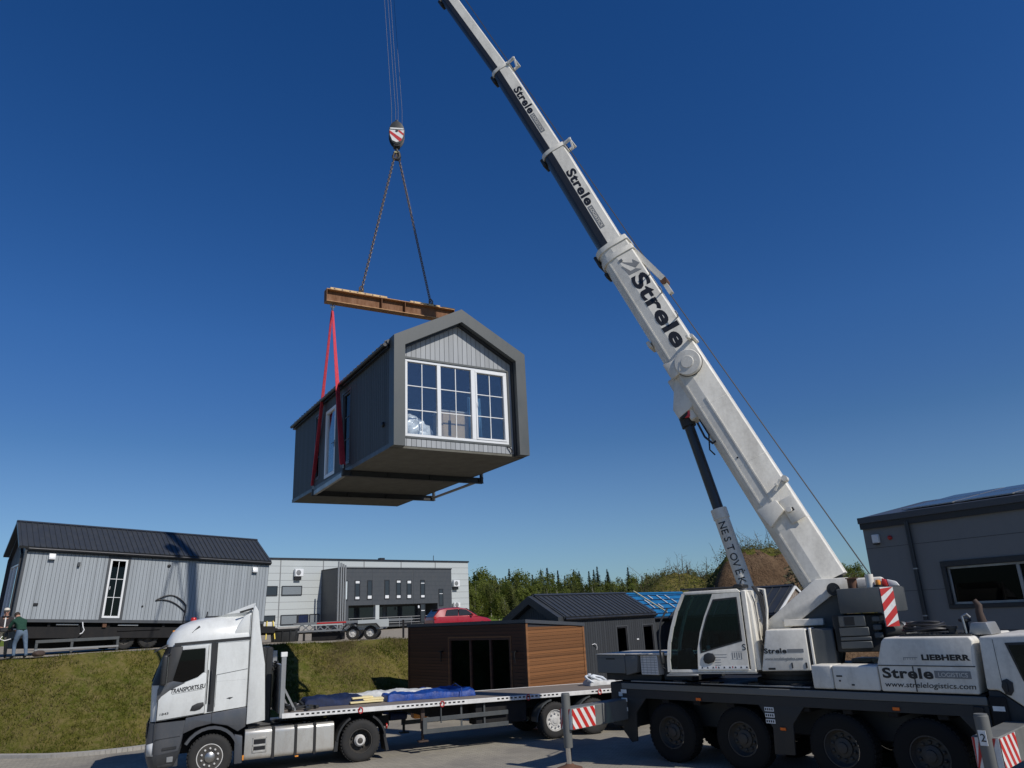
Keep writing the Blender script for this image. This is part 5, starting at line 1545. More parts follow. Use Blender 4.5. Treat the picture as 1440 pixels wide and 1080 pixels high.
# ------------------------------------------------------------------ ground, bank, terrace
m_ = MB('paving'); m_.face([(-400, -60, 0), (400, -60, 0), (400, 900, 0), (-400, 900, 0)]); kind(m_.build('ground'), 'structure')
BASE = [(-60, 26, 0), (-25, 25.6, 0), (-17, 25.35, 0), (-14.5, 24.95, 0), (-12.6, 25.6, 0), (-9.5, 29, 0), (-5.2, 32.6, 0), (-2.5, 38, 0), (3, 49, 0), (13, 70, 0), (34, 105, 0)]
TOP = [(-60, 29.5, 2.86), (-25, 28.4, 2.86), (-18.5, 28.1, 2.86), (-14.5, 29.6, 2.88), (-12, 32.2, 2.82), (-9.3, 35.6, 2.74), (-6.5, 37.6, 2.68), (-4, 43, 2.72), (1, 54, 2.8), (10, 75, 2.9), (30, 110, 3.0)]
def dense(P, n=14):
    P = [Vector(p) for p in P]; out = []
    for i in range(len(P) - 1):
        a = P[max(0, i - 1)]; b = P[i]; c = P[i + 1]; d = P[min(len(P) - 1, i + 2)]
        t1 = (c - a) * .5 * min(1, (c - b).length / max(1e-3, (c - a).length) * 2); t2 = (d - b) * .5 * min(1, (c - b).length / max(1e-3, (d - b).length) * 2)
        for k in range(n):
            t = k / n; out.append((2 * t**3 - 3 * t**2 + 1) * b + (t**3 - 2 * t**2 + t) * t1 + (-2 * t**3 + 3 * t**2) * c + (t**3 - t**2) * t2)
    out.append(P[-1]); return out
DB, DT = dense(BASE), dense(TOP)
NR = 14
def bank_pt(i, v):
    b, t = DB[i], DT[i]
    p = b.lerp(t, v)
    z = t.z * (v * v * (3 - 2 * v) * .45 + v * .55)
    w = math.sin(v * math.pi) + .55 * v * v
    z += w * (.22 * noise.noise(Vector((p.x * .35, p.y * .35, 2))) + .09 * noise.noise(Vector((p.x * 1.6, p.y * 1.6, 5))))
    return Vector((p.x, p.y, z + .006))
m_ = MB('grass_soil'); V = []; F = []
n = len(DB)
for i in range(n):
    for j in range(NR + 1): V.append(bank_pt(i, j / NR))
for i in range(n - 1):
    for j in range(NR): a = i * (NR + 1) + j; F.append((a, a + NR + 1, a + NR + 2, a + 1))
m_.add(V, F, True); kind(m_.build('embankment'), 'structure')
m_ = MB('gravel'); V = []; F = []; offs = [0, .8, 2, 4, 7, 11, 16, 24, 36, 60]
for i in range(n):
    t = DT[i]; dirv = Vector((-.30, .95, 0)).normalized()
    for o in offs: V.append(t + dirv * o + Vector((0, 0, .006 + min(1, o / 3) * .03 * noise.noise(Vector((t.x * .4, (t.y + o) * .4, 0))))))
k = len(offs)
for i in range(n - 1):
    for j in range(k - 1): a = i * k + j; F.append((a, a + k, a + k + 1, a + 1))
m_.add(V, F, True); kind(m_.build('terrace'), 'structure')
# far meadow rising to the wood
m_ = MB('field'); V = []; F = []
nx, ny = 40, 24
def field_z(x, y):
    t = max(0, min(1, (y - 78) / 60)); t = t * t * (3 - 2 * t)
    return 2.2 + 2.2 * t + .35 * noise.noise(Vector((x * .03, y * .03, 0)))
for i in range(nx + 1):
    for j in range(ny + 1):
        x = -140 + 330 * i / nx; y = 72 + 360 * (j / ny) ** 1.6; V.append((x, y, field_z(x, y)))
for i in range(nx):
    for j in range(ny): a = i * (ny + 1) + j; F.append((a, a + ny + 1, a + ny + 2, a + 1))
m_.add(V, F, True); kind(m_.build('field'), 'structure')
m_ = MB('grass_soil'); m_.face([(9.0, 28, .004), (60, 20, .004), (60, 68, .004), (9.5, 68, .004)]); kind(m_.build('lawn'), 'structure')
# kerb
m_ = MB('kerb_stone')
P = [p for p in DB if -58 < p.x < -4.5]
for a, b in zip(P[:-1], P[1:]):
    d = (b - a); L_ = d.length; d.normalize(); s = Vector((d.y, -d.x, 0))
    q0, q1 = a + s * .06, b + s * .06
    m_.loft([[q0 + s * .10, q1 + s * .10, q1 - s * .10, q0 - s * .10], [q0 + s * .10 + Vector((0, 0, .10)), q1 + s * .10 + Vector((0, 0, .10)), q1 - s * .10 + Vector((0, 0, .115)), q0 - s * .10 + Vector((0, 0, .115))]])
kind(m_.build('kerb'), 'structure')

# grass blades on the bank (one mass)
rng = np.random.default_rng(5)
def blades(name, pts, nrm, hmin, hmax, wid, mats, lean=.5, per=1):
    N = len(pts)
    h = rng.uniform(hmin, hmax, N); a = rng.uniform(0, 2 * np.pi, N); w = wid * rng.uniform(.6, 1.4, N)
    dx, dy = np.cos(a) * w, np.sin(a) * w
    lx = rng.normal(0, lean, N) * h; ly = rng.normal(-.08, lean, N) * h
    V = np.zeros((N, 3, 3))
    V[:, 0] = pts - np.stack([dx, dy, 0 * dx], 1); V[:, 1] = pts + np.stack([dx, dy, 0 * dx], 1)
    V[:, 2] = pts + np.stack([lx, ly, h], 1)
    me = bpy.data.meshes.new(name)
    me.vertices.add(N * 3); me.vertices.foreach_set('co', V.reshape(-1))
    me.loops.add(N * 3); me.loops.foreach_set('vertex_index', np.arange(N * 3, dtype=np.int32))
    me.polygons.add(N); me.polygons.foreach_set('loop_start', np.arange(0, N * 3, 3, dtype=np.int32)); me.polygons.foreach_set('loop_total', np.full(N, 3, dtype=np.int32))
    for q in mats: me.materials.append(MATS[q])
    if len(mats) > 1: me.polygons.foreach_set('material_index', (rng.random(N) < np.array([.30 + .9 * noise.noise(Vector((p[0] * .45, p[1] * .45, 4))) + .35 * noise.noise(Vector((p[0] * 1.6, p[1] * 1.6, 8))) for p in pts])).astype(np.int32))
    me.update(); me.validate()
    o = bpy.data.objects.new(name, me); COL.objects.link(o); return o
pts = []
i0 = 0
for i in range(n - 1):
    if DT[i].x < -42 or DT[i].x > 2: continue
    area = (DB[i] - DB[i + 1]).length * (DT[i] - DB[i]).length
    for k in range(int(area * 800)):
        v = random.random(); t = random.random()
        p = bank_pt(i, v).lerp(bank_pt(i + 1, v), t)
        dn_ = noise.noise(Vector((p.x * .9, p.y * .9, 1)))
        if random.random() < .50 + 1.1 * dn_: pts.append(p)
    for k in range(int((DT[i] - DT[i + 1]).length * 60)):           # shaggy upper edge
        t = random.random(); p = DT[i].lerp(DT[i + 1], t) + Vector((-.3, .95, 0)) * random.uniform(-.3, 1.6) ** 1
        if noise.noise(p * .8) > random.uniform(-.3, .5): pts.append(p)
r = random.Random(77)
for c in range(2400):                                               # coarser tufts and weeds standing out of the turf
    i = r.randrange(n - 1)
    if DT[i].x < -40 or DT[i].x > 0: continue
    p0 = bank_pt(i, min(1., r.random() ** .8)).lerp(bank_pt(i + 1, min(1., r.random() ** .8)), r.random())
    if noise.noise(Vector((p0.x * .5, p0.y * .5, 6))) < -.1: continue
    k_ = r.uniform(.05, .22)
    for q in range(r.randint(8, 22)): pts.append(p0 + Vector((r.gauss(0, k_), r.gauss(0, k_), r.uniform(.0, .10) * (k_ / .15))))
kind(blades('grass', np.array([tuple(p) for p in pts]), None, .04, .12, .010, ['grass_blade', 'grass_dry']), 'stuff', 'short patchy green and straw coloured grass on the sloping bank', 'grass')

# ------------------------------------------------------------------ trees
def leaf_cloud(rad, zc, count, size, shape, seed, core=.35, gap=.25):
    r = random.Random(seed); V = []; F = []
    clumps = []
    for k in range(26):
        while True:
            p = Vector((r.uniform(-1, 1), r.uniform(-1, 1), r.uniform(-1, 1)))
            if p.length < 1 and p.length > core: break
        clumps.append((p, r.uniform(.22, .42)))
    for k in range(count):
        c, s = r.choice(clumps)
        q = c + Vector((r.gauss(0, 1), r.gauss(0, 1), r.gauss(0, 1))) * s * .55
        x, y, z = shape(q, rad, zc)
        d1 = Vector((r.gauss(0, 1), r.gauss(0, 1), r.gauss(0, .7))).normalized(); d2 = d1.orthogonal().normalized()
        s_ = size * r.uniform(.5, 1.3); o = len(V); p = Vector((x, y, z))
        V += [p - d1 * s_, p + d2 * s_ * .5, p + d1 * s_, p - d2 * s_ * .5]; F.append((o, o + 1, o + 2, o + 3))
    return V, F
def limbs(mb, h, r0, seed, nb=9, spread=.45, top=.95):
    r = random.Random(seed)
    P = [Vector((0, 0, 0))]
    for k in range(1, 7): P.append(Vector((r.gauss(0, .02 * h) * k / 6, r.gauss(0, .02 * h) * k / 6, h * top * k / 6)))
    mb.tube(P, [r0 * (1 - .86 * k / 6) for k in range(7)], 8)
    for k in range(nb):
        t = r.uniform(.25, .85); i = int(t * 6); b = P[i].lerp(P[i + 1], t * 6 - i); a = r.uniform(0, 6.28); l = h * spread * (1.1 - t) * r.uniform(.6, 1.1)
        e = b + Vector((math.cos(a) * l * .7, math.sin(a) * l * .7, l * .75)); m = b.lerp(e, .5) + Vector((math.cos(a), math.sin(a), -.2)) * l * .08
        mb.tube([b, m, e], [r0 * .35 * (1.1 - t), r0 * .22 * (1.1 - t), r0 * .06], 5)
def round_shape(q, rad, zc): return q.x * rad[0], q.y * rad[0], zc + q.z * rad[1]
def broadleaf(name, label, cat, h, leaf, bark, seed, count=2200, size=.16, rad=None, group=None, low=.56):
    t = thing(name, label, cat, (0, 0, 0), (0, 0, 0), group)
    mb = MB(bark); limbs(mb, h, h * .017, seed); mb.build('trunk', t)
    rad = rad or (h * .23, h * .43)
    V, F = leaf_cloud(rad, h * low, count, size, round_shape, seed)
    mb = MB(leaf); mb.add(V, F, False); mb.build('crown', t)
    return t
def conifer(name, label, h, seed, group=None):
    t = thing(name, label, 'spruce', (0, 0, 0), (0, 0, 0), group); r = random.Random(seed)
    mb = MB('bark'); mb.tube([(0, 0, 0), (0, 0, h * .5), (0, 0, h * .99)], [h * .014, h * .009, h * .002], 7); mb.build('trunk', t)
    V = []; F = []
    z = h * .10
    while z < h * .985:
        f = 1 - z / h; R_ = h * .23 * f ** .85 + .05
        nb = max(5, int(13 * f) + 4)
        for k in range(nb):
            a = r.uniform(0, 6.28); l = R_ * r.uniform(.65, 1.15)
            for s in range(max(2, int(l / .16))):
                u = (s + .5) / max(2, int(l / .16)); c = Vector((math.cos(a) * l * u, math.sin(a) * l * u, z - .30 * l * u + r.gauss(0, .05)))
                w = .17 * (1.25 - u) + .07; dd = Vector((math.cos(a), math.sin(a), -.35)).normalized(); ss = Vector((-math.sin(a), math.cos(a), r.gauss(0, .3))).normalized()
                o = len(V); V += [c - dd * .17, c + ss * w - dd * .02 - Vector((0, 0, .07)), c + dd * .17, c - ss * w - dd * .02 - Vector((0, 0, .07))]; F.append((o, o + 1, o + 2, o + 3))
        z += h * .020 + .07 * f
    mb = MB('spruce'); mb.add(V, F, False); mb.build('crown', t)
    return t
gl_, gs_ = 'leafing trees along the edge of the wood', 'dark spruces behind the leafing trees'
protoL = [broadleaf('broadleaf_tree', 'leafing yellow-green tree at the edge of the wood beyond the dark roofed houses', 'tree', h, lf_, bk, sd, c, .22, None, gl_, .54)
          for h, lf_, bk, sd, c in ((8.2, 'leaf_spring', 'birch_bark', 11, 2600), (7.4, 'leaf_olive', 'bark', 12, 2200), (8.8, 'leaf_spring', 'birch_bark', 13, 2400), (7.0, 'leaf_olive', 'birch_bark', 14, 1700))]
protoS = [conifer('spruce_tree', 'dark pointed spruce rising behind the leafing trees of the wood', h, s, gs_) for h, s in ((10.5, 21), (9.6, 22), (11.2, 23))]
def put(protos, used, x, y, z, sc_):
    k = random.randrange(len(protos)); o = protos[k]
    if k in used: o = copy_tree(protos[k])
    used.add(k); o.location = (x, y, z); o.rotation_euler = (0, 0, random.uniform(0, 6.28)); o.scale = (sc_ * random.uniform(.92, 1.12), sc_ * random.uniform(.92, 1.12), sc_)
used = set(); random.seed(41)
for row, (y, cnt, s0) in enumerate(((104, 40, .48), (112, 46, .58), (121, 50, .67), (129, 54, .75))):
    for k in range(cnt):
        x = -13 + (58 + row * 4) * (k + random.uniform(.1, .9)) / cnt
        put(protoL, used, x, y + random.uniform(-4, 4), field_z(x, y) - .3, s0 * random.uniform(.82, 1.12) * (1.06 if x < 2 else .95 if x < 10 else .80))
used = set()
for k in range(56):
    x = -13 + 60 * (k + random.uniform(0, 1)) / 56; y = random.uniform(134, 150)
    put(protoS, used, x, y, field_z(x, y) - .3, random.choice((.62, .66, .70, .74, .80)) * (1.0 if x < 8 else .90 if x < 20 else .78))

# ------------------------------------------------------------------ mound of earth
def mound_z(x, y):
    def g(cx, cy, sx, sy, h, p=2.): 
        return h * math.exp(-((abs(x - cx) / sx) ** p) - ((abs(y - cy) / sy) ** p))
    z = max(g(15.4, 49.5, 4.8, 4.2, 7.1, 2.6), g(10.6, 51, 5.6, 5, 5.5, 2.2), g(20.5, 51, 5, 5, 4.6, 2.2), g(4, 55, 7, 6, 3.9))
    z += .55 * noise.noise(Vector((x * .5, y * .5, 1))) * min(1, z) + .14 * noise.noise(Vector((x * 1.7, y * 1.7, 4))) * min(1, z)
    if 12.6 < x < 20.5 and y < 49: z -= .5 * abs(noise.noise(Vector((x * .9, z * .8, 7)))) * min(1, z * .3)
    return max(z, -.2)
m_ = MB('earth'); nx, ny = 110, 80; V = []; Fe = []; Fg = []
for i in range(nx + 1):
    for j in range(ny + 1):
        x = -6 + 34 * i / nx; y = 40 + 26 * j / ny; V.append((x, y, mound_z(x, y)))
for i in range(nx):
    for j in range(ny):
        a = i * (ny + 1) + j; f = (a, a + ny + 1, a + ny + 2, a + 1); c = V[a]
        bare = 11.6 + .9 * noise.noise(Vector((0, c[2] * .8, 3))) < c[0] < 20 and c[1] < 48.6 + .8 * noise.noise(Vector((c[0], 0, 1))) and c[2] < 6.5 + .5 * noise.noise(Vector((c[0] * 1.3, c[1], 9)))
        (Fe if bare else Fg).append(f)
o = len(m_.v); m_.add(V, Fe, True); m_.mat('grass_soil'); m_.add(V, Fg, True)
kind(m_.build('earth_mound'), 'structure')
# scrub on it: leafy clumps and dry stalks (a mass nobody could count)
m_ = MB('scrub'); r = random.Random(8); V = []; F = []
for k in range(2600):
    x = r.uniform(-4, 27); y = r.uniform(42, 54); z = mound_z(x, y)
    if z < .8 or (11.6 < x < 19.5 and y < 48.6 and z < 6.5): continue
    for q in range(22):
        p = Vector((x + r.gauss(0, .35), y + r.gauss(0, .35), z + abs(r.gauss(.05, .24))))
        d1 = Vector((r.gauss(0, 1), r.gauss(0, 1), r.gauss(.3, 1))).normalized(); d2 = d1.orthogonal().normalized(); s_ = r.uniform(.04, .11); o = len(V)
        V += [p - d1 * s_, p + d2 * s_ * .35, p + d1 * s_, p - d2 * s_ * .35]; F.append((o, o + 1, o + 2, o + 3))
m_.add(V, F, False); m_.mat('dry_stem')
for k in range(320):
    x = r.uniform(2, 24); y = r.uniform(44, 54); z = mound_z(x, y)
    if z < 2.0 or (11.6 < x < 19.5 and y < 48.6): continue
    l = r.uniform(.4, 1.5); a = r.gauss(0, .35); b = r.gauss(0, .35)
    P = [Vector((x, y, z - .1)), Vector((x + a * l * .4, y + b * l * .4, z + l * .55)), Vector((x + a * l, y + b * l, z + l))]
    m_.tube(P, [.014, .011, .006], 4)
    for q in range(4):
        t = r.uniform(.4, 1); c = P[0].lerp(P[2], t); m_.tube([c, c + Vector((r.gauss(0, .2), r.gauss(0, .2), r.uniform(.1, .35)))], [.008, .004], 3)
kind(m_.build('scrub'), 'stuff', 'low scrub and dry stalks growing over the earth mound', 'scrub')
for k, (x, y, h, lab) in enumerate(((13.7, 37.2, 5.6, 'loose grey-green bush between the boom foot and the grey building corner'), (15.7, 39.0, 5.4, 'bush half hidden behind the corner of the grey building'))):
    t = broadleaf('bush', lab, 'bush', h, 'twig_bush', 'bark', 60 + k, 2600, .10, (1.15, 1.7), None, .66); t.location = (x, y, 0)

# ------------------------------------------------------------------ two-storey building far left
GO = (-6.87, 99, 3.0)
gb = thing('industrial_building', 'long pale grey two-storey industrial building with a dark projecting entrance block', 'building', GO, (0, 0, R(43)))
zz = lambda z: z - 3.0
m_ = MB('sandwich')
m_.box(-34, 0, 0, 22, 0, 7.5)
m_.mat('shop_trim').box(-34.1, .1, -.1, 22.1, 7.5, 7.68)
m_.mat('letter_grey')
for k in range(9): m_.box(-34, 0, -.012, -.001, .8 + k * .75, .825 + k * .75)
for x in (-25.94, -20.86, -15.62, -10.45, -5.31, -31.2): m_.box(x - .05, x + .05, -.03, -.001, 0, 7.5)
m_.mat('concrete').box(-34, .05, -.15, -.031, 0, .55)
m_.build('wall', gb)
m_ = MB('anthracite')
x0, x1 = -21.04, -5.88
m_.box(x0, x1, -4, -.04, 2.42, 6.3)                          # upper storey of the block
m_.box(-8.0, x1, -4, -.04, 0, 2.415); m_.box(x0, -19.9, -4, -.04, 0, 2.415); m_.box(-19.9, -8.0, -1.6, -.04, 0, 2.415)
m_.mat('shop_trim').box(x0 - .06, x1 + .06, -4.06, -.04, 6.3, 6.42)
m_.mat('clad_dark')
for k in range(7): m_.box(x0, x1, -4.012, -4.001, 2.9 + k * .5, 2.92 + k * .5)
for x in (-16.9, -11.4): m_.box(x - .04, x + .04, -4.02, -4.001, 2.42, 6.3)
m_.build('entrance_block', gb)
def gwin(x0, x1, z0, z1, y=-4.0, glass='glass_dark', fm='shop_trim', bright=(), pos=None):
    m_ = MB(fm); f = .09
    m_.box(x0, x1, y - .05, y - .005, z0, z0 + f); m_.box(x0, x1, y - .05, y - .005, z1 - f, z1); m_.box(x0, x0 + f, y - .05, y - .005, z0 + f, z1 - f); m_.box(x1 - f, x1, y - .05, y - .005, z0 + f, z1 - f)
    for a, b in bright: m_.mat('pvc_white').box(x0 + f, x1 - f, y - .045, y - .03, z0 + (z1 - z0) * a, z0 + (z1 - z0) * b)
    w = m_.build('window', gb)
    g = MB(glass); g.box(x0 + f, x1 - f, y - .028, y - .01, z0 + f, z1 - f); g.build('pane', w)
flat('glass_far', (.030, .036, .046), .06); flat('glass_pale', (.60, .66, .68), .15); flat('glass_mid', (.20, .22, .235), .12)
for x, z0, z1, br in ((-20.35, 2.98, 5.03, 'p'), (-18.85, 2.97, 5.05, ((.0, .16), (.84, .98))), (-17.3, 2.99, 5.05, ((.0, .2),)), (-15.05, 2.99, 5.08, ((.0, .2),)), (-13.5, 3.0, 5.08, ((.02, .18), (.85, .96))), (-12.05, 2.97, 5.07, ((.0, .2), (.82, .95))), (-10.15, 3.01, 5.06, ((.0, .16), (.80, .84))), (-7.5, 2.08, 4.03, ((.02, .04), (.70, .73))), (-10.15, .35, 2.36, ((.62, .66),))):
    gwin(x - .33, x + .33, z0, z1, glass='glass_pale' if br == 'p' else 'glass_far', bright=() if br == 'p' else br)
for a, b, z0, z1, g in ((-25.73, -23.38, 3.74, 4.73, 'glass_mid'), (-28.4, -26.2, 3.74, 4.73, 'glass_far'), (-25.7, -23.8, .72, 1.75, 'glass_mid'), (-23.75, -22.5, .72, 1.75, 'tarp_navy'), (-22.4, -21.2, .72, 1.75, 'glass_mid'), (-28.4, -26.3, .72, 1.75, 'glass_far')):
    gwin(a, b, z0, z1, y=-.05, glass=g)
gwin(-18.9, -14.0, .3, 2.3, y=-1.62, glass='glass_far'); gwin(-13.6, -9.2, .3, 2.3, y=-1.62, glass='glass_far'); gwin(-19.6, -19.1, .05, 2.2, y=-1.62, glass='glass_mid')
m_ = MB('sandwich'); m_.box(-16.48, -16.0, -3.95, -3.5, 0, 2.415); m_.build('column', gb)
m_ = MB('galv')
for z in (.45, .75, 1.05): m_.tube([(-19.8, -3.9, z), (-16.5, -3.9, z)], .035, 6); m_.tube([(-15.98, -3.9, z), (-8.1, -3.9, z)], .035, 6)
for k in range(8): m_.tube([(-19.7 + k * 1.6, -3.9, .0), (-19.7 + k * 1.6, -3.9, 1.05)], .03, 6)
m_.build('railing', gb)
for x, y, a, b in ((-23.95, -.05, 5.7, 6.5), (-2.25, -.05, 4.45, 5.25), (-2.25, -.05, 1.95, 2.5)):
    m_ = MB('pvc_white'); m_.box(x - .48, x + .48, y - .42, y - .05, a, b, .03); m_.mat('letter_grey').lathe([(.26, 0), (.28, .02), (.22, .03), (.05, .03), (.0001, .04)], (x - .1, y - .421, (a + b) / 2), 'y', 20, True, -1)
    m_.mat('black').box(x - .42, x + .3, y - .3, y - .01, a - .35, a - .01); m_.build('air_conditioner', gb)
m_ = MB('galv')
for k, x in enumerate((-21.3, -20.98, -20.70, -20.42)): m_.tube([(x, -4.22 + .03 * k, 0), (x, -4.22 + .03 * k, 7.0 - .12 * k)], .10, 10)
m_.build('flue_pipe', gb)
m_ = MB('shop_trim'); m_.box(-12.6, -12.0, 1.2, 1.8, 7.68, 8.0); m_.tube([(-4.1, 2, 7.68), (-4.1, 2, 8.5)], .04, 6); m_.build('roof_vent', gb)
m_ = MB('pvc_white'); m_.box(-10.9, -10.7, -4.16, -4.01, 1.9, 2.2, .03); m_.build('wall_lamp', gb)

# ------------------------------------------------------------------ brown cabin
bc = thing('timber_cabin', 'flat-roofed brown larch cabin with one sunlit end and a shaded glazed front, behind the flatbed', 'cabin', (.08, 27, 0), (0, 0, R(42)))
WX, LYY = 2.85, 7.3
def zr(x): return 3.27 - .21 * x / WX
MX0 = frame((0, LYY, 0), (0, -1, 0), (0, 0, 1)); MY0 = frame((0, 0, 0), (1, 0, 0), (0, 0, 1))
w = MB('board_inside')
dh = (LYY - 4.46, LYY - .83, .22, 2.80)
wall_sheet(w, MX0, 0, LYY, lambda u: 3.26, [dh], .14); wall_sheet(w, MY0, .141, WX, zr, [], .14)
wall_sheet(w, frame((WX, 0.0, 0), (0, 1, 0), (0, 0, 1)), .141, LYY, lambda u: 3.05, [], .14); wall_sheet(w, frame((WX, LYY, 0), (-1, 0, 0), (0, 0, 1)), .141, WX - .141, lambda u: zr(WX - u) - .02, [], .14)
w.mat('floor_inside').box(.15, WX - .15, .15, LYY - .15, .1, .2)
w.mat('larch_shaded')
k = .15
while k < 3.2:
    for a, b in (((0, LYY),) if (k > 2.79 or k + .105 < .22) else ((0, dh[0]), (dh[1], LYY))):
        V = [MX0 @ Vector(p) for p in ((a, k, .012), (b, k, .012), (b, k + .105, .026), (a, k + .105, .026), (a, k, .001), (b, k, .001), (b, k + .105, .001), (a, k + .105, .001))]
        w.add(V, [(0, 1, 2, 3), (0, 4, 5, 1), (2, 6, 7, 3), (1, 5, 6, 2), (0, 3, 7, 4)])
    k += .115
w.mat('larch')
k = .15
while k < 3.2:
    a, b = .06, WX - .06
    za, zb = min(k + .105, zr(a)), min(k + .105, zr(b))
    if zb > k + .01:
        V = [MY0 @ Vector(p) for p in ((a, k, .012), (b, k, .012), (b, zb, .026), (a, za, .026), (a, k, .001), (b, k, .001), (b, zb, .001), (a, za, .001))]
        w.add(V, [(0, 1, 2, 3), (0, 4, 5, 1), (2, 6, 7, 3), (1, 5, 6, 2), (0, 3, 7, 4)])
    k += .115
w.build('wall', bc)
for x in (-.035, WX - .055): MB('larch').box(x, x + .09, -.036, -.001, .15, 3.24 if x < 0 else 3.03).build('corner_board', bc)
for y in (0., LYY - .09): MB('larch_shaded').box(-.036, -.0265, y, y + .09, .15, 3.24).build('corner_board', bc)
m_ = MB('fascia')
m_.loft([[(-.06, -.06, 3.27), (WX + .06, -.06, 3.05), (WX + .06, LYY + .06, 3.05), (-.06, LYY + .06, 3.27)], [(-.06, -.06, 3.385), (WX + .06, -.06, 3.165), (WX + .06, LYY + .06, 3.165), (-.06, LYY + .06, 3.385)]])
m_.build('roof', bc)
wn_ = window(bc, MX0, dh[0], dh[1], dh[2], dh[3], .08, bays=((LYY - 3.13, .10), (LYY - 1.95, .10)), bars=(1, 1), glass='glass_cabin', fm='larch_shaded', trim='larch', tw=.05, z=(-.09, .03), name='sliding_door')
for yv in (4.9, .55):
    m_ = MB('black', MX0); u = LYY - yv; m_.box(u - .10, u + .08, 2.30, 2.34, .03, .16, .006); m_.box(u + .04, u + .08, 1.95, 2.34, .13, .16, .006); m_.box(u - .1, u - .06, 2.05, 2.30, .03, .06); m_.build('wall_lamp', bc)
m_ = MB('concrete'); 
for x in (.3, WX - .3):
    for y in (.3, 2.5, 4.8, LYY - .3): m_.box(x - .2, x + .2, y - .2, y + .2, 0, .14)
m_.build('footing', bc)

# ------------------------------------------------------------------ dark gabled house and the unfinished ones
def oriented(cx, cy, z, az, W_): 
    xn_ = Vector((math.sin(R(az)), -math.cos(R(az)), 0)); return Vector((cx, cy, z)) - xn_ * W_, (0, 0, R(az - 90))
o_, r_ = oriented(1.42, 32.0, .25, 42, 3.5)
dh_ = thing('tiny_house', 'anthracite tiny house with a standing seam roof behind the brown cabin', 'tiny house', o_, r_)
a_, b_, c_ = house(dh_, 3.5, 6.35, 3.08, 4.0, 'clad_anthr_y', 'clad_dark', open_right=[(3.60, 4.30, .5, 2.60), (5.42, 6.15, .5, 2.60)], portal=.24, pm='seam_roof', pext=.06, seam=.30, over=.06)
for y0_, y1_ in ((3.60, 4.30), (5.42, 6.15)): window(dh_, c_, y0_ - .32, y1_ - .32, .5, 2.60, .06, bars=(1, 1), glass='glass_dark', fm='shop_trim', trim='anthracite', tw=.05)
m_ = MB('pvc_white', c_); m_.tube([(1.62, 1.95, .03), (1.70, 1.99, .10), (1.80, 1.95, .10), (1.86, 1.84, .08), (1.86, 1.74, .05)], .018, 6); m_.box(4.58, 4.72, 2.0, 2.05, .025, .05); m_.build('cable_end', dh_)
o_, r_ = oriented(4.75, 36.4, .2, 42, 3.6)
uh = thing('unfinished_house', 'unfinished dark house with bright blue roof membrane and pale battens, behind the crane cab', 'unfinished house', o_, r_)
house(uh, 3.6, 7.0, 2.95, 4.05, 'clad_anthr_y', 'clad_dark', portal=0, pdepth=.05, roof='membrane_blue', seam=9, over=.08)
sl_ = math.atan2(1.10, 1.8); Mx = Matrix.Translation((1.8, 0, 4.07)) @ Matrix.Rotation(sl_, 4, 'Y')
m_ = MB('tarp_navy')
for k in range(5): m_.box(.25 + k * .43, .29 + k * .43, .05, 7.0, .091, .125, 0, Mx)
m_.mat('sheet_grey')
r = random.Random(4)
for row in range(4):
    for k in range(9):
        y = .5 + k * .78 + r.uniform(-.12, .12)
        if r.random() < .55: m_.box(.31 + row * .43, .66 + row * .43, y, y + .08, .126, .15, 0, Mx)
m_.build('batten', uh)
m_ = MB('foam'); m_.beam(Mx @ Vector((-.1, 3.0, .18)), Mx @ Vector((2.05, 3.25, .18)), .05, .05); m_.build('strut', uh)
ox = Vector((10.9, 33.0, .2))
oh = thing('unfinished_house', 'dark seamed roof house with a bare cluttered gable, behind the crane operator cab', 'unfinished house', ox, (0, 0, R(42)))
house(oh, 3.3, 5.6, 2.93, 3.98, 'clad_anthr_y', 'debris', portal=0, pdepth=.05, seam=.42, over=.10)
m_ = MB('pvc_white'); m_.beam((-.05, -.02, 2.93), (1.65, -.02, 4.0), .05, .10); m_.beam((1.65, -.02, 4.0), (3.35, -.02, 2.93), .05, .10)
r = random.Random(12)
for k in range(16): x = r.uniform(.3, 3.0); m_.mat(r.choice(('debris', 'pvc_white', 'rust'))).box(x, x + r.uniform(.05, .25), -.06, -.01, 2.2, 2.4 + r.uniform(.1, .9) * (1 - abs(x - 1.65) / 1.65))
m_.build('gable_lining', oh)

# white wrap behind the rear of the deck
t = thing('plastic_wrap', 'crumpled white plastic wrap lying at the rear of the flatbed beside the crane storage box', 'plastic wrap', TM @ Vector((11.75, .2, dk(11.75) + .01)), (0, 0, AT))
m_ = MB('plasticwrap'); r = random.Random(2)
for k in range(4):
    c = Vector((r.uniform(-.15, .15), r.uniform(-.1, .1), .02)); P = [c + Vector((.32 * math.cos(a_ * .6 + k) * (1 - a_ * .05), .2 * math.sin(a_ * .7 + k), .10 + .14 * math.sin(a_ * .5 + k * .7) + .06 * k * .5)) for a_ in range(9)]
    m_.tube(P, [.02, .045, .03, .05, .03, .045, .025, .04, .02], 6)
m_.mat('sheet_grey'); lump(m_, -.35, .65, -.3, .3, 0, .12, 33, 40, 28, 1.6, .08); m_.build('sheet', t)

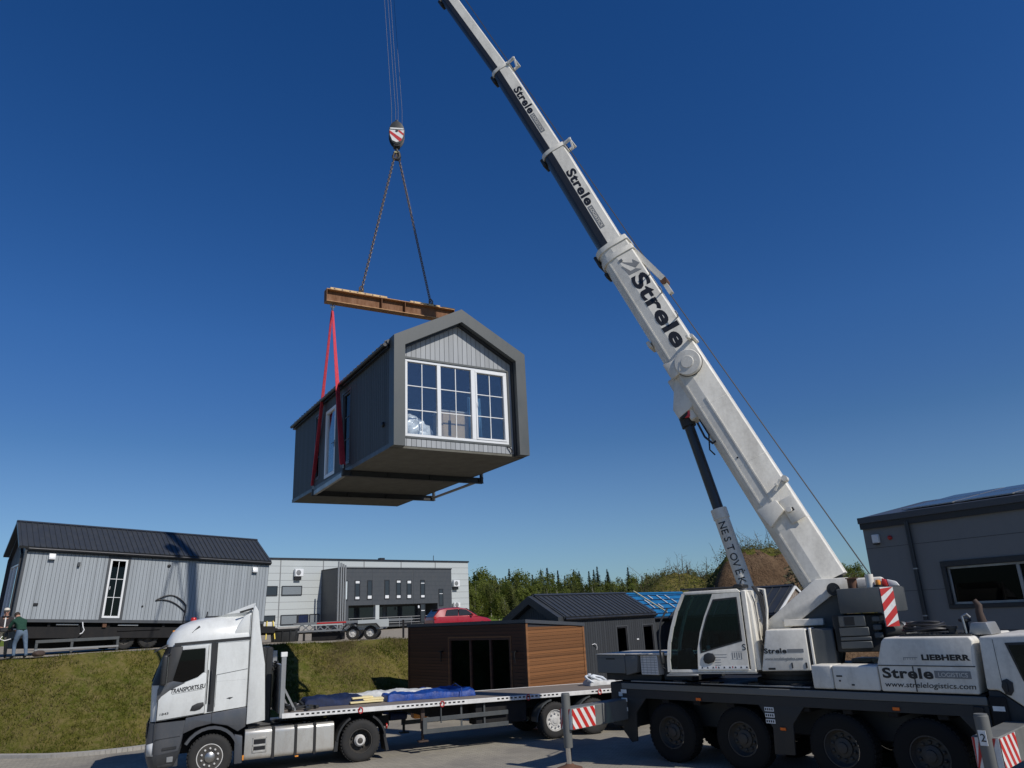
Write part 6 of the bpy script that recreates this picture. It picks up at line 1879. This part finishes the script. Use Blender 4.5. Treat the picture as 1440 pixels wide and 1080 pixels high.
# ------------------------------------------------------------------ grey workshop on the right
ws_ = thing('workshop_building', 'dark grey panelled workshop with solar panels on its low roof at the right edge', 'building', (12.34, 27, 0), (0, 0, R(-57)))
m_ = MB('shop_wall')
WH = [(2.64, 7.4, 3.23, 4.40)]
wall_sheet(m_, frame((0, 0, 0), (1, 0, 0), (0, 0, 1)), 0, 18, lambda u: 6.1, WH, .2)
m_.box(0, .2, .2, 8.8, 0, 6.05); m_.box(0, 18, 8.8, 9.0, 0, 6.05); m_.box(17.8, 18, .2, 8.8, 0, 6.05)
m_.prism([(.2, 6.05), (8.8, 6.05), (4.5, 6.8)], .0, .19, 'x')
m_.mat('shop_trim')
for z in (1.2, 2.45, 3.72, 5.22): 
    for a, b in (((0, 2.5), (7.5, 18)) if 3.2 < z < 4.4 else ((0, 18),)): m_.box(a, b, -.006, -.001, z, z + .012)
m_.build('wall', ws_)
m_ = MB('shop_trim')
m_.box(-.03, 18.1, -.10, .02, 5.90, 6.12)
m_.mat('fascia').box(-.05, 18.12, -.16, -.101, 6.10, 6.31, .008)
m_.mat('fascia')
for s in (0, 1):
    A_ = [(-.05, -.10, 6.20), (18.1, -.10, 6.20), (18.1, 4.5, 7.02), (-.05, 4.5, 7.02)] if s == 0 else [(-.05, 4.5, 7.02), (18.1, 4.5, 7.02), (18.1, 9.1, 6.20), (-.05, 9.1, 6.20)]
    m_.loft([A_, [(x, y, z + .10) for x, y, z in A_]])
m_.build('roof', ws_)
for i in range(8):
    for j in range(2):
        x = 1.3 + i * 1.85; y0_ = .45 + j * 1.95; f_ = lambda y: 6.30 + (y + .10) * .1783 + .07
        m_ = MB('galv'); A_ = [(x, y0_, f_(y0_) - .03), (x + 1.78, y0_, f_(y0_) - .03), (x + 1.78, y0_ + 1.85, f_(y0_ + 1.85) - .03), (x, y0_ + 1.85, f_(y0_ + 1.85) - .03)]
        m_.loft([A_, [(a, b, c + .035) for a, b, c in A_]])
        m_.mat('solar'); B_ = [(x + .05, y0_ + .05, f_(y0_ + .05) + .008), (x + 1.73, y0_ + .05, f_(y0_ + .05) + .008), (x + 1.73, y0_ + 1.80, f_(y0_ + 1.80) + .008), (x + .05, y0_ + 1.80, f_(y0_ + 1.80) + .008)]
        m_.face(B_); m_.build('solar_panel', ws_)
m_ = MB('fascia'); m_.mat('shop_trim').tube([(1.70, -.10, 5.98), (1.70, -.10, 0.2)], .075, 14)
for z in (4.4, 2.9, 1.4): m_.mat('galv').tube([(1.70, -.10, z), (1.70, -.10, z + .04)], .085, 14)
m_.build('downpipe', ws_)
m_ = MB('pvc_white'); m_.box(.36, .60, -.14, -.002, 5.38, 5.68, .02); m_.mat('black').box(.40, .56, -.16, -.03, 5.33, 5.375); m_.build('wall_lamp', ws_)
m_ = MB('red_lamp'); m_.lathe([(.075, 0), (.075, .05), (.04, .09), (.0001, .09)], (.97, -.002, 5.52), 'y', 16, True, -1); m_.build('alarm_light', ws_)
wsM = frame((0, 0, 0), (1, 0, 0), (0, 0, 1))
m_ = MB('shop_trim', wsM); m_.box(2.50, 7.54, 4.40, 4.58, -.10, .05, .008); m_.box(2.50, 7.54, 3.10, 3.23, -.10, .05, .008); m_.box(2.50, 2.64, 3.23, 4.40, -.10, .05, .008); m_.box(7.40, 7.54, 3.23, 4.40, -.1, .05, .008)
wf = m_.build('window_trim', ws_)
window(ws_, wsM, 2.64, 7.40, 3.23, 4.40, .075, bays=((4.75, .10),), bars=(1, 1), glass='glass_shop', fm='galv', z=(-.16, -.06))
m_ = MB('black'); m_.box(2.3, 7.8, .42, .5, 2.9, 4.8); m_.mat('fascia').box(2.8, 3.9, .36, .40, 3.1, 3.85); m_.build('interior', ws_)  # black sheet added close behind the panes to stand for a dark room

# ------------------------------------------------------------------ trailer carrying the left house
yv = u_
tr_o = Vector((LX, LY, 2.9))
lt = thing('house_trailer', 'low black trailer under the light grey tiny house on the bank', 'trailer', org - Vector((0, 0, 1.34)), (0, 0, azl - R(90)))
tl_ = R(-2.7)
Mtilt = Matrix.Translation((0, 0, 1.27)) @ Matrix.Rotation(tl_, 4, 'X')
m_ = MB('chassis_black', Mtilt)
for x in (.9, 1.3, W - 1.3, W - .55): m_.box(x, x + .12, .1, 10.6, -.30, -.02)
k = .2
while k < 10: m_.box(.2, W - .1, k, k + .1, -.16, -.02); k += 1.1
m_.box(.4, W - .10, .3, 9.9, -.62, -.17, .02); m_.box(.5, W - .9, .4, 9.8, -1.0, -.63, .02)  # dark boxes added to fill in the shadow beneath the house
m_.mat('galv').box(W - .12, W - .06, 1.6, 2.4, -.10, -.06); m_.box(W - .12, W - .06, 3.9, 4.7, -.11, -.06)
m_.mat('rust').box(W - .25, W - .02, 3.3, 3.45, -.18, .0)
m_.mat('chassis_black').beam((W / 2 + .6, 10.3, -.2), (W / 2, 11.8, -.22), .12, .14); m_.beam((W / 2 - .6, 10.3, -.2), (W / 2, 11.8, -.22), .12, .14); m_.box(W - .9, W - .1, 9.9, 10.9, -.42, -.1, .02)
m_.build('frame', lt)
m_ = MB('galv'); m_.box(W - .12, W - .05, .95, 4.0, .12, .20, .01); m_.mat('crane_grey').box(W - .12, W - .05, .95, 4.0, .42, .54, .008)
for y in (.95, 2.2, 3.9): m_.box(W - .12, W - .06, y, y + .10, .0, .54, .01)
m_.build('side_rail', lt)
for y in (4.25, 5.20):
    for x, s in ((W - .25, 1), (.25, -1)):
        t_ = MB('tyre'); q_ = MB('rim_dark'); Mw = Matrix.Translation((x, y, .41)) @ Matrix.Rotation(R(90), 4, 'Z')
        t_.T = Mw; q_.T = Mw; wheel(t_, q_, 0, 0, 0, .41, .24, -s, .58, seg=28, lugs=6, dish=.3)
        ob = q_.build('wheel', lt); t_.build('tyre', ob)
m_ = MB('chassis_black'); m_.box(W - .5, W - .06, 3.9, 5.6, .74, .79, .01); m_.build('mudguard', lt)
t = thing('water_canister', 'beige canister held by yellow straps on the trailer nose right of the light grey house', 'canister', org + u_ * 10.65 + xn * (W - .55) + Vector((0, 0, -.93)), (0, 0, azl - R(90)))
m_ = MB('hubwhite'); m_.box(-.26, .26, -.3, .3, .02, .46, .05, seg=3); m_.build('body', t)
m_ = MB('yellow_strap')
for s in (-.14, .16): m_.beam((.30, s, .50), (.42, s * 1.5, -.34), .05, .012, (1, 0, 0)); m_.box(-.27, .30, s - .025, s + .025, .462, .475)
m_.build('strap', t)
t = thing('stone_block', 'small brown block lying on the ground beside the person in green', 'block', (-18.05, 28.9, 2.87), (0, 0, .5))
bm = bmesh.new(); bmesh.ops.create_icosphere(bm, subdivisions=3, radius=1)
for v in bm.verts: k = 1 + .18 * noise.noise(v.co * 1.7); v.co = Vector((v.co.x * .22 * k, v.co.y * .15 * k, .10 + max(-.10, v.co.z * .12 * k)))
m_ = MB('rust_dark'); m_.addbm(bm, None, True); m_.build('block', t)

# ------------------------------------------------------------------ skeletal trailer, dark bin, red car
sk = thing('skeletal_trailer', 'bare skeletal trailer with two wheels parked on the gravel before the industrial building', 'trailer', (-11.9, 40.0, 2.70), (0, 0, R(4)))
m_ = MB('galv')
for y in (0, 1.9):
    m_.box(0, 6.0, y, y + .09, .86, .98); m_.box(0, 4.6, y, y + .09, .50, .58)
    k = 0.05
    while k < 4.4: m_.beam((k, y + .045, .56), (k + .38, y + .045, .88), .05, .05); m_.beam((k + .38, y + .045, .88), (k + .76, y + .045, .56), .05, .05); k += .76
for k in range(7): m_.box(k * .95, k * .95 + .09, .09, 1.9, .88, .96)
m_.mat('sandwich').box(3.3, 4.9, -.02, .0, .60, .98); m_.box(.9, 2.5, -.02, -.001, .80, .86); m_.mat('stripe_red').box(1.2, 2.7, -.025, -.002, .88, .95)
m_.build('frame', sk)
for x in (3.05, 3.95):
    for y, s in ((-.08, -1), (1.98, 1)):
        t_ = MB('tyre'); q_ = MB('hubwhite'); wheel(t_, q_, x, y, .34, .34, .24, s, .56, seg=26, lugs=6, dish=.2); ob = q_.build('wheel', sk); t_.build('tyre', ob)
m_ = MB('chassis_black'); m_.prism([(2.55, .55), (2.75, .76), (4.25, .76), (4.45, .55), (4.45, .60), (4.27, .80), (2.73, .80), (2.55, .60)], -.32, -.02, 'y'); m_.box(.9, 2.4, .2, 1.6, .05, .48, .03); m_.build('mudguard', sk)
m_ = MB('chassis_black'); m_.box(.5, .6, -.02, .08, 0, .5); m_.box(5.6, 5.7, -.02, .08, 0, .9); m_.build('leg', sk)
t = thing('steel_bin', 'open dark steel bin at the left end of the bare skeletal trailer', 'bin', (-12.25, 39.4, 2.71), (0, 0, R(4)))
m_ = MB('crane_dark'); m_.prism([(-.56, .0), (.56, .0), (.64, .72), (-.64, .72)], 0, 1.0, 'y', .02)
for x in (-.4, 0, .4): m_.box(x - .03, x + .03, -.04, -.001, .05, .66)
m_.box(-.67, .67, -.05, -.001, .62, .72, .01); m_.build('shell', t)

car = thing('parked_car', 'red hatchback parked on the terrace, seen above the brown cabin roof', 'car', (-3.98, 47.6, 2.72), (0, 0, R(28)))
car.scale = (.96, .96, .98)
# local x forward, y left
m_ = MB('car_red')
def carring(x, w, z0, z1, r=.12): return [(x, -w, z0), (x, -w - .02, (z0 + z1) / 2), (x, -w + .03, z1 - r * .4), (x, -w + r, z1), (x, w - r, z1), (x, w - .03, z1 - r * .4), (x, w + .02, (z0 + z1) / 2), (x, w, z0)]
m_.loft([carring(-2.02, .70, .45, .80), carring(-1.98, .84, .34, .96), carring(-1.6, .88, .28, 1.0), carring(-.6, .89, .26, .97), carring(.6, .89, .26, .95), carring(1.1, .88, .27, .92), carring(1.7, .82, .30, .80), carring(1.98, .70, .36, .70), carring(2.06, .56, .42, .62)], True, True, True)
def roofring(x, w, z0, z1): return [(x, -w, z0), (x, -w * .86, z1 - .04), (x, -w * .70, z1), (x, w * .70, z1), (x, w * .86, z1 - .04), (x, w, z0)]
m_.loft([roofring(-1.95, .80, .92, 1.02), roofring(-1.55, .82, .93, 1.40), roofring(-1.1, .83, .93, 1.485), roofring(-.3, .83, .93, 1.50), roofring(.25, .83, .93, 1.42), roofring(1.0, .82, .92, 1.0)], True, True, True)
m_.build('body', car)
m_ = MB('glass_far')
for s in (-1, 1): m_.prism([(-1.25, 1.02), (-1.12, 1.36), (-.36, 1.40), (-.36, 1.01)], s * .79, s * .835, 'y'); m_.prism([(-.30, 1.01), (-.30, 1.40), (.18, 1.35), (.72, 1.03)], s * .79, s * .835, 'y')
m_.build('side_window', car)
m_ = MB('glass_far'); V = [(-1.965, -.66, .98), (-1.965, .66, .98), (-1.60, .60, 1.385), (-1.60, -.60, 1.385)]; m_.add(V + [(x - .02, y, z + .012) for x, y, z in V], [(0, 1, 2, 3), (4, 5, 6, 7), (0, 1, 5, 4), (1, 2, 6, 5), (2, 3, 7, 6), (3, 0, 4, 7)]); m_.build('rear_window', car)
m_ = MB('glass_far'); V = [(.98, -.70, 1.02), (.98, .70, 1.02), (.30, .62, 1.415), (.30, -.62, 1.415)]; m_.add(V + [(x + .02, y, z + .014) for x, y, z in V], [(0, 1, 2, 3), (4, 5, 6, 7), (0, 1, 5, 4), (1, 2, 6, 5), (2, 3, 7, 6), (3, 0, 4, 7)]); m_.build('windscreen', car)
for s in (-1, 1):
    m_ = MB('car_red'); m_.ball((.55, s * .98, 1.04), .10, 2, (.7, 1, .7)); m_.mat('black').tube([(.58, s * .84, 1.0), (.55, s * .95, 1.03)], .025, 6); m_.build('mirror', car)
    m_ = MB('red_lamp'); m_.box(-2.0, -1.84, s * .62, s * .875, .80, .98, .03); m_.build('tail_light', car)
    for x in (-1.25, 1.25):
        t_ = MB('tyre'); q_ = MB('steel'); wheel(t_, q_, x, s * .89, .32, .32, .21, s, .64, seg=26, lugs=5, dish=.2); ob = q_.build('wheel', car); t_.build('tyre', ob)
m_ = MB('black_plastic'); m_.box(-1.72, -1.45, -.5, .5, 1.405, 1.43, .01); m_.build('roof_spoiler', car)
# ------------------------------------------------------------------ two people on the terrace
def skin_figure(verts, edges, radii, root, names, mats, default, sub=2):
    """one continuous body grown on a skeleton; every face takes the clothing of the bone nearest to it"""
    me = bpy.data.meshes.new('b'); me.from_pydata(verts, [e[:2] for e in edges], [])
    ob = bpy.data.objects.new('b', me); COL.objects.link(ob)
    md = ob.modifiers.new('s', 'SKIN'); md.use_smooth_shade = True
    lay = me.skin_vertices[0].data
    for i, r in enumerate(radii):
        lay[i].radius = r if isinstance(r, tuple) else (r, r); lay[i].use_root = (i == root)
    sb = ob.modifiers.new('d', 'SUBSURF'); sb.levels = sub; sb.render_levels = sub
    bpy.context.view_layer.update()
    m2 = bpy.data.meshes.new_from_object(ob.evaluated_get(bpy.context.evaluated_depsgraph_get()))
    bpy.data.objects.remove(ob); bpy.data.meshes.remove(me)
    m2.name = 'person'; m2.materials.clear()
    for q in mats: m2.materials.append(MATS[q])
    segs = [(Vector(verts[a]), Vector(verts[b]), mats.index(c)) for a, b, c in edges]
    for p in m2.polygons:
        best = None
        for a, b, k in segs:
            d = b - a; t = max(0, min(1, (p.center - a).dot(d) / max(1e-9, d.length_squared))); q = (p.center - (a + d * t)).length
            if best is None or q < best[0]: best = (q, k)
        p.material_index = best[1]; p.use_smooth = True
    return m2
class Fig:
    def __init__(s): s.v = []; s.r = []; s.e = []
    def j(s, p, r, parent=None, mat=None):
        s.v.append(tuple(p)); s.r.append(r)
        if parent is not None: s.e.append((parent, len(s.v) - 1, mat))
        return len(s.v) - 1
    def hand(s, w, d, side, curl=.4):
        """palm and five fingers at wrist joint w, pointing along d"""
        d = Vector(d).normalized(); a = d.cross(Vector((0, 0, 1)) if abs(d.z) < .8 else Vector((0, 1, 0))).normalized(); c = d.cross(a)
        p0 = Vector(s.v[w]); pm = s.j(p0 + d * .055, (.030, .020), w, 'skin')
        for k, l in enumerate((.070, .082, .076, .058)):
            b = s.j(p0 + d * .085 + a * (k - 1.5) * .020, .010, pm, 'skin'); m = s.j(Vector(s.v[b]) + (d + c * curl).normalized() * l * .5, .009, b, 'skin'); s.j(Vector(s.v[m]) + (d * .7 + c * curl * 2).normalized() * l * .5, .008, m, 'skin')
        b = s.j(p0 + d * .04 - a * .034 * side, .012, w, 'skin'); s.j(Vector(s.v[b]) + (d - a * side * .8).normalized() * .05, .010, b, 'skin')
    def build(s, mats): return skin_figure(s.v, s.e, s.r, 0, None, mats, 0)
def add_person(label, loc, rz, fig, mats, extras):
    me = fig.build(mats); o = bpy.data.objects.new('person', me); COL.objects.link(o); o.location = loc; o.rotation_euler = (0, 0, rz)
    tag(o, label, 'person')
    for nm, mb in extras: mb.build(nm, o)
    return o
def face_parts(mb, c, f, up=(0, 0, 1)):
    """nose, eyes, mouth, ears set on a head centred at c looking along f"""
    c = Vector(c); f = Vector(f).normalized(); s = f.cross(Vector(up)).normalized(); u = s.cross(f)
    mb.mat('skin'); mb.tube([c + f * .095 + u * .02, c + f * .122 - u * .022, c + f * .10 - u * .03], [.010, .016, .010], 6)
    for k in (-1, 1):
        mb.mat('skin').ball(c + s * .082 * k - f * .005, .024, 1, (.6, .8, 1.2)); mb.mat('paper').ball(c + f * .086 + s * .032 * k + u * .018, .011, 1); mb.mat('black').ball(c + f * .095 + s * .032 * k + u * .018, .006, 1)
    mb.mat('sling_red').tube([c + f * .094 - s * .022 - u * .058, c + f * .10 - u * .06, c + f * .094 + s * .022 - u * .058], .005, 5)
# person stooping, green pullover, seen from behind (local +y is the way they face)
f = Fig()
pel = f.j((0, 0, .93), (.155, .12)); sp_ = f.j((0, .10, 1.10), (.150, .115), pel, 'pullover_green'); ch = f.j((.0, .27, 1.30), (.180, .125), sp_, 'pullover_green'); nk = f.j((0, .40, 1.42), .062, ch, 'pullover_green'); hd0 = f.j((0, .47, 1.46), (.078, .088), nk, 'skin'); f.j((0, .56, 1.50), (.085, .09), hd0, 'skin'); 
for s, kx, ky in ((-1, -.13, .10), (1, .13, -.10)):
    hp = f.j((s * .10, -.01, .86), (.105, .115), pel, 'jeans'); kn = f.j((kx * 1.1, ky + .02, .49), (.066, .072), hp, 'jeans'); an = f.j((kx * 1.25, ky - .08, .10), (.052, .056), kn, 'jeans'); ft = f.j((kx * 1.3, ky + .0, .045), (.045, .04), an, 'shoe'); f.j((kx * 1.4, ky + .13, .04), (.042, .032), ft, 'shoe')
    sh = f.j((s * .20, .30, 1.29), (.075, .075), ch, 'pullover_green'); el = f.j((s * .27, .42, 1.06), (.052, .052), sh, 'pullover_green'); wr = f.j((s * .16, .62, 1.00), (.034, .030), el, 'pullover_green'); f.hand(wr, (-s * .25, .9, -.1), s)
hair = MB('hair'); hair.ball((0, .535, 1.525), .104, 3, (.93, 1.0, 1.0)); fc = MB('skin'); face_parts(fc, (0, .56, 1.49), (0, .95, -.25))
bt = MB('black'); bt.tube([(.15 * math.cos(a * .5236), .105 * math.sin(a * .5236) + .02, .985) for a in range(12)], .018, 6, False, True)
hm_ = MB('pullover_green'); hm_.tube([(.165 * math.cos(a * .5236), .125 * math.sin(a * .5236) + .03, 1.0) for a in range(12)], .02, 6, False, True)
add_person('stooping person in a dark green pullover and blue jeans, seen from behind', (-18.35, 28.2, 2.865), R(58), f, ['pullover_green', 'jeans', 'skin', 'shoe'], (('hair', hair), ('face', fc), ('belt', bt), ('hem', hm_)))
# person standing, dark jacket, cream cap, facing the camera and looking down
f = Fig()
pel = f.j((0, 0, .95), (.155, .115)); sp_ = f.j((0, .0, 1.14), (.155, .115), pel, 'jacket_dark'); ch = f.j((0, .03, 1.36), (.185, .125), sp_, 'jacket_dark'); nk = f.j((0, .06, 1.52), .060, ch, 'skin'); hd0 = f.j((0, .09, 1.61), (.078, .088), nk, 'skin'); f.j((0, .10, 1.69), (.084, .092), hd0, 'skin')
for s in (-1, 1):
    hp = f.j((s * .10, 0, .88), (.105, .11), pel, 'trousers_olive'); kn = f.j((s * .13, .04, .50), (.068, .07), hp, 'trousers_olive'); an = f.j((s * .15, 0, .10), (.052, .055), kn, 'trousers_olive'); ft = f.j((s * .15, .05, .045), (.046, .04), an, 'shoe'); f.j((s * .17, .18, .04), (.042, .032), ft, 'shoe')
    sh = f.j((s * .21, .03, 1.40), (.075, .075), ch, 'jacket_dark'); el = f.j((s * .27, .08, 1.12), (.052, .052), sh, 'jacket_dark'); wr = f.j((s * .12, .30, 1.10), (.035, .030), el, 'jacket_dark'); f.hand(wr, (-s * .4, .85, -.1), s)
cap = MB('cap_cream'); cap.ball((0, .095, 1.735), .105, 3, (.95, 1.05, .72)); cap.prism([(-.075, .16), (.075, .16), (.06, .27), (0, .295), (-.06, .27)], 1.715, 1.728, 'z', .004)
hair = MB('hair'); hair.ball((0, .055, 1.67), .098, 3, (.95, .95, 1.0)); fc = MB('skin'); face_parts(fc, (0, .11, 1.655), (0, 1, -.25))
cl = MB('black'); cl.tube([(.115 * math.cos(a * .5236), .10 * math.sin(a * .5236) + .05, 1.49) for a in range(12)], .028, 6, False, True); cl.mat('paper').box(-.02, .02, .155, .165, 1.1, 1.45)
add_person('person in a dark jacket and cream cap beside the house gable', (-19.5, 28.9, 2.865), R(215), f, ['jacket_dark', 'trousers_olive', 'skin', 'shoe'], (('cap', cap), ('hair', hair), ('face', fc), ('collar', cl)))
t = thing('power_tool', 'black tool with a pale cable held between the two people', 'tool', (-19.1, 28.45, 3.85), (0, 0, R(30)))
m_ = MB('black_plastic'); m_.box(-.2, .2, -.07, .07, -.06, .10, .03); m_.box(-.04, .06, -.05, .05, -.24, -.06, .02); m_.mat('paper').box(.2, .42, -.02, .02, .0, .05, .01); m_.tube([(-.1, 0, -.2), (-.15, -.1, -.3), (0, -.15, -.36), (.2, -.1, -.3)], .016, 6); m_.build('body', t)
# ------------------------------------------------------------------ camera, sun, sky
F_, PITCH, ROLL = 1036., R(17.5), R(2.7)
cam = bpy.data.cameras.new('camera'); co = bpy.data.objects.new('camera', cam); COL.objects.link(co)
cam.sensor_fit = 'HORIZONTAL'; cam.sensor_width = 36.; cam.lens = 36. * F_ / 1440.; cam.clip_start = .1; cam.clip_end = 3000
r0 = Vector((1, 0, 0)); d0 = Vector((0, math.cos(PITCH), math.sin(PITCH))); u0 = Vector((0, -math.sin(PITCH), math.cos(PITCH)))
rx = r0 * math.cos(ROLL) - u0 * math.sin(ROLL); ux = r0 * math.sin(ROLL) + u0 * math.cos(ROLL)
Mc = Matrix(((*rx, 0), (*ux, 0), (*(-d0), 0), (0, 0, 0, 1))).transposed(); Mc.translation = Vector((0, 0, 3.5))
co.matrix_world = Mc
sc.camera = co
SAZ, SEL = R(-41), R(41.5)
sd = Vector((math.cos(SAZ) * math.cos(SEL), math.sin(SAZ) * math.cos(SEL), math.sin(SEL)))
sun = bpy.data.lights.new('sun', 'SUN'); sun.energy = 3.7; sun.angle = R(.5); sun.color = (1., .955, .89)
so = bpy.data.objects.new('sun', sun); COL.objects.link(so); so.rotation_euler = sd.to_track_quat('Z', 'Y').to_euler(); so.location = (20, -20, 30)
wd = bpy.data.worlds.new('World'); sc.world = wd; wd.use_nodes = True
n = wd.node_tree; bg = n.nodes['Background']
SKYG, SKYS, SKYV = 1.0, 1.34, 1.12
sky = n.nodes.new('ShaderNodeTexSky'); sky.sky_type = 'NISHITA'; sky.sun_disc = False
sky.sun_elevation = SEL; sky.sun_rotation = math.pi / 2 - SAZ
sky.altitude = 200; sky.air_density = 1.0; sky.dust_density = .2; sky.ozone_density = 3.0
gm = n.nodes.new('ShaderNodeGamma'); gm.inputs[1].default_value = SKYG
hs = n.nodes.new('ShaderNodeHueSaturation'); hs.inputs['Saturation'].default_value = SKYS; hs.inputs['Hue'].default_value = .513; hs.inputs['Value'].default_value = SKYV
geo = n.nodes.new('ShaderNodeTexCoord'); sx_ = n.nodes.new('ShaderNodeSeparateXYZ'); n.links.new(geo.outputs['Generated'], sx_.inputs[0])
mr = n.nodes.new('ShaderNodeMapRange'); mr.inputs[1].default_value = 0.; mr.inputs[2].default_value = .22; mr.inputs[3].default_value = 1.05; mr.inputs[4].default_value = SKYS
n.links.new(sx_.outputs[2], mr.inputs[0]); n.links.new(mr.outputs[0], hs.inputs['Saturation'])
mv = n.nodes.new('ShaderNodeMapRange'); mv.inputs[1].default_value = 0.; mv.inputs[2].default_value = .35; mv.inputs[3].default_value = .75; mv.inputs[4].default_value = SKYV
n.links.new(sx_.outputs[2], mv.inputs[0]); n.links.new(mv.outputs[0], hs.inputs['Value'])
mh = n.nodes.new('ShaderNodeMapRange'); mh.inputs[1].default_value = 0.; mh.inputs[2].default_value = .25; mh.inputs[3].default_value = .50; mh.inputs[4].default_value = .513
n.links.new(sx_.outputs[2], mh.inputs[0]); n.links.new(mh.outputs[0], hs.inputs['Hue'])
n.links.new(sky.outputs[0], gm.inputs[0]); n.links.new(gm.outputs[0], hs.inputs['Color']); tr_ = n.nodes.new('ShaderNodeMapRange'); tr_.inputs[1].default_value = 0.; tr_.inputs[2].default_value = .22
n.links.new(sx_.outputs[2], tr_.inputs[0])
tint = mixcol(n, tr_.outputs[0], (.66, .96, 1.34), (1., 1., 1.))
mt = n.nodes.new('ShaderNodeMix'); mt.data_type = 'RGBA'; mt.blend_type = 'MULTIPLY'; mt.inputs[0].default_value = 1.
n.links.new(hs.outputs[0], mt.inputs[6]); n.links.new(tint, mt.inputs[7]); n.links.new(mt.outputs[2], bg.inputs[0])
bg.inputs[1].default_value = .075
sc.render.engine = 'CYCLES'
sc.view_settings.view_transform = 'Standard'; sc.view_settings.look = 'None'; sc.view_settings.exposure = 0; sc.view_settings.gamma = 1
sc.cycles.use_denoising = True
sc.cycles.max_bounces = 8; sc.cycles.transparent_max_bounces = 12
